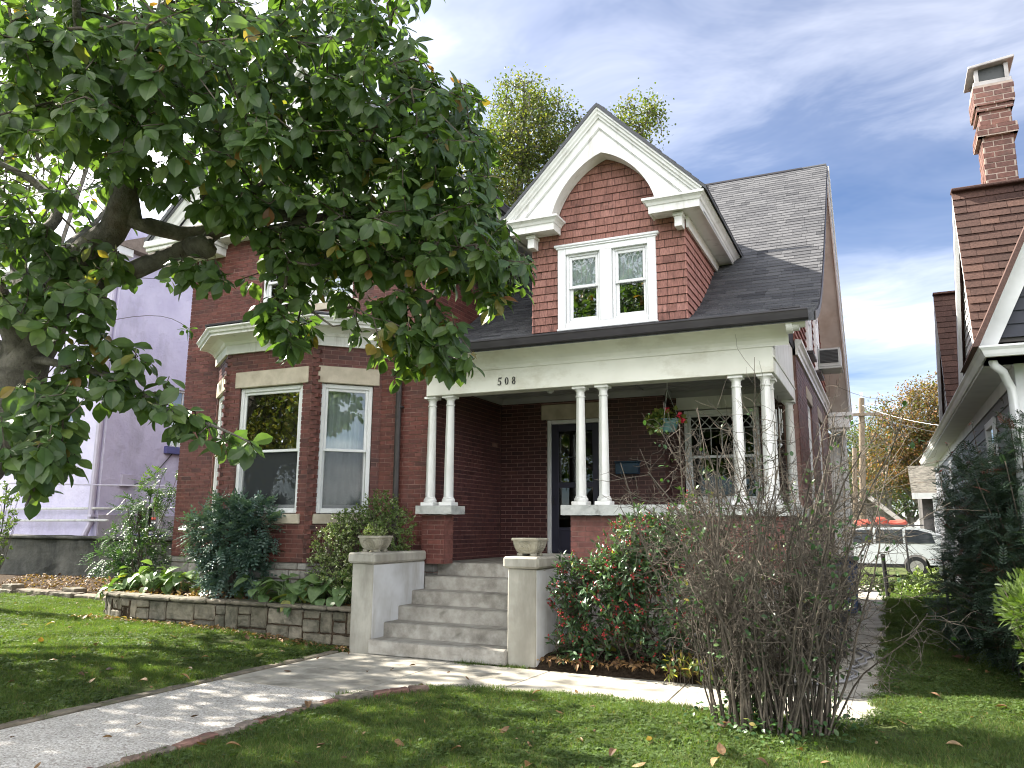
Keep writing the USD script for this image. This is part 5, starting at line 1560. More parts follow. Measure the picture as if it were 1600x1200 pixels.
for k, idx in enumerate([trunk, top1, limbA, limbB, limbC, limbD, limbE, limbF, limbG, limbH, limbI, limbJ, limbK, limbL, limbM]):
    pts = SP[idx]
    if SPAR[idx[0]] >= 0:
        pts = np.vstack([SP[SPAR[idx[0]]], pts])
    t = np.linspace(0, 1, len(pts))
    r0, r1 = [(.27, .19), (.155, .03), (.115, .022), (.085, .06), (.12, .02), (.10, .018), (.055, .012), (.05, .010), (.045, .008), (.045, .008), (.03, .008), (.028, .007), (.06, .012), (.09, .015), (.09, .015)][k]
    rr = r0 + (r1 - r0) * t ** (.8 if k else 1)
    if k == 0:
        rr = rr * (1 + .45 * np.exp(-t * 9))
    v, f = tube(pts, rr, 14 if k < 6 else 8)
    nz = meshkit.fbm(v * 7, 4, 20 + k) - .5
    c = np.repeat(pts, 14 if k < 6 else 8, axis=0)
    v[:len(c)] += unit(v[:len(c)] - c) * nz[:len(c), None] * np.repeat(rr, 14 if k < 6 else 8)[:, None] * .55
    part(mag, 'trunk' if k == 0 else 'limb', (v, f), M['bark'], smooth=True)
# a sawn-off knot where the low limb turns
v, f = tube([at(300, 385, 7.05), at(322, 388, 6.97), at(330, 392, 6.93)], [.10, .10, .06], 10)
v += (meshkit.fbm(v * 12, 3, 3)[:, None] - .5) * .06
part(mag, 'knot', (v, f), M['bark'], smooth=True)
part(mag, 'twigs', S.wood(np.minimum(r, .03), 0, 9, 5), M['twig'], kind='stuff')
LEAF = leaf_shape(1.0, .62, fold=.22, droop=.22, n=5, base=.56, petiole=.12)
pos, dirs, ups, sz, tn = [], [], [], [], []
for tip in tips:
    p = SP[tip]; q = SP[SPAR[tip]]
    ax = unit(p - q) * .6 + np.array([0, 0, .5]); ax = unit(ax)
    m = rng.integers(6, 10)
    a0 = rng.uniform(0, 6.28)
    e1 = unit(np.cross(ax, [.3, .8, .5])); e2 = np.cross(ax, e1)
    old = rng.random() < .03
    shade = rng.normal(0, .08)
    for j in range(m):
        a = a0 + j * 2.4
        out = e1 * math.cos(a) + e2 * math.sin(a)
        lift = rng.uniform(-.35, .55)
        d = unit(out + ax * lift + np.array([0, 0, -.62]))
        pos.append(p - ax * .10 * (j / m)); dirs.append(d)
        ups.append(unit(ax * .5 + np.array([0, 0, .6]) + unit(p - np.array([-8.3, 6.4, 5.0])) * .75 + out * .3 + rng.normal(0, .25, 3)))
        sz.append(rng.uniform(.085, .185) * (1.1 if j > 2 else .85))
        t = .40 + shade + rng.normal(0, .14)
        if old and rng.random() < .6:
            t = rng.uniform(.86, 1.0)
        elif rng.random() < .012:
            t = rng.uniform(.86, 1.0)
        tn.append(np.clip(t, 0, 1) if t > .85 else np.clip(t, .02, .80))
pos, dirs, ups, sz, tn = map(np.array, (pos, dirs, ups, sz, tn))
v, f, t = place_leaves(LEAF, pos, dirs, ups, sz, tn)
leaves_part(mag, 'leaf', 'foliage', v, LEAF[1], t, M['magnolia_leaf'])
M['bud'] = mat('leaf_bud', (.16, .17, .07), (.22, .21, .10), rough=.8)
sel = [tip for tip in tips if rng.random() < .35]
p = SP[sel]; ax = unit(unit(SP[sel] - SP[SPAR[sel]]) + [0, 0, .6])
v1, f1 = segments(p, p + ax * .018, np.full(len(p), .004), np.full(len(p), .0065))
v2, f2 = segments(p + ax * .018, p + ax * .045, np.full(len(p), .0065), np.full(len(p), .0008))
part(mag, 'buds', B().add(v1, f1).add(v2, f2), M['bud'], kind='stuff')
# ------------------------------------------------------------------ shrubs and bed plants
def whip(p, d, L_, n, rng, bend=.25, up=.0):
    """A wandering shoot as a polyline."""
    pts = [np.asarray(p, float)]
    d = unit(d)
    for _ in range(n):
        d = unit(d + rng.normal(0, bend, 3) + [0, 0, up])
        pts.append(pts[-1] + d * L_ / n)
    return np.array(pts)


def sticks(lines, radii, sides=3):
    p0 = np.vstack([l[:-1] for l in lines]); p1 = np.vstack([l[1:] for l in lines])
    r0 = np.concatenate([np.linspace(r, r * .55, len(l))[:-1] for l, r in zip(lines, radii)])
    r1 = np.concatenate([np.linspace(r, r * .55, len(l))[1:] for l, r in zip(lines, radii)])
    return segments(p0, p1, r0, r1, sides)


def compound(leaflets, length, shape, spread=1.0, droop=.3, pairs=True):
    """A pinnate leaf built of leaflets along a rachis (+y)."""
    v0, f0 = shape
    V, F, n = [], [], 0
    for i in range(leaflets):
        t = (i + .6) / leaflets
        for s in ((-1, 1) if pairs and i < leaflets - 1 else (0,)):
            a = s * spread * (1.0 - .25 * t)
            c, sn = math.cos(a), math.sin(a)
            R = np.array([[c, sn, 0], [-sn, c, 0], [0, 0, 1]])
            v = v0 * (1.0 - .35 * abs(t - .45)) @ np.array([[c, -sn, 0], [sn, c, 0], [0, 0, 1]]) + [0, length * t, -droop * length * t * t]
            V.append(v); F.append(f0 + n); n += len(v)
    return np.vstack(V), np.vstack(F)


def shrub(name, label, cat, leafmat, shape, pts, dirs, ups, sizes, tones, woodlines=None, woodr=None, woodmat=None, limit=150, leafname='leaf', group=None):
    t = thing(name, label, cat, group)
    if woodlines:
        v, f = sticks(woodlines, woodr, 4)
        part(t, 'stems', (v, f), woodmat or M['twig'], kind='stuff')
    v, f, tn = place_leaves(shape, pts, dirs, ups, sizes, tones)
    leaves_part(t, leafname, 'foliage', v, shape[1], tn, leafmat, limit)
    return t


def blob(rng, n, parts_, shell=.55):
    """Points in a set of ellipsoids, more of them towards the outside; also the outward direction."""
    w = np.array([p[1][0] * p[1][1] * p[1][2] for p in parts_]) ** .67
    k = rng.choice(len(parts_), n, p=w / w.sum())
    c = np.array([p[0] for p in parts_])[k]; r = np.array([p[1] for p in parts_])[k]
    d = unit(rng.normal(0, 1, (n, 3)))
    q = rng.uniform(shell ** 3, 1, n) ** (1 / 3)
    q *= 1 + .28 * (meshkit.fbm(d * 2.2 + c * 3, 3, 5) - .5) * 2
    return c + d * r * q[:, None], unit(d / r)


# --- the bare, twiggy shrub at the corner of the walk
rng = np.random.default_rng(99)
M['grey_twig'] = mat('grey_shrub_bark', (.046, .038, .028), (.118, .098, .074), rough=.9, scale=18, bump=.4, bscale=60, bdist=.004)
M['small_leaf'] = leaf_mat('small_shrub_leaf', [(0, (.03, .075, .025)), (.6, (.06, .13, .04)), (.85, (.13, .19, .05)), (1, (.25, .20, .06))], rough=.4, trans=.3)
bare = thing('bare_shrub', 'large nearly leafless grey shrub of many thin stems at the corner of the walk', 'shrub')
lines, rad, leafp, leafd = [], [], [], []
for k in range(128):
    a = rng.uniform(0, 2 * math.pi); q = math.sqrt(rng.random())
    bx, by = -.93 + .46 * q * math.cos(a), 6.92 + .30 * q * math.sin(a)
    lean = np.array([math.cos(a) * q * .20, math.sin(a) * q * .18, 1.0]) + rng.normal(0, .055, 3)
    L_ = rng.uniform(1.35, 2.1) if k > 34 else rng.uniform(2.1, 2.75)
    st_ = whip((bx, by, -.02), lean, L_, 9, rng, .10, -.005)
    r0 = rng.uniform(.007, .0145)
    v, f = tube(st_, np.linspace(r0, r0 * .35, len(st_)), 5)
    part(bare, 'stem', (v, f), M['grey_twig'], smooth=True)
    for j in range(rng.integers(10, 18)):
        s = rng.uniform(.16, 1.0) ** .8
        i = min(int(s * 9), 8)
        p = st_[i] + (st_[i + 1] - st_[i]) * rng.random()
        out = unit(np.array([p[0] + .93, p[1] - 6.92, 0]) + 1e-6)
        d = out * rng.uniform(.1, .8) + rng.normal(0, .6, 3) + [0, 0, rng.uniform(-.1, .7)]
        l1 = whip(p, d, rng.uniform(.14, .46) * (1.0 if s > .3 else .45), 4, rng, .30, .03)
        lines.append(l1); rad.append(rng.uniform(.0024, .0044))
        for m in range(rng.integers(2, 5)):
            i2 = rng.integers(1, 4)
            l2 = whip(l1[i2], (l1[i2] - l1[i2 - 1]) * 8 + rng.normal(0, .9, 3), rng.uniform(.07, .24), 3, rng, .34, .04)
            lines.append(l2); rad.append(rng.uniform(.0015, .0026))
            if rng.random() < .5:
                l3 = whip(l2[2], rng.normal(0, 1, 3) + [0, 0, .3], rng.uniform(.04, .12), 2, rng, .3)
                lines.append(l3); rad.append(.0014)
            if rng.random() < .10:
                for _ in range(3):
                    leafp.append(l2[-1] + rng.normal(0, .025, 3)); leafd.append(rng.normal(0, 1, 3) + [0, 0, .1])
for k in range(26):
    a = at(rng.uniform(1290, 1345), rng.uniform(720, 960), 6.5); e = at(rng.uniform(1370, 1480), rng.uniform(640, 900), 6.5 + rng.uniform(-.4, .4))
    l1 = whip(a, e - a, np.linalg.norm(e - a), 6, rng, .13)
    lines.append(l1); rad.append(rng.uniform(.0028, .0042))
    for m in range(5):
        i2 = rng.integers(1, 6)
        lines.append(whip(l1[i2], (l1[i2] - l1[i2 - 1]) * 6 + rng.normal(0, .6, 3), rng.uniform(.1, .3), 3, rng, .25, .05)); rad.append(.0018)
for (px, py, px2, py2) in ((1140, 800, 1060, 700), (1190, 720, 1150, 560), (1250, 760, 1345, 590), (1300, 740, 1330, 600), (1310, 800, 1470, 690), (1320, 860, 1480, 800), (1280, 690, 1380, 620), (1120, 830, 960, 745), (1180, 760, 1120, 610), (1330, 930, 1430, 905), (1140, 870, 990, 800), (1330, 1010, 1400, 995)):
    l1 = whip(at(px, py, 6.5), at(px2, py2, 6.5 + rng.uniform(-.3, .3)) - at(px, py, 6.5), np.linalg.norm(at(px2, py2, 6.5) - at(px, py, 6.5)), 7, rng, .10)
    lines.append(l1); rad.append(.0045)
    for m in range(7):
        i2 = rng.integers(2, 7)
        l2 = whip(l1[i2], (l1[i2] - l1[i2 - 1]) * 6 + rng.normal(0, .55, 3), rng.uniform(.12, .4), 3, rng, .25, .05)
        lines.append(l2); rad.append(.0024)
v, f = sticks(lines, rad, 3)
part(bare, 'twigs', (v, f), M['grey_twig'], kind='stuff')
for _ in range(110):                       # green shoots low in the bush
    c = at(rng.uniform(1130, 1310), rng.uniform(960, 1120), 6.55 + rng.uniform(-.2, .2))
    for m in range(6):
        leafp.append(c + rng.normal(0, .045, 3)); leafd.append(rng.normal(0, 1, 3) + [0, 0, .2])
for _ in range(420):                      # ivy about its foot
    a = rng.uniform(0, 2 * math.pi); q = rng.uniform(.2, 1.15)
    leafp.append(np.array([-.93 + .62 * q * math.cos(a), 6.86 + .45 * q * math.sin(a), rng.uniform(.03, .16)])); leafd.append(rng.normal(0, 1, 3) * [1, 1, .4])
leafp, leafd = np.array(leafp), np.array(leafd)
SL = leaf_shape(1.0, .62, fold=.15, droop=.2, n=4, base=.5)
v, f, tn = place_leaves(SL, leafp, leafd, np.array([0, -.4, 1.0]) + rng.normal(0, .4, leafp.shape), rng.uniform(.028, .055, len(leafp)), np.clip(rng.normal(.45, .22, len(leafp)), 0, 1))
leaves_part(bare, 'leaf', 'foliage', v, SL[1], tn, M['small_leaf'], 120)

# --- red-berried bush by the steps
M['berry_leaf'] = leaf_mat('berry_bush_leaf', [(0, (.048, .095, .044)), (.5, (.080, .15, .066)), (.8, (.13, .21, .095)), (1, (.34, .32, .08))], rough=.30, trans=.25, spec=.6)
M['berry'] = mat('red_berry', (.26, .022, .026), (.38, .04, .04), rough=.28, scale=30)
rng = np.random.default_rng(41)
wb_parts = [((-3.3, 8.7, .9), (.30, .3, .42)), ((-2.45, 8.7, 1.45), (.40, .34, .40)), ((-2.6, 8.75, 1.25), (.5, .4, .45)), ((-2.0, 8.8, 1.62), (.32, .3, .34)), ((-3.02, 8.82, .70), (.62, .50, .70)), ((-2.3, 8.85, .80), (.72, .50, .78)), ((-2.75, 8.75, 1.0), (.55, .42, .40)), ((-1.75, 8.9, .95), (.5, .5, .75)), ((-2.15, 8.9, 1.45), (.38, .35, .38)), ((-3.25, 8.72, .35), (.35, .35, .33))]
tip, od = blob(rng, 1500, wb_parts, .35)
keep = (tip[:, 2] > .08) & (tip[:, 1] > 8.33) & (tip[:, 1] < 9.72) & ~((tip[:, 0] < -3.58) & (tip[:, 1] > 8.4))
tip, od = tip[keep], od[keep]
lines, rad = [], []
for k in range(24):
    b0 = np.array([rng.uniform(-3.1, -1.7), rng.uniform(8.75, 9.1), 0.02])
    e = tip[rng.integers(len(tip))]
    l1 = b0 + (e - b0) * np.linspace(0, 1, 6)[:, None] + rng.normal(0, .03, (6, 3)); l1[0] = b0
    lines.append(l1); rad.append(.011)
anchor = np.vstack(lines)
for e in tip:
    a = anchor[np.argmin(((anchor - e) ** 2).sum(1) + .3 * (anchor[:, 2] > e[2]))]
    m = (a + e) / 2 + [0, 0, -.06] + rng.normal(0, .03, 3)
    lines.append(np.array([a, m, e])); rad.append(.0032)
pos, dirs, ups, sz, tn, bp = [], [], [], [], [], []
for e, o in zip(tip, od):
    ax = unit(o * .7 + [0, 0, .6] + rng.normal(0, .25, 3))
    hue = rng.normal(.42, .10)
    n = rng.integers(6, 10)
    for j in range(n):
        q = e - ax * rng.uniform(0, .14)
        pos.append(q); dirs.append(unit(rng.normal(0, 1, 3) * .8 + ax * .5 + o * .3)); ups.append(ax + rng.normal(0, .35, 3) + [0, 0, .4])
        sz.append(rng.uniform(.055, .092)); tn.append(np.clip(hue + rng.normal(0, .12), 0, .9) if rng.random() > .02 else 1.0)
    if rng.random() < .30:
        for j in range(rng.integers(3, 10)):
            bp.append(e - ax * rng.uniform(.0, .10) + rng.normal(0, .012, 3) + o * .008)
WL = leaf_shape(1.0, .36, fold=.2, droop=.18, n=4, base=.5, petiole=.06)
wb = shrub('berry_bush', 'glossy green bush full of red berries to the right of the concrete steps', 'bush', M['berry_leaf'], WL, *map(np.array, (pos, dirs, ups, sz, tn)), woodlines=lines, woodr=rad, limit=200)
bp = np.array(bp)
iv = trimesh.creation.icosphere(1, 1.0)
bv = bp[:, None] + np.array(iv.vertices)[None] * rng.uniform(.008, .0115, len(bp))[:, None, None]
pr = project(bp); order = np.argsort(np.where((pr[:, 2] > 0), pr[:, 2], 99))
for i in order[:200]:
    part(wb, 'berry', (bv[i], np.array(iv.faces)), M['berry'], smooth=True)
m = order[200:]
part(wb, 'berries', (bv[m].reshape(-1, 3), (np.array(iv.faces)[None] + len(iv.vertices) * np.arange(len(m))[:, None, None]).reshape(-1, 3)), M['berry'], smooth=True, kind='stuff')
# yellowing vine leaves in it and the low yellow plants at its foot
M['yellow_leaf'] = leaf_mat('yellowing_leaf', [(0, (.10, .17, .04)), (.4, (.22, .26, .05)), (.7, (.34, .31, .07)), (1, (.30, .17, .09))], rough=.5, trans=.4)
VL = leaf_shape(1.0, .95, fold=.12, droop=.2, n=5, base=.32, petiole=.1)
rng = np.random.default_rng(7)
p = np.array([at(x, y, 9.35) for x, y in ((945, 995), (958, 1008), (972, 985), (985, 1000), (955, 975), (1000, 985), (940, 1012), (965, 1020))])
shrub('yellow_vine', 'a few large yellow-green lobed leaves low in the berry bush', 'vine', M['yellow_leaf'], VL, p, rng.normal(0, .4, p.shape) + [.2, -.3, -.8], rng.normal(0, .3, p.shape) + [0, -1, .4], rng.uniform(.12, .2, len(p)), rng.uniform(.1, .6, len(p)))
p = np.stack([rng.uniform(-2.15, -1.25, 420), rng.uniform(8.28, 8.75, 420), rng.uniform(.05, .26, 420)], 1)
shrub('ground_plants', 'low yellow and pink autumn plants between the berry bush and the walk', 'plant', M['yellow_leaf'], WL, p, rng.normal(0, .7, p.shape) + [0, -.2, .4], rng.normal(0, .4, p.shape) + [0, 0, 1], rng.uniform(.05, .11, len(p)), rng.uniform(0, 1, len(p)),
      woodlines=[np.array([[q[0], q[1], 0], q]) for q in p[::3]], woodr=[.002] * len(p[::3]), limit=60)

# --- mahonia before the bay window
M['mahonia'] = leaf_mat('mahonia_leaf', [(0, (.070, .125, .10)), (.5, (.11, .185, .145)), (.85, (.17, .24, .195)), (1, (.16, .10, .06))], rough=.27, trans=.15, spec=.85)
ml = leaf_shape(.062, .034, fold=.25, droop=.15, n=4, base=.45)
PIN = compound(6, .26, ml, spread=1.15, droop=.35)
rng = np.random.default_rng(17)
c0 = at(361, 868, 12.05)
c0 = at(361, 868, 11.75)
tip, od = blob(rng, 620, [((c0[0], c0[1], 1.30), (.74, .42, .62)), ((c0[0] + .08, c0[1], .85), (.66, .36, .42)), ((c0[0] + .42, c0[1], 1.52), (.46, .32, .42)), ((c0[0] - .42, c0[1], 1.42), (.44, .32, .40)), ((c0[0] + .1, c0[1], 1.72), (.5, .3, .28))], .45)
keep = (tip[:, 2] > .6) & (tip[:, 1] < 9.20)
tip, od = tip[keep], od[keep]
stems = [np.array([[c0[0] + rng.normal(0, .12), c0[1] + .05 + rng.normal(0, .06), .5], (c0 + tip[i]) / 2, tip[i]]) for i in rng.integers(0, len(tip), 16)]
pos, dirs, ups, sz, tn = [], [], [], [], []
for e, o in zip(tip, od):
    for j in range(3):
        d = unit(o * .9 + rng.normal(0, .5, 3) + [0, 0, .05])
        pos.append(e - d * .1); dirs.append(d); ups.append([0, 0, 1.0] + o * .5 + rng.normal(0, .25, 3)); sz.append(rng.uniform(.75, 1.2)); tn.append(np.clip(rng.normal(.45, .18), 0, .95))
shrub('mahonia', 'dense blue-green mahonia with prickly compound leaves below the bay window', 'shrub', M['mahonia'], PIN, *map(np.array, (pos, dirs, ups, sz, tn)), woodlines=stems, woodr=[.014] * len(stems), limit=150)

# --- feathery shrub at the left corner of the brick house
M['nandina'] = leaf_mat('nandina_leaf', [(0, (.036, .080, .036)), (.5, (.070, .14, .056)), (.8, (.13, .20, .07)), (1, (.17, .10, .045))], rough=.4, trans=.3)
nl = leaf_shape(.058, .022, fold=.2, droop=.25, n=4, base=.4)
NAN = compound(6, .24, nl, spread=.95, droop=.45)
rng = np.random.default_rng(27)
c1 = at(215, 850, 13.6)
tip, od = blob(rng, 260, [((c1[0] + .1, c1[1], 1.75), (.55, .5, .45)), ((c1[0] + .28, c1[1] + .1, 2.15), (.38, .35, .42)), ((c1[0] - .1, c1[1], 1.2), (.62, .5, .40)), ((c1[0] - .35, c1[1] - .2, .95), (.5, .4, .25)), ((c1[0] + .2, c1[1], .9), (.5, .5, .4))], .3)
stems = [np.array([[c1[0] + .2 + rng.normal(0, .14), c1[1] + rng.normal(0, .1), .2], (np.array([c1[0] + .2, c1[1], .6]) + tip[i]) / 2 + rng.normal(0, .06, 3), tip[i]]) for i in rng.integers(0, len(tip), 26)]
pos, dirs, ups, sz, tn = [], [], [], [], []
for e, o in zip(tip, od):
    for j in range(3):
        d = unit(o * [1, 1, .3] + rng.normal(0, .5, 3))
        pos.append(e - d * .1); dirs.append(d); ups.append([0, 0, 1.0] + rng.normal(0, .25, 3)); sz.append(rng.uniform(.75, 1.25)); tn.append(np.clip(rng.normal(.32 + .2 * (e[2] - 1.2), .15), 0, .9))
shrub('feathery_shrub', 'feathery green shrub at the left corner of the brick house', 'shrub', M['nandina'], NAN, *map(np.array, (pos, dirs, ups, sz, tn)), woodlines=stems, woodr=[.009] * len(stems), limit=120)

# --- hostas
M['hosta'] = leaf_mat('hosta_leaf', [(0, (.10, .18, .065)), (.5, (.165, .265, .10)), (.8, (.24, .33, .15)), (.93, (.34, .34, .09)), (1, (.44, .40, .11))], rough=.45, trans=.3, noise=14)
HL = leaf_shape(1.0, .84, fold=.2, droop=.42, n=6, base=.36)


def hosta(label, parts_, n, seed, yfront):
    rng = np.random.default_rng(seed)
    pos, dirs, ups, sz, tn, st_ = [], [], [], [], [], []
    for k in range(n):
        (cx, cy, cz), R, H = parts_[rng.integers(len(parts_))]
        a = rng.uniform(0, 2 * math.pi); q = math.sqrt(rng.random())
        o = np.array([math.cos(a), math.sin(a), 0])
        e = np.array([cx, cy, cz]) + o * R * q * [1.25, .7, 1] + [0, 0, H * (1.05 - .8 * q ** 2) * rng.uniform(.75, 1.1)]
        L_ = rng.uniform(.15, .25)
        d = unit(o * (.55 + .5 * q) + rng.normal(0, .2, 3) + [0, 0, .25 - .75 * q])
        pos.append(e); dirs.append(d); ups.append(np.array([0, 0, 1.0]) + o * .5 + rng.normal(0, .2, 3)); sz.append(L_)
        tn.append(rng.uniform(.9, 1) if rng.random() < .05 else np.clip(rng.normal(.45, .18), 0, .8))
        b0 = np.array([cx + rng.normal(0, .05), cy + rng.normal(0, .04), cz])
        st_.append(np.array([b0, (b0 + e) / 2 + [0, 0, .06], e]))
    return shrub('hosta', label, 'plant', M['hosta'], HL, *map(np.array, (pos, dirs, ups, sz, tn)), woodlines=st_, woodr=[.005] * len(st_), woodmat=M['hosta_stem'], limit=110)


M['hosta_stem'] = mat('hosta_stalk', (.10, .16, .05), (.13, .20, .07), rough=.5)
hosta('broad green hosta clump spilling over the left end of the stone bed', [((-11.0, 9.35, .52), .36, .34), ((-10.55, 9.25, .52), .34, .36), ((-11.25, 9.2, .42), .3, .22), ((-10.1, 9.35, .52), .3, .32)], 130, 5, 8.8)
hosta('light green hosta clump between the mahonia and the steps', [((-8.2, 8.98, .50), .32, .34), ((-7.65, 8.98, .50), .32, .36), ((-7.1, 9.0, .50), .3, .34), ((-7.35, 8.92, .45), .3, .22), ((-6.75, 9.05, .52), .28, .38)], 150, 6, 8.8)

# --- evergreen bush behind the left cheek wall, two-toned
M['euonymus'] = leaf_mat('variegated_leaf', [(0, (.070, .125, .036)), (.4, (.135, .205, .058)), (.6, (.20, .275, .085)), (.75, (.34, .40, .16)), (1, (.62, .64, .47))], rough=.35, trans=.25, spec=.55, noise=30)
EL = leaf_shape(1.0, .55, fold=.2, droop=.2, n=4, base=.48)
rng = np.random.default_rng(37)


def small_bush(name, label, parts_, n, per, base, tone_of, size, seed, m=None, ymax=99):
    rng = np.random.default_rng(seed)
    tip, od = blob(rng, n, parts_, .45)
    keep = (tip[:, 2] > base[2] + .03) & (tip[:, 1] < ymax)
    tip, od = tip[keep], od[keep]
    stems = [np.array([np.array(base) + rng.normal(0, .07, 3) * [1, 1, 0], (np.array(base) + e) / 2 + rng.normal(0, .04, 3), e]) for e in tip[::4]]
    k = len(tip)
    ax = unit(od + [0, 0, .5] + rng.normal(0, .3, (k, 3)))
    pos = np.repeat(tip, per, 0) - np.repeat(ax, per, 0) * rng.uniform(0, .09, (k * per, 1))
    dirs = rng.normal(0, 1, (k * per, 3)) * .75 + np.repeat(ax, per, 0) * .6
    ups = np.repeat(ax, per, 0) + rng.normal(0, .4, (k * per, 3))
    tn = np.clip(tone_of(pos, rng), 0, 1)
    return shrub(name, label, 'bush', m or M['euonymus'], EL, pos, dirs, ups, rng.uniform(*size, k * per), tn, woodlines=stems, woodr=[.005] * len(stems), limit=100)


small_bush('evergreen_bush', 'rounded light green evergreen bush between the downspout and the left planter', [((-6.46, 9.45, 1.70), (.36, .30, .40)), ((-6.2, 9.42, 1.45), (.36, .30, .45)), ((-6.62, 9.4, 1.45), (.34, .3, .45)), ((-6.3, 9.45, 1.05), (.36, .28, .38)), ((-6.95, 9.4, 1.62), (.24, .2, .26))], 1000, 8, (-6.45, 9.45, .5),
           lambda p, r: .46 + r.normal(0, .14, len(p)), (.028, .045), 51, ymax=9.86)
small_bush('variegated_bush', 'white-edged variegated bush left of the concrete cheek wall', [((-7.0, 9.12, 1.28), (.36, .28, .34)), ((-6.82, 9.05, 1.0), (.36, .28, .36)), ((-6.62, 8.98, .80), (.30, .2, .34)), ((-7.15, 9.1, 1.0), (.26, .2, .26)), ((-6.9, 9.15, 1.5), (.28, .22, .26))], 700, 8, (-6.85, 9.15, .5),
           lambda p, r: .62 + r.normal(0, .22, len(p)), (.026, .042), 52, ymax=9.86)

# --- dark conifer along the grey house, bright juniper at the edge
M['yew'] = leaf_mat('dark_conifer_needles', [(0, (.028, .052, .036)), (.5, (.050, .086, .056)), (.85, (.080, .12, .070)), (1, (.17, .06, .045))], rough=.5, trans=.15, noise=4)
yl = leaf_shape(.045, .012, fold=.1, droop=.1, n=3, base=.5)
YS = compound(7, .17, yl, spread=.95, droop=.25)
rng = np.random.default_rng(61)
yparts = [((1.0, 11.5, 1.9), (.38, 1.2, .75)), ((1.32, 9.9, 2.0), (.42, .9, .8)), ((1.7, 8.9, 1.2), (.5, .8, .9)), ((.95, 12.4, .6), (.45, 1.2, .65)), ((1.0, 11.2, .75), (.55, 1.3, .80)), ((1.05, 12.6, 1.5), (.45, 1.0, 1.0)), ((1.1, 10.6, 1.7), (.42, .9, .8)), ((1.35, 10.2, 1.0), (.55, 1.2, .95)), ((1.5, 9.4, .9), (.60, .9, .85)), ((1.25, 11.6, 1.3), (.55, 1.3, 1.0)), ((1.5, 10.4, 1.9), (.45, 1.1, .65)), ((1.8, 8.9, .55), (.6, .7, .5)), ((1.45, 9.9, 2.35), (.3, .6, .5)), ((1.15, 12.8, 1.3), (.5, 1.0, .9)), ((1.6, 9.2, 1.6), (.4, .6, .6))]
tip, od = blob(rng, 5600, yparts, .55)
keep = (tip[:, 2] > .05)
tip, od = tip[keep], od[keep]
k = len(tip)
dirs = unit(od * [1, 1, .25] + rng.normal(0, .45, (k, 3)) + [0, 0, .05])
stems = [np.array([[1.45 + rng.normal(0, .15), 10.2 + rng.normal(0, .9), 0], (np.array([1.45, 10.2, .4]) + e) / 2, e]) for e in tip[::20]]
shrub('dark_conifer', 'spreading dark green conifer bush against the grey house', 'bush', M['yew'], YS, np.repeat(tip, 2, 0) - np.repeat(dirs, 2, 0) * .05, np.repeat(dirs, 2, 0) + rng.normal(0, .5, (2 * k, 3)) * [1, 1, .4], np.array([0, 0, 1.0]) + rng.normal(0, .25, (2 * k, 3)), rng.uniform(.7, 1.35, 2 * k), np.where(rng.random(2 * k) < .03, 1.0, np.clip(rng.normal(.42, .2, 2 * k), 0, .85)),
      woodlines=stems, woodr=[.01] * len(stems), limit=120, leafname='spray')
# thin reddish shoots that stand above it
lines = []
lp, ld = [], []
for (px, py) in ((1560, 590), (1545, 640), (1580, 620), (1500, 690), (1520, 660), (1590, 660), (1470, 720), (1535, 700), (1570, 680)):
    e = at(px, py, 9.3 + rng.uniform(-.5, 1)); b0 = e + [rng.normal(0, .1), rng.normal(0, .1), -.7]
    l1 = whip(b0, e - b0, np.linalg.norm(e - b0), 6, rng, .08)
    lines.append(l1)
    for q in l1[1:]:
        for j in range(4):
            lp.append(q); ld.append(rng.normal(0, 1, 3) + [0, 0, .4])
lp, ld = np.array(lp), np.array(ld)
shrub('red_tipped_shrub', 'thin reddish leafy shoots standing above the dark conifer', 'shrub', M['yew'], leaf_shape(1, .35), lp, ld, rng.normal(0, .5, lp.shape) + [0, 0, 1], rng.uniform(.03, .06, len(lp)), np.where(rng.random(len(lp)) < .45, 1.0, .6), woodlines=lines, woodr=[.004] * len(lines), limit=60)
M['juniper'] = leaf_mat('bright_juniper', [(0, (.06, .11, .022)), (.5, (.105, .165, .036)), (1, (.17, .235, .05))], rough=.5, trans=.3)
jl = leaf_shape(.026, .0042, fold=.1, droop=.05, n=3, base=.5)
JS = compound(11, .07, leaf_shape(.018, .0034, fold=.1, droop=.05, n=3, base=.5), spread=.6, droop=.15)
c2 = at(1634, 950, 6.7)
tip, od = blob(np.random.default_rng(71), 1900, [((c2[0], c2[1], c2[2]), (.34, .3, .28)), ((c2[0] + .12, c2[1], c2[2] - .3), (.34, .3, .28)), ((c2[0] + .2, c2[1] + .1, c2[2] - .6), (.34, .3, .3))], .5)
k = len(tip)
rng = np.random.default_rng(72)
dirs = unit(od + [-.05, 0, .55] + rng.normal(0, .22, (k, 3)))
shrub('bright_juniper', 'bright yellow-green feathery juniper at the right edge of the lawn', 'bush', M['juniper'], JS, np.repeat(tip, 3, 0), np.repeat(dirs, 3, 0) + rng.normal(0, .25, (3 * k, 3)), rng.normal(0, 1, (3 * k, 3)), rng.uniform(.7, 1.25, 3 * k), np.clip(rng.normal(.5, .2, 3 * k), 0, 1),
      woodlines=[np.array([[c2[0] + .05, c2[1], 0], e]) for e in tip[::30]], woodr=[.006] * len(tip[::30]), limit=100, leafname='spray')
# bush at the far left edge, before the purple house
c3 = at(5, 770, 13.2)
small_bush('edge_bush', 'loose pale leafy bush at the left edge before the purple wall', [((c3[0], c3[1], 1.75), (.35, .3, .6)), ((c3[0] - .2, c3[1], 1.3), (.5, .3, .5))], 160, 7, (c3[0] - .1, c3[1], .3), lambda p, r: .45 + r.normal(0, .12, len(p)), (.04, .07), 53)
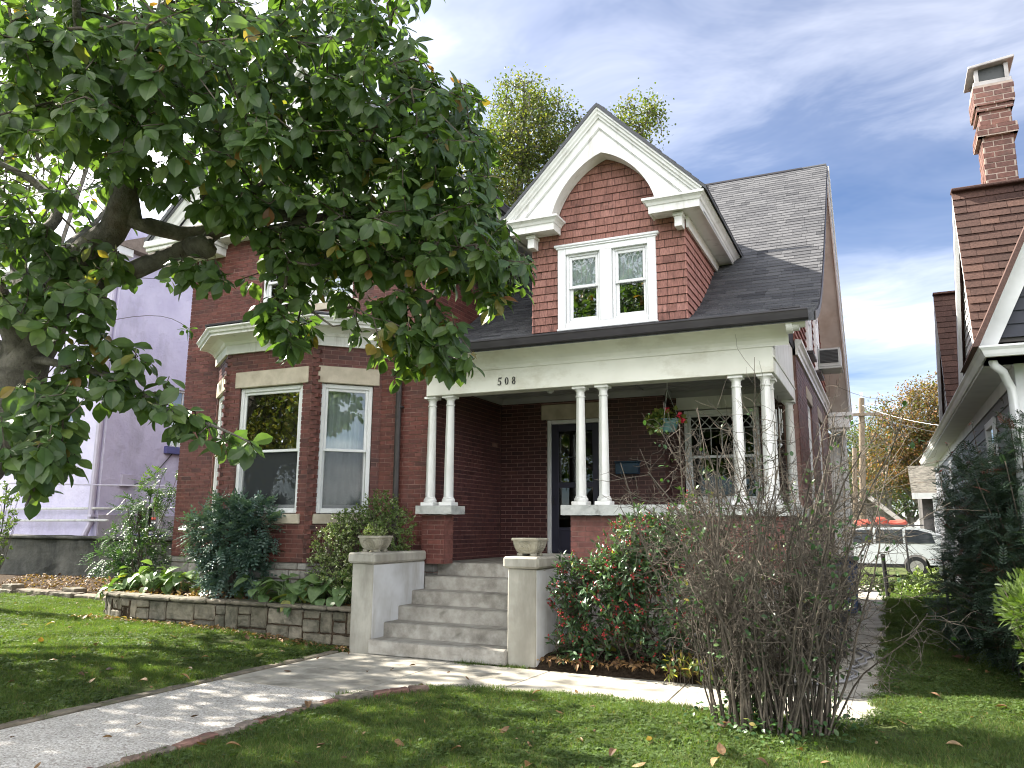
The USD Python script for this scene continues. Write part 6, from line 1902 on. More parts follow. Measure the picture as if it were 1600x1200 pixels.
# ------------------------------------------------------------------ trees farther off
def tree(name, label, base, trunk_top, crown, n_tips, per, leaf_size, ramp, seed, trunk_r=.22, shape=None, tone=(.45, .2), group=None, limit=0, kind=None, sag=.1, step=.6, droop=0.0, cat='tree'):
    rng = np.random.default_rng(seed)
    t = thing(name, label, cat, group)
    S = Skeleton()
    base, trunk_top = np.asarray(base, float), np.asarray(trunk_top, float)
    tr = S.line([base, base * .6 + trunk_top * .4 + rng.normal(0, .15, 3) * [1, 1, 0], trunk_top], step=step)
    for c, r in crown:
        c, r = np.asarray(c, float), np.asarray(r, float)
        S.line([trunk_top * rng.uniform(.8, 1) + base * 0 if False else S.p[tr[int(len(tr) * .6)]], (S.p[tr[int(len(tr) * .8)]] + c) / 2 + rng.normal(0, .2, 3), c], tr[int(len(tr) * .6)], step=step)
    tips_, od = blob(rng, n_tips, crown, .25)
    ends = S.reach(tips_, rng=rng, sag=sag, step=step, noise=.2)
    r = S.radii(tip=.012 * max(1, leaf_size / .12), power=2.1)
    k = trunk_r / max(r[tr[0]], 1e-6)
    r = np.minimum(r * min(k, 1.4), trunk_r)
    P = np.asarray(S.p)
    v, f = tube(P[tr], np.maximum(r[tr], trunk_r * np.linspace(1, .55, len(tr))), 8)
    part(t, 'trunk', (v, f), M['bark'], smooth=True)
    part(t, 'branches', S.wood(np.minimum(r, trunk_r * .5), 0, 99, 4), M['bark'], kind='stuff')
    if per:
        key = name + '_leaf_material_' + str(seed)
        lm = leaf_mat(key, ramp, rough=.5, trans=.38, tint=(1.35, 1.45, .5), noise=1.2)
        shp = shape or leaf_shape(1.0, .6, fold=.15, droop=.15, n=3, base=.5)
        e = P[ends]
        pos = np.repeat(e, per, 0) + rng.normal(0, leaf_size * 2.0, (len(e) * per, 3))
        dirs = rng.normal(0, 1, pos.shape) + [0, 0, -.3]
        ups = rng.normal(0, .6, pos.shape) + [0, 0, 1]
        tn = np.clip(np.repeat(rng.normal(tone[0], tone[1] * .6, len(e)), per) + rng.normal(0, tone[1] * .6, len(pos)), 0, 1)
        v, f, tt = place_leaves(shp, pos, dirs, ups, rng.uniform(.75, 1.3, len(pos)) * leaf_size, tn)
        part(t, 'crown', (v.reshape(-1, 3), f), lm, tone=tt, kind='stuff')
    return t


YG = [(0, (.05, .085, .022)), (.45, (.10, .135, .035)), (.75, (.19, .19, .05)), (1, (.32, .25, .07))]
RUST = [(0, (.05, .06, .022)), (.35, (.10, .10, .035)), (.65, (.21, .12, .05)), (1, (.30, .12, .06))]
DKG = [(0, (.022, .045, .016)), (.5, (.045, .08, .025)), (1, (.10, .13, .035))]
# behind the brick house: loose crown against the sky
c = at(850, 235, 27)
tree('yellowing_tree', 'tall airy yellow-green tree behind the dormer of the brick house', (c[0], c[1], 0), (c[0], c[1], 7.0),
     [(at(825, 200, 27), (1.6, 1.6, 1.7)), (at(800, 270, 27), (1.4, 1.4, 1.5)), (at(880, 240, 27), (1.5, 1.5, 1.4)), (at(820, 150, 27), (.5, .6, 1.1)), (at(800, 330, 27), (1.4, 1.5, 1.2)), (at(1000, 195, 27), (.8, .9, 1.0)), (at(945, 240, 27), (1.4, 1.2, 1.1)), (at(1018, 170, 27), (.35, .4, .4)), (at(760, 260, 27), (.9, 1.0, 1.6))],
     1000, 26, .10, YG, 301, trunk_r=.24, tone=(.48, .2), step=.4)
# between the houses
c = at(1440, 690, 46)
tree('rust_tree', 'rust and green autumn tree seen between the two houses', (c[0], c[1], 0), (c[0], c[1], 4.0),
     [(at(1440, 655, 46), (2.2, 2.2, 2.2)), (at(1400, 680, 46), (1.8, 1.8, 1.6)), (at(1470, 640, 46), (1.8, 1.8, 2.2)), (at(1450, 720, 46), (2.6, 2.2, 1.8)), (at(1490, 700, 46), (2.0, 2, 2.2)), (at(1385, 735, 46), (1.8, 1.8, 1.6))], 900, 28, .14, RUST, 302, trunk_r=.28, tone=(.5, .25), step=.7)
c = at(1385, 730, 60)
tree('pale_tree', 'pale green tree beyond the utility pole', (c[0], c[1], 0), (c[0], c[1], 5.0),
     [(at(1370, 690, 60), (2.0, 2, 2.6)), (at(1345, 730, 60), (2.4, 2.4, 2.2)), (at(1400, 740, 60), (2.6, 2.4, 2.6)), (at(1320, 700, 60), (2, 2, 2))], 420, 24, .17, YG, 303, trunk_r=.3, tone=(.35, .2), step=.9)
c = at(1420, 770, 70)
tree('dark_green_tree', 'dense dark green tree low behind the garage roof', (c[0], c[1], 0), (c[0], c[1], 3.0),
     [(at(1400, 760, 70), (3.0, 2.4, 2.4)), (at(1445, 765, 70), (3.2, 2.4, 2.4)), (at(1500, 760, 70), (3.2, 2.4, 2.8)), (at(1350, 775, 70), (3, 2.4, 2.2)), (at(1300, 770, 70), (3, 2.4, 2.4)), (at(1560, 740, 70), (3.4, 2.4, 3.4))], 600, 24, .22, DKG, 304, trunk_r=.35, tone=(.5, .22), step=1.0)
# bare-twigged tree behind the purple house
c = at(60, 270, 34)
tree('thin_tree', 'thin twiggy tree with few leaves above the purple house', (c[0], c[1], 0), (c[0], c[1], 8.0),
     [(at(80, 270, 34), (2.2, 2, 2.2)), (at(20, 300, 34), (2.4, 2, 2.0)), (at(150, 220, 34), (2.4, 2, 2.6))], 260, 4, .09, DKG, 305, trunk_r=.2, step=.5, tone=(.4, .2))
# trees out of the frame: first added to shade the lawn, others mirrored in panes
tree('street_tree', 'broad unseen tree added to shade the front walk from the left', (-16.5, 3.2, 0), (-16.4, 3.2, 3.6), [((-15.4, 3.6, 7.2), (2.4, 2.8, 2.2)), ((-13.6, 4.6, 6.6), (2.0, 2.2, 1.6)), ((-14.6, 6.4, 7.8), (2.0, 1.9, 1.8)), ((-14.4, 1.6, 7.0), (2.2, 2.4, 2.0)), ((-15.9, 8.3, 9.0), (1.8, 1.7, 1.6)), ((-15.6, 8.4, 7.6), (1.3, 1.4, 1.3))], 760, 15, .16, YG, 311, trunk_r=.3, tone=(.3, .2), step=.7)
for i, (x, y, h, tn_) in enumerate(((-27, -11, 12, .66), (-15, -23, 13, .40), (-4, -24, 12, .35), (8, -23, 12, .40), (-36, -20, 13, .45))):
    tree('street_tree', 'broad leafy tree across the street, number %s from the left' % ['two', 'three', 'four', 'five', 'one'][i], (x, y, 0), (x, y, h * .38), [((x, y, h * .62), (3.6, 3.2, h * .30)), ((x - 2.4, y, h * .52), (2.6, 2.6, h * .22)), ((x + 2.4, y + .5, h * .55), (2.6, 2.6, h * .24)), ((x, y, h * .82), (2.4, 2.4, h * .18))], 380, 22, .24, YG, 320 + i, trunk_r=.3, tone=(tn_, .2), step=.8, group='trees across the street')
# ------------------------------------------------------------------ planters on the cheek walls
M['planter'] = mat('planter_stone', (.27, .25, .19), (.40, .375, .30), rough=.9, scale=8, bump=.35, bscale=60, bdist=.004, stain=((.17, .155, .11), 3.0, .5, .72, (1, 1, 1)))


def planter(loc, label):
    t = thing('stone_planter', label, 'planter', loc=loc)
    pr = [(.098, .028), (.108, .032), (.128, .06), (.146, .10), (.156, .14), (.160, .168), (.160, .178)]
    sec = lambda h: [(-h, -h + .02), (-h + .02, -h), (h - .02, -h), (h, -h + .02), (h, h - .02), (h - .02, h), (-h + .02, h), (-h, h - .02)]
    rows = [[(x, y, z) for x, y in sec(h)] for h, z in pr] + [[(x, y, z) for x, y in sec(h)] for h, z in ((.172, .182), (.174, .20), (.168, .21), (.148, .21), (.140, .16))]
    v = np.array(rows, float).reshape(-1, 3)
    f = []
    for i in range(len(rows) - 1):
        for j in range(8):
            k = (j + 1) % 8
            f += [[i * 8 + j, i * 8 + k, (i + 1) * 8 + k], [i * 8 + j, (i + 1) * 8 + k, (i + 1) * 8 + j]]
    e = (len(rows) - 1) * 8
    f += [[e, e + j, e + j + 1] for j in range(1, 7)] + [[0, j + 1, j] for j in range(1, 7)]
    bowl = part(t, 'bowl', (v, np.array(f)), M['planter'], smooth=30)
    for sx in (-1, 1):
        for sy in (-1, 1):
            part(t, 'foot', B().box(sx * .085 - .034, sx * .085 + .034, sy * .085 - .034, sy * .085 + .034, 0, .036, .008), M['planter'])
    # raised ornament on the four faces: an oval frame round scrolls
    zz = np.array([p[1] for p in pr]); hh = np.array([p[0] for p in pr])
    for q in range(4):
        c, s = math.cos(q * math.pi / 2), math.sin(q * math.pi / 2)

        def on(a, z, out=.002):
            h = np.interp(z, zz, hh)
            p = np.array([a, -h - out])
            return np.array([p[0] * c - p[1] * s, p[0] * s + p[1] * c, z])
        b = B()
        th = np.linspace(0, 2 * math.pi, 25)
        b.tube([on(.085 * math.copysign(abs(math.cos(a)) ** .7, math.cos(a)), .112 + .052 * math.copysign(abs(math.sin(a)) ** .7, math.sin(a))) for a in th], .0055, 5)
        for m in (-1, 1):
            for (cx, cz, R, t0, t1) in ((.034, .135, .022, 0, 4.6), (.040, .098, .020, 1.2, 6.0), (.014, .085, .018, -1.2, 2.4)):
                b.tube([on(m * (cx + R * (1 - .10 * a) * math.cos(a)), cz + R * (1 - .10 * a) * math.sin(a)) for a in np.linspace(t0, t1, 12)], .005, 5)
        b.tube([on(0, .072), on(0, .15)], .006, 5)
        part(bowl, 'relief_ornament', b, M['planter'], smooth=True)
    part(t, 'earth', B().box(-.14, .14, -.14, .14, .158, .178), M['soil'])
    return t


planter((-6.07, 8.80, 1.222), 'square carved stone planter with yellow-green plants on the left cheek wall')
planter((-3.86, 8.80, 1.222), 'empty square carved stone planter on the right cheek wall')
small_bush('planter_plant', 'small yellow-green plant growing in the left stone planter', [((-6.12, 8.78, 1.49), (.14, .12, .11)), ((-5.98, 8.8, 1.46), (.10, .10, .09)), ((-6.2, 8.76, 1.45), (.08, .1, .08))], 190, 7, (-6.07, 8.8, 1.39), lambda p, r: .68 + r.normal(0, .12, len(p)), (.02, .034), 54)

# ------------------------------------------------------------------ things on the porch
M['teal_pot'] = mat('teal_pot', (.055, .12, .115), (.075, .15, .14), rough=.45)
M['mail'] = mat('mailbox_blue', (.012, .035, .065), (.018, .048, .085), rough=.35)
hb = thing('hanging_basket', 'teal hanging basket of yellow-green leaves and red flowers under the porch beam', 'hanging basket')
hc = at(1044, 664, 10.75)
pr = [(.085, -.10), (.105, -.08), (.145, .05), (.158, .055), (.158, .075), (.14, .075), (.13, .04)]
v, f = lathe(pr, 24)
part(hb, 'pot', (v + hc, f), M['teal_pot'], smooth=40)
b = B()
for k in range(3):
    a = k * 2.1 + .4
    b.tube([hc + [.15 * math.cos(a), .15 * math.sin(a), .07], (hc[0], hc[1], hc[2] + .48)], .0025, 4)
b.tube([(hc[0], hc[1], hc[2] + .48), (hc[0], hc[1], 3.745)], .004, 4)
part(hb, 'chain', b, M['lead'], kind='stuff')
rng = np.random.default_rng(81)
tip, od = blob(rng, 90, [(hc + [0, 0, .10], (.2, .2, .10)), (hc + [-.14, -.05, .03], (.13, .12, .14))], .4)
p = np.repeat(tip, 3, 0) + rng.normal(0, .015, (len(tip) * 3, 3))
M['basket_leaf'] = leaf_mat('basket_leaf', [(0, (.07, .13, .03)), (.5, (.20, .25, .06)), (1, (.42, .42, .12))], rough=.5, trans=.35)
v, f, tn = place_leaves(VL, p, np.repeat(od, 3, 0) + rng.normal(0, .6, p.shape), rng.normal(0, .5, p.shape) + [0, 0, 1], rng.uniform(.05, .085, len(p)), rng.uniform(0, 1, len(p)))
leaves_part(hb, 'leaf', 'foliage', v, VL[1], tn, M['basket_leaf'], 60)
M['red_flower'] = mat('red_flower', (.45, .015, .03), (.55, .03, .06), rough=.6)
for q in ((.17, -.02, .12), (.0, -.05, .2), (.19, .03, .06)):
    v, f, tn = place_leaves(VL, np.repeat([hc + q], 16, 0), rng.normal(0, 1, (16, 3)), rng.normal(0, 1, (16, 3)), np.full(16, .045), np.zeros(16))
    part(hb, 'flower', (v.reshape(-1, 3), f), M['red_flower'])
mb = thing('mailbox', 'dark blue wall mailbox on the brick beside the front door', 'mailbox')
c = hit_y(981, 731, 12.25)
b = B().box(c[0] - .19, c[0] + .19, 12.17, 12.298, c[2] - .10, c[2] + .08, .012)
part(mb, 'box', b, M['mail'])
part(mb, 'lid', B().box(c[0] - .2, c[0] + .2, 12.155, 12.296, c[2] + .081, c[2] + .105, .008), M['mail'])
for s in (-.11, .11):
    part(mb, 'hook', B().tube([(c[0] + s, 12.27, c[2] - .1), (c[0] + s, 12.25, c[2] - .16), (c[0] + s, 12.21, c[2] - .19), (c[0] + s, 12.18, c[2] - .16)], .008, 6), M['black'])
wc = thing('wind_chime', 'metal wind chime hanging at the right end of the porch', 'wind chime')
c = at(1216, 635, 11.2)
part(wc, 'disc', B().add(lathe([(.05, 0), (.05, .012)], 16)[0] + c, lathe([(.05, 0), (.05, .012)], 16)[1]), M['twig'])
part(wc, 'cord', B().tube([c, (c[0], c[1], 3.745)], .003, 4), M['black'])
for k in range(5):
    a = k * 1.257
    q = c + [.04 * math.cos(a), .04 * math.sin(a), -.04]
    part(wc, 'tube', B().tube([q, q - [0, 0, .34 + .03 * k]], .008, 8), M['lead'])
part(wc, 'sail', B().add(lathe([(.0, -.04), (.035, 0), (.0, .04)], 6)[0] + c - [0, 0, .55], lathe([(.0, -.04), (.035, 0), (.0, .04)], 6)[1]).tube([c, c - [0, 0, .55]], .0025, 4), M['lead'])
ac = thing('window_air_conditioner', 'grey window air conditioner sticking out of the right gable wall', 'air conditioner')
M['ac'] = mat('ac_casing', (.33, .34, .32), (.42, .43, .41), rough=.5)
part(ac, 'casing', B().box(-1.0, -.58, 16.62, 17.24, 4.74, 5.12, .012), M['ac'])
part(ac, 'grille', B().box(-.96, -.62, 16.608, 16.622, 4.82, 5.08), M['black'])
b = B()
for k in range(9):
    b.box(-.96, -.62, 16.598, 16.61, 4.83 + k * .028, 4.842 + k * .028)
part(ac, 'louvres', b, M['screen'], kind='stuff')
part(ac, 'drip_tray', B().box(-1.0, -.56, 16.60, 17.25, 4.70, 4.739, .006), M['ac'])

# ------------------------------------------------------------------ along the side walk
M['bin'] = mat('bin_plastic', (.014, .015, .017), (.022, .023, .026), rough=.5)
M['blue_bin'] = mat('blue_bin_plastic', (.02, .05, .12), (.03, .06, .14), rough=.5)


def bin_(x, y, label, m):
    t = thing('wheelie_bin', label, 'bin', loc=(x, y, 0))
    v, f = cbox(-.27, .27, -.28, .28, .05, .98, .03)
    k = .80 + .2 * (v[:, 2:] - .05) / .93
    v[:, :2] *= k
    part(t, 'body', (v, f), m)
    v, f = cbox(-.30, .30, -.33, .31, .985, 1.05, .02)
    part(t, 'lid', (v, f), m)
    for s in (-1, 1):
        v, f = lathe([(.10, -.025), (.10, .025)], 16)
        v = v[:, [2, 1, 0]] + [s * .24, .25, .1]
        part(t, 'wheel', (v, f[:, ::-1]), M['black'])
    part(t, 'handle', B().tube([(-.2, .33, .98), (-.2, .38, .99), (.2, .38, .99), (.2, .33, .98)], .014, 6), m)


bin_(-.80, 10.75, 'black wheelie bin on the side walk behind the bare shrub', M['bin'])
bin_(-.80, 12.2, 'dark wheelie bin farther back along the right wall', M['bin'])
bin_(-.78, 16.4, 'blue wheelie bin near the rear of the side walk', M['blue_bin'])
M['hose'] = mat('grey_hose', (.22, .22, .23), (.32, .32, .33), rough=.45)
hp = [(-.95, 8.9, .02), (-.7, 8.95, .02), (-.52, 9.25, .02), (-.42, 9.7, .02), (-.50, 10.0, .02), (-.38, 10.3, .03), (-.43, 10.7, .02), (-.36, 11.0, .02), (-.55, 11.6, .02)]
from scipy.interpolate import CubicSpline
tt = np.linspace(0, len(hp) - 1, 70)
h1 = CubicSpline(np.arange(len(hp)), np.array(hp))(tt)
hs = thing('garden_hose', 'grey garden hose lying in loops on the side walk', 'hose')
part(hs, 'hose', B().tube(h1, .013, 7), M['hose'], smooth=True)
part(hs, 'loop', B().tube(h1[::-1] * [1, 1, 1] + [.07, .12, .004] + .05 * np.sin(np.linspace(0, 9, 70))[:, None] * [1, .3, 0], .013, 7), M['hose'], smooth=True)

# ------------------------------------------------------------------ the back of the plot
M['pole'] = mat('pole_wood', (.13, .10, .07), (.24, .19, .135), rough=.9, scale=6, stretch=(6, 6, .4), bump=.4)
up_ = thing('utility_pole', 'tall weathered wooden utility pole beyond the back yard', 'utility pole')
c = at(1348, 860, 33); top = at(1346, 622, 33)
part(up_, 'pole', B().tube([(c[0], c[1], 0), (top[0], top[1], top[2])], [.14, .115], 12), M['pole'], smooth=True)
part(up_, 'crossarm', B().box(top[0] - .7, top[0] + .7, top[1] - .06, top[1] + .06, top[2] - .75, top[2] - .63), M['pole'])
part(up_, 'insulator', B().box(top[0] - .05, top[0] + .05, top[1] - .05, top[1] + .05, top[2], top[2] + .25), M['lead'])
for k, (px, py) in enumerate(((1500, 668), (1560, 690))):
    e = at(px, py, 22)
    s = top + [0, 0, -.3 - .3 * k]
    u_ = np.linspace(0, 1, 14)[:, None]
    part(up_, 'wire', B().tube(s + (e - s) * u_ - np.array([0, 0, .15]) * (4 * u_ * (1 - u_)), .008, 5), M['lead'] if k == 0 else M['black'])
p2 = thing('short_pole', 'shorter brown post left of the tall utility pole', 'pole')
c = at(1336, 860, 30); top = at(1335, 700, 30)
part(p2, 'pole', B().tube([(c[0], c[1], 0), top], [.11, .09], 10), M['pole'], smooth=True)
M['garage'] = mat('garage_wall', (.22, .20, .19), (.30, .275, .26), rough=.9, scale=4)
ga = thing('garage', 'low grey-brown garage with pale roof edges behind the white car', 'garage')
gy = 38.0
a, b_, c_ = hit_y(1352, 772, gy), hit_y(1458, 858, gy), hit_y(1330, 900, gy)
xr = b_[0] + .3
ridge = a[2]
xl = 2 * a[0] - xr
pl = Polygon([(xl, 0), (xr, 0), (xr, b_[2]), (a[0], ridge), (xl, b_[2])])
part(ga, 'wall', B().poly(pl, (0, gy, 0), X, -Y, -6, 0), M['garage'])
b = B()
for e in ((xl - .4, b_[2] - .3), (xr + .4, b_[2] - .3)):
    b.poly(Polygon([e, (a[0], ridge + .12), (a[0], ridge), (e[0], e[1] - .12)]), (0, gy - .4, 0), X, Y, 0, 6.8)
part(ga, 'roof', b, M['roof'], tone=.6)
part(ga, 'barge_board', B().sweep([(xl - .4, gy - .42, b_[2] - .32), (a[0], gy - .42, ridge + .10), (xr + .4, gy - .42, b_[2] - .32)], [(0, 0), (0, .04), (.18, .04), (.18, 0)], -Y), M['soffit'])
sh_ = thing('back_shed', 'low shed with a brownish roof behind the dark conifer', 'shed')
a, c_ = hit_y(1424, 762, 30), hit_y(1520, 765, 30)
part(sh_, 'wall', B().box(a[0] + .3, c_[0] + 2, 30.4, 34, 0, a[2] - .25), M['interior'])
part(sh_, 'roof', B().add([(a[0], 30, a[2] - .2), (c_[0] + 2, 30, a[2] - .2), (c_[0] + 2, 32.5, a[2] + .9), (a[0], 32.5, a[2] + .9), (a[0], 30, a[2] - .35), (c_[0] + 2, 30, a[2] - .35)], [[0, 1, 2, 3], [4, 5, 1, 0], [4, 3, 2, 5]]), M['bark'])
part(sh_, 'fascia', B().box(a[0], c_[0] + 2, 29.95, 30.0, a[2] - .38, a[2] - .18), M['white'])
for k, px in enumerate((1470, 1492)):
    q = hit_y(px, 880, 29.9)
    part(sh_, 'post', B().box(q[0] - .07, q[0] + .07, 29.98, 30.12, 0, a[2] - .36), M['white_siding'])
# white car with a red load
M['car_white'] = mat('car_white_paint', (.70, .71, .72), (.76, .77, .78), rough=.25, coat=.6)
M['car_glass'] = mat('car_glass', (.03, .034, .04), (.05, .055, .06), rough=.08, spec=.8)
M['tyre'] = mat('tyre', (.015, .015, .016), (.025, .025, .026), rough=.8)
car = thing('parked_car', 'white estate car parked beyond the back yard with a red load on its roof', 'car')
cy, x0 = 29.6, -2.75
side_ = Polygon([(0, .42), (.1, .85), (.25, .98), (1.15, 1.06), (1.75, 1.52), (2.1, 1.62), (3.7, 1.62), (4.15, 1.5), (4.45, 1.05), (4.52, .85), (4.5, .40)])
for cx in (.95, 3.6):
    side_ = side_.difference(shapely.Point(cx, .34).buffer(.40))
body = B().poly(side_, (x0, cy, 0), X, -Y, -1.72, 0)
part(car, 'body', body, M['car_white'])
for pl, nm in (([(1.32, 1.08), (1.82, 1.5), (2.35, 1.54), (2.35, 1.08)], 'window'), ([(2.43, 1.08), (2.43, 1.54), (3.25, 1.54), (3.25, 1.08)], 'window'), ([(3.33, 1.08), (3.33, 1.54), (3.7, 1.53), (4.1, 1.42), (4.2, 1.1)], 'window')):
    part(car, nm, B().poly(Polygon(pl), (x0, cy, 0), X, -Y, 0, .012), M['car_glass'])
for cx in (.95, 3.6):
    v, f = lathe([(.20, -.1), (.33, -.1), (.33, .1), (.20, .1)], 24)
    w = part(car, 'wheel', (np.stack([v[:, 0] + x0 + cx, v[:, 2] + cy - -.1, v[:, 1] + .33], 1), f), M['tyre'])
    v, f = lathe([(.0, -.09), (.21, -.09), (.21, .09)], 20)
    part(w, 'rim', (np.stack([v[:, 0] + x0 + cx, v[:, 2] + cy + .08, v[:, 1] + .33], 1), f), M['galv'])
part(car, 'sill_trim', B().box(x0 + 1.3, x0 + 3.25, cy - .02, cy + .1, .30, .42), M['tyre'])
part(car, 'bumper', B().box(x0 + 4.35, x0 + 4.58, cy - .01, cy + 1.7, .42, .75, .03), M['tyre'])
part(car, 'tail_lamp', B().box(x0 + 4.36, x0 + 4.50, cy - .012, cy + .1, .92, 1.1, .01), M['red_flower'])
part(car, 'roof_rail', B().tube([(x0 + 2.0, cy + .12, 1.68), (x0 + 3.9, cy + .12, 1.68)], .025, 6), M['black'])
M['red_load'] = mat('red_canvas', (.40, .07, .045), (.50, .11, .07), rough=.7, scale=3)
ld_ = thing('roof_load', 'bright red bundles strapped on the roof of the white car', 'luggage')
for k, (xx, L_, hh) in enumerate(((2.05, .5, .18), (2.6, .42, .26), (3.15, .6, .16))):
    v, f = cbox(-L_ / 2, L_ / 2, -.5, .5, 0, hh, .08)
    m = trimesh.Trimesh(v, f, process=False).subdivide_to_size(.12)
    v = np.array(m.vertices); v += (np.stack([meshkit.fbm(v * 4 + k * 5 + j, 3, k) for j in range(3)], -1) - .5) * .12
    part(ld_, 'bundle', (v + [x0 + xx, cy + .75, 1.68], np.array(m.faces)), M['red_load'], smooth=True)
# wire fence posts in the back yard
for k, (px, py, pt, Yf) in enumerate(((1388, 935, 868, 20.5), (1424, 915, 838, 25.5), (1478, 925, 868, 22))):
    c = hit_y(px, py, Yf)
    t = thing('fence_post', ['thick dark fence post before the white car', 'thin dark fence post right of the first', 'dark fence post beside the conifer'][k], 'fence post', loc=(c[0], c[1], 0))
    part(t, 'post', B().tube([(0, 0, 0), (-.05 if k < 2 else 0, 0, hit_y(px, pt, Yf)[2])], [.05 if k == 0 else .03, .045 if k == 0 else .025], 8), M['black'])
    part(t, 'cap', B().tube([(-.05 if k < 2 else 0, 0, hit_y(px, pt, Yf)[2]), (-.05 if k < 2 else 0, 0, hit_y(px, pt, Yf)[2] + .03)], .05 if k == 0 else .034, 8), M['black'])
small_bush('weeds', 'pale green weeds growing along the wire fence at the end of the lawn', [((.35, 22.5, .2), (.6, .5, .3)), ((1.0, 23.5, .25), (.7, .5, .4)), ((-.3, 23, .15), (.6, .5, .25)), ((.6, 21.5, .1), (.5, .4, .2))], 300, 7, (.4, 22.5, 0), lambda p, r: .55 + r.normal(0, .15, len(p)), (.06, .11), 55)
ra = thing('garden_railing', 'low black iron railing beside the steps of the grey house', 'railing')
q = hit_y(1475, 940, 15.5)
part(ra, 'post', B().box(.85, .89, 15.5, 15.54, 0, .85), M['black'])
part(ra, 'post', B().box(1.35, 1.39, 15.5, 15.54, 0, .85), M['black'])
part(ra, 'rail', B().box(.83, 1.45, 15.49, 15.55, .85, .89), M['black'])
part(ra, 'rail', B().box(.89, 1.35, 15.505, 15.535, .45, .475), M['black'])

# ------------------------------------------------------------------ grass and fallen leaves
def patch(seed, n, size, clover):
    rng = np.random.default_rng(seed)
    V, F, T, k = [], [], [], 0
    for i in range(n):
        x, y = rng.uniform(-size, size, 2)
        h = rng.uniform(.015, .055)
        a = rng.uniform(0, 6.28); w = rng.uniform(.0012, .0026)
        lx, ly = rng.normal(0, .45, 2) * h
        sx, sy = math.cos(a) * w, math.sin(a) * w
        V += [(x - sx, y - sy, 0), (x + sx, y + sy, 0), (x + lx * .45 - sx * .7, y + ly * .45 - sy * .7, h * .6), (x + lx * .45 + sx * .7, y + ly * .45 + sy * .7, h * .6), (x + lx, y + ly, h)]
        F += [(k, k + 1, k + 3), (k, k + 3, k + 2), (k + 2, k + 3, k + 4)]
        T += [np.clip(rng.normal(.45, .18), 0, .85) if rng.random() > .07 else 1.0] * 5
        k += 5
    for i in range(clover):
        x, y = rng.uniform(-size, size, 2); z = rng.uniform(.015, .04); R = rng.uniform(.005, .0105)
        t0 = rng.uniform(0, 6.28); tl = rng.normal(0, .3, 2)
        n3 = 3 if rng.random() < .6 else 1
        for j in range(n3):
            a = t0 + j * 2.09
            c = np.array([x + math.cos(a) * R * .9 * (n3 > 1), y + math.sin(a) * R * .9 * (n3 > 1)])
            ring = [(c[0] + R * math.cos(b), c[1] + R * math.sin(b), z + tl[0] * R * math.cos(b) + tl[1] * R * math.sin(b)) for b in np.linspace(0, 6.28, 7)[:-1]]
            V += ring; F += [(k, k + 1, k + 2), (k, k + 2, k + 3), (k, k + 3, k + 4), (k, k + 4, k + 5)]
            T += [np.clip(rng.normal(.28, .1), 0, 1)] * 6
            k += 6
    return np.array(V), np.array(F), np.array(T)


M['grass'] = leaf_mat('grass_blade', [(0, (.052, .082, .028)), (.3, (.086, .138, .042)), (.5, (.126, .190, .055)), (.75, (.172, .240, .074)), (.9, (.23, .23, .105)), (1, (.24, .20, .10))], rough=.65, trans=.40, noise=2.2, spec=.22)
gi = UsdGeom.PointInstancer.Define(stage, free('/World', 'grass'))
tag(gi, kind='stuff', label='short green lawn grass mixed with clover')
protos = []
for k in range(8):
    v, f, t = patch(900 + k, 420 if k < 5 else 260, .14, 6 if k < 5 else 60)
    protos.append(part(str(gi.GetPath()), 'tuft', (v, f), M['grass'], tone=t))
gi.CreatePrototypesRel().SetTargets([Sdf.Path(p) for p in protos])
rng = np.random.default_rng(909)
cand = []
for (x0_, x1_, y0_, y1_, dens) in ((-16, -6.4, 2.0, 11.0, 62), (-4.62, 1.6, 2.6, 8.6, 75), (-.06, 2.2, 8.6, 14, 75), (-.06, 2.4, 14, 26, 40), (-9, -6.4, -1, 2, 40), (-4.6, 3, .5, 2.6, 40)):
    n = int((x1_ - x0_) * (y1_ - y0_) * dens)
    cand.append(np.stack([rng.uniform(x0_, x1_, n), rng.uniform(y0_, y1_, n)], 1))
cand = np.vstack(cand)
blocked = unary_union([walk_all.buffer(-.02), beds_poly.buffer(.22), sbox(-6.45, -6, -4.7, 8.6), sbox(-3.8, 8.2, -.95, 12), edge.buffer(.08)])
ok = ~shapely.contains_xy(blocked, cand[:, 0], cand[:, 1]) & (cand[:, 1] < 10.55 - (cand[:, 0] + 14) * .05 - .2 + 50 * (cand[:, 0] > -11.5))
bare_n = meshkit.fbm(np.stack([cand[:, 0] * .8, cand[:, 1] * .8, 0 * cand[:, 0]], 1), 3, 6)
ok &= rng.random(len(cand)) > np.clip((.40 - bare_n) * 4, 0, .8)
pr = project(np.column_stack([cand, 0 * cand[:, 0]]))
ok &= (pr[:, 2] > 1.5) & (pr[:, 0] > -150) & (pr[:, 0] < 1750) & (pr[:, 1] < 1420)
cand = cand[ok]
zz = ground_z(cand[:, 0], cand[:, 1]) - .006
n = len(cand)
clv = meshkit.fbm(np.stack([cand[:, 0] * 1.1 + 7, cand[:, 1] * 1.1, 0 * cand[:, 0]], 1), 3, 8)
near_shrub = np.exp(-(((cand[:, 0] + .9) / 1.3) ** 2 + ((cand[:, 1] - 6.4) / .8) ** 2))
is_c = rng.random(n) < np.clip((clv - .52) * 5 + .30 + near_shrub * .8, 0, 1)
gi.CreateProtoIndicesAttr(Vt.IntArray.FromNumpy(np.where(is_c, rng.integers(5, 8, n), rng.integers(0, 5, n)).astype(np.int32)))
gi.CreatePositionsAttr(Vt.Vec3fArray.FromNumpy(np.column_stack([cand, zz]).astype(np.float32)))
a = rng.uniform(0, 2 * math.pi, n)
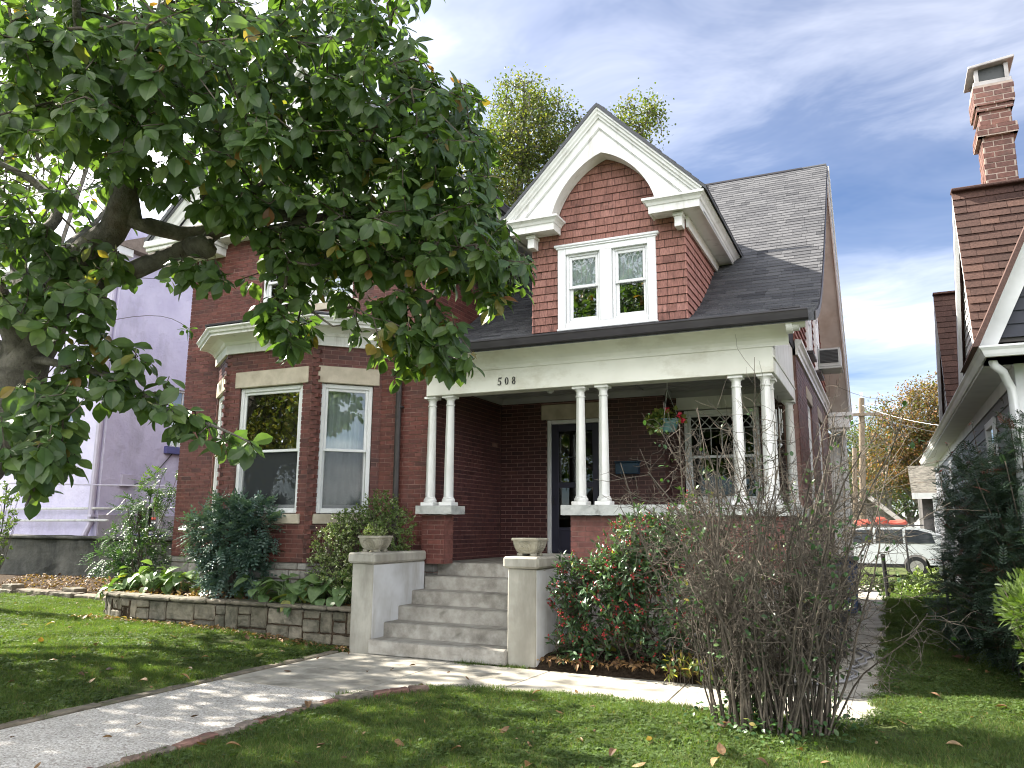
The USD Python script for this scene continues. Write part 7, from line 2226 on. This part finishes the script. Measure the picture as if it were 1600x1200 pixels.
gi.CreateOrientationsAttr(Vt.QuathArray([Gf.Quath(float(math.cos(x / 2)), 0, 0, float(math.sin(x / 2))) for x in a]))
s = rng.uniform(.7, 1.25, n)
gi.CreateScalesAttr(Vt.Vec3fArray.FromNumpy(np.stack([s, s, s * np.where(cand[:, 1] > 14, 1.3, rng.uniform(.7, 1.2, n))], 1).astype(np.float32)))

M['dry_leaf'] = leaf_mat('fallen_leaf', [(0, (.10, .055, .03)), (.3, (.21, .12, .06)), (.6, (.34, .20, .09)), (.85, (.40, .30, .17)), (1, (.50, .42, .28))], rough=.6, trans=.2, noise=40)
rng = np.random.default_rng(66)
shapes_ = [leaf_shape(1, w, fold=fo, droop=dr, n=5, base=.5) for w, fo, dr in ((.5, .5, .5), (.6, -.4, .3), (.45, .8, .15), (.55, .2, -.4))]
spots = [(312, 610 + 0), (0, 0)]
spots = [(120, 1055), (80, 1037), (25, 1063), (136, 1063), (235, 1061), (165, 1046), (230, 1012), (275, 1003), (280, 1050), (362, 1008), (163, 978), (118, 978), (85, 988), (440, 1012), (18, 1135), (322, 1155), (352, 1155), (505, 1155), (568, 1135), (60, 1185), (845, 1075), (868, 1106), (905, 1147), (1012, 1147), (1125, 1125), (1150, 1118), (1170, 1100), (1130, 1165), (1125, 1175), (1385, 1085), (1580, 1105), (690, 1190), (1250, 1165), (1010, 1185), (1475, 1150), (905, 1070), (960, 1165), (440, 1040), (300, 1040), (60, 1010), (520, 1000), (480, 997), (430, 995), (390, 1000), (545, 1010), (350, 985), (660, 1055), (610, 1035), (575, 1042), (700, 1040), (640, 1028), (735, 1048), (480, 1090), (300, 1110), (180, 1138), (215, 1115), (1370, 1060), (1480, 1010), (1540, 1050), (1420, 1120), (1450, 1080), (200, 1000), (330, 1025), (400, 1022), (150, 1020), (500, 1015), (30, 990), (250, 985), (1180, 1180), (1300, 1180), (950, 1195), (780, 1140), (720, 1165), (620, 1150), (820, 1190)]
for k, (px, py) in enumerate(spots):
    px, py = px + rng.normal(0, 3), py + rng.normal(0, 2)
    d = FWD + RIGHT * (px - 800) / FPX - UP * (py - 600) / FPX
    p = EYE + d * (-(EYE[2] - .08) / d[2])
    on_walk = shapely.contains_xy(walk_all.buffer(.03), p[0], p[1])
    p[2] = .006 if on_walk else float(ground_z(p[0], p[1])) + .025
    sh = shapes_[k % 4]
    L_ = rng.uniform(.05, .085) if on_walk else rng.uniform(.075, .13)
    v, f, tn = place_leaves(sh, np.zeros((1, 3)), np.array([[math.cos(k * 2.4), math.sin(k * 2.4), rng.uniform(0, .3)]]), np.array([[rng.normal(0, .3), rng.normal(0, .3), 1.0]]), np.array([L_]), np.array([rng.uniform(0, 1) if not on_walk else rng.uniform(0, .5)]))
    v = v[0]; v[:, 2] -= v[:, 2].min(); v += p
    thing_mesh('fallen_leaf', (v, f), M['dry_leaf'], 'small curled brown leaf fallen on the concrete walk' if on_walk else 'dry curled tan magnolia leaf lying on the lawn', 'leaf', 'fallen leaves on the walk' if on_walk else 'fallen leaves on the lawn', tone=tn)
# bits of broken leaf all over the lawn
q = cand[rng.choice(len(cand), 700, replace=False)] + rng.normal(0, .08, (700, 2))
q = q[~shapely.contains_xy(walk_all, q[:, 0], q[:, 1])]
p = np.column_stack([q, ground_z(q[:, 0], q[:, 1]) + rng.uniform(.02, .04, len(q))])
v, f, tn = place_leaves(shapes_[1], p, rng.normal(0, 1, p.shape) * [1, 1, .25], rng.normal(0, .4, p.shape) + [0, 0, 1], rng.uniform(.018, .05, len(p)), rng.uniform(0, .9, len(p)))
thing_mesh('leaf_bits', (v.reshape(-1, 3), f), M['dry_leaf'], 'small brown bits of broken leaf scattered through the lawn', 'leaf litter', kind='stuff', tone=tn)
# leaf litter on the beds and below the dark wall
n = 1500
p = np.vstack([np.stack([rng.uniform(-17.5, -11.9, n), rng.uniform(10.65, 12.05, n), np.zeros(n)], 1), np.stack([rng.uniform(-11.4, -6.3, 900), rng.uniform(8.85, 9.8, 900), np.zeros(900)], 1), np.stack([rng.uniform(-11.3, -6.25, 420), 8.52 + rng.normal(0, .07, 420), np.zeros(420)], 1), np.stack([rng.uniform(-3.6, -1.0, 400), rng.uniform(8.42, 8.8, 400), np.zeros(400)], 1)])
p[:, 2] = np.concatenate([.17 + .22 * smooth01((p[:n, 1] - 10.7) / 1.2), np.full(900, .50) + .13 * smooth01((p[n:n + 900, 1] - 8.9)), ground_z(p[n + 900:n + 1320, 0], p[n + 900:n + 1320, 1]) + .02, np.full(400, .10)]) + rng.uniform(0, .03, len(p))
v, f, tn = place_leaves(shapes_[0], p, rng.normal(0, 1, p.shape) * [1, 1, .3], rng.normal(0, .4, p.shape) + [0, 0, 1], rng.uniform(.04, .09, len(p)), rng.uniform(0, .75, len(p)))
thing_mesh('leaf_litter', (v.reshape(-1, 3), f), M['dry_leaf'], 'brown leaf litter on the beds and along the foot of the walls', 'leaf litter', kind='stuff', tone=tn)
flush_pieces('brick', 'brick', 'brickwork', 300)
flush_pieces('wall_shingle', 'wall_shingle', 'shingle_cladding', 300)
flush_pieces('roof_shingle', 'roof_shingle', 'roof_covering', 300)
flush_pieces('brown_shingle', 'roof_shingle', 'roof_covering', 300)
flush_pieces('chimney_brick', 'brick', 'brickwork', 300)
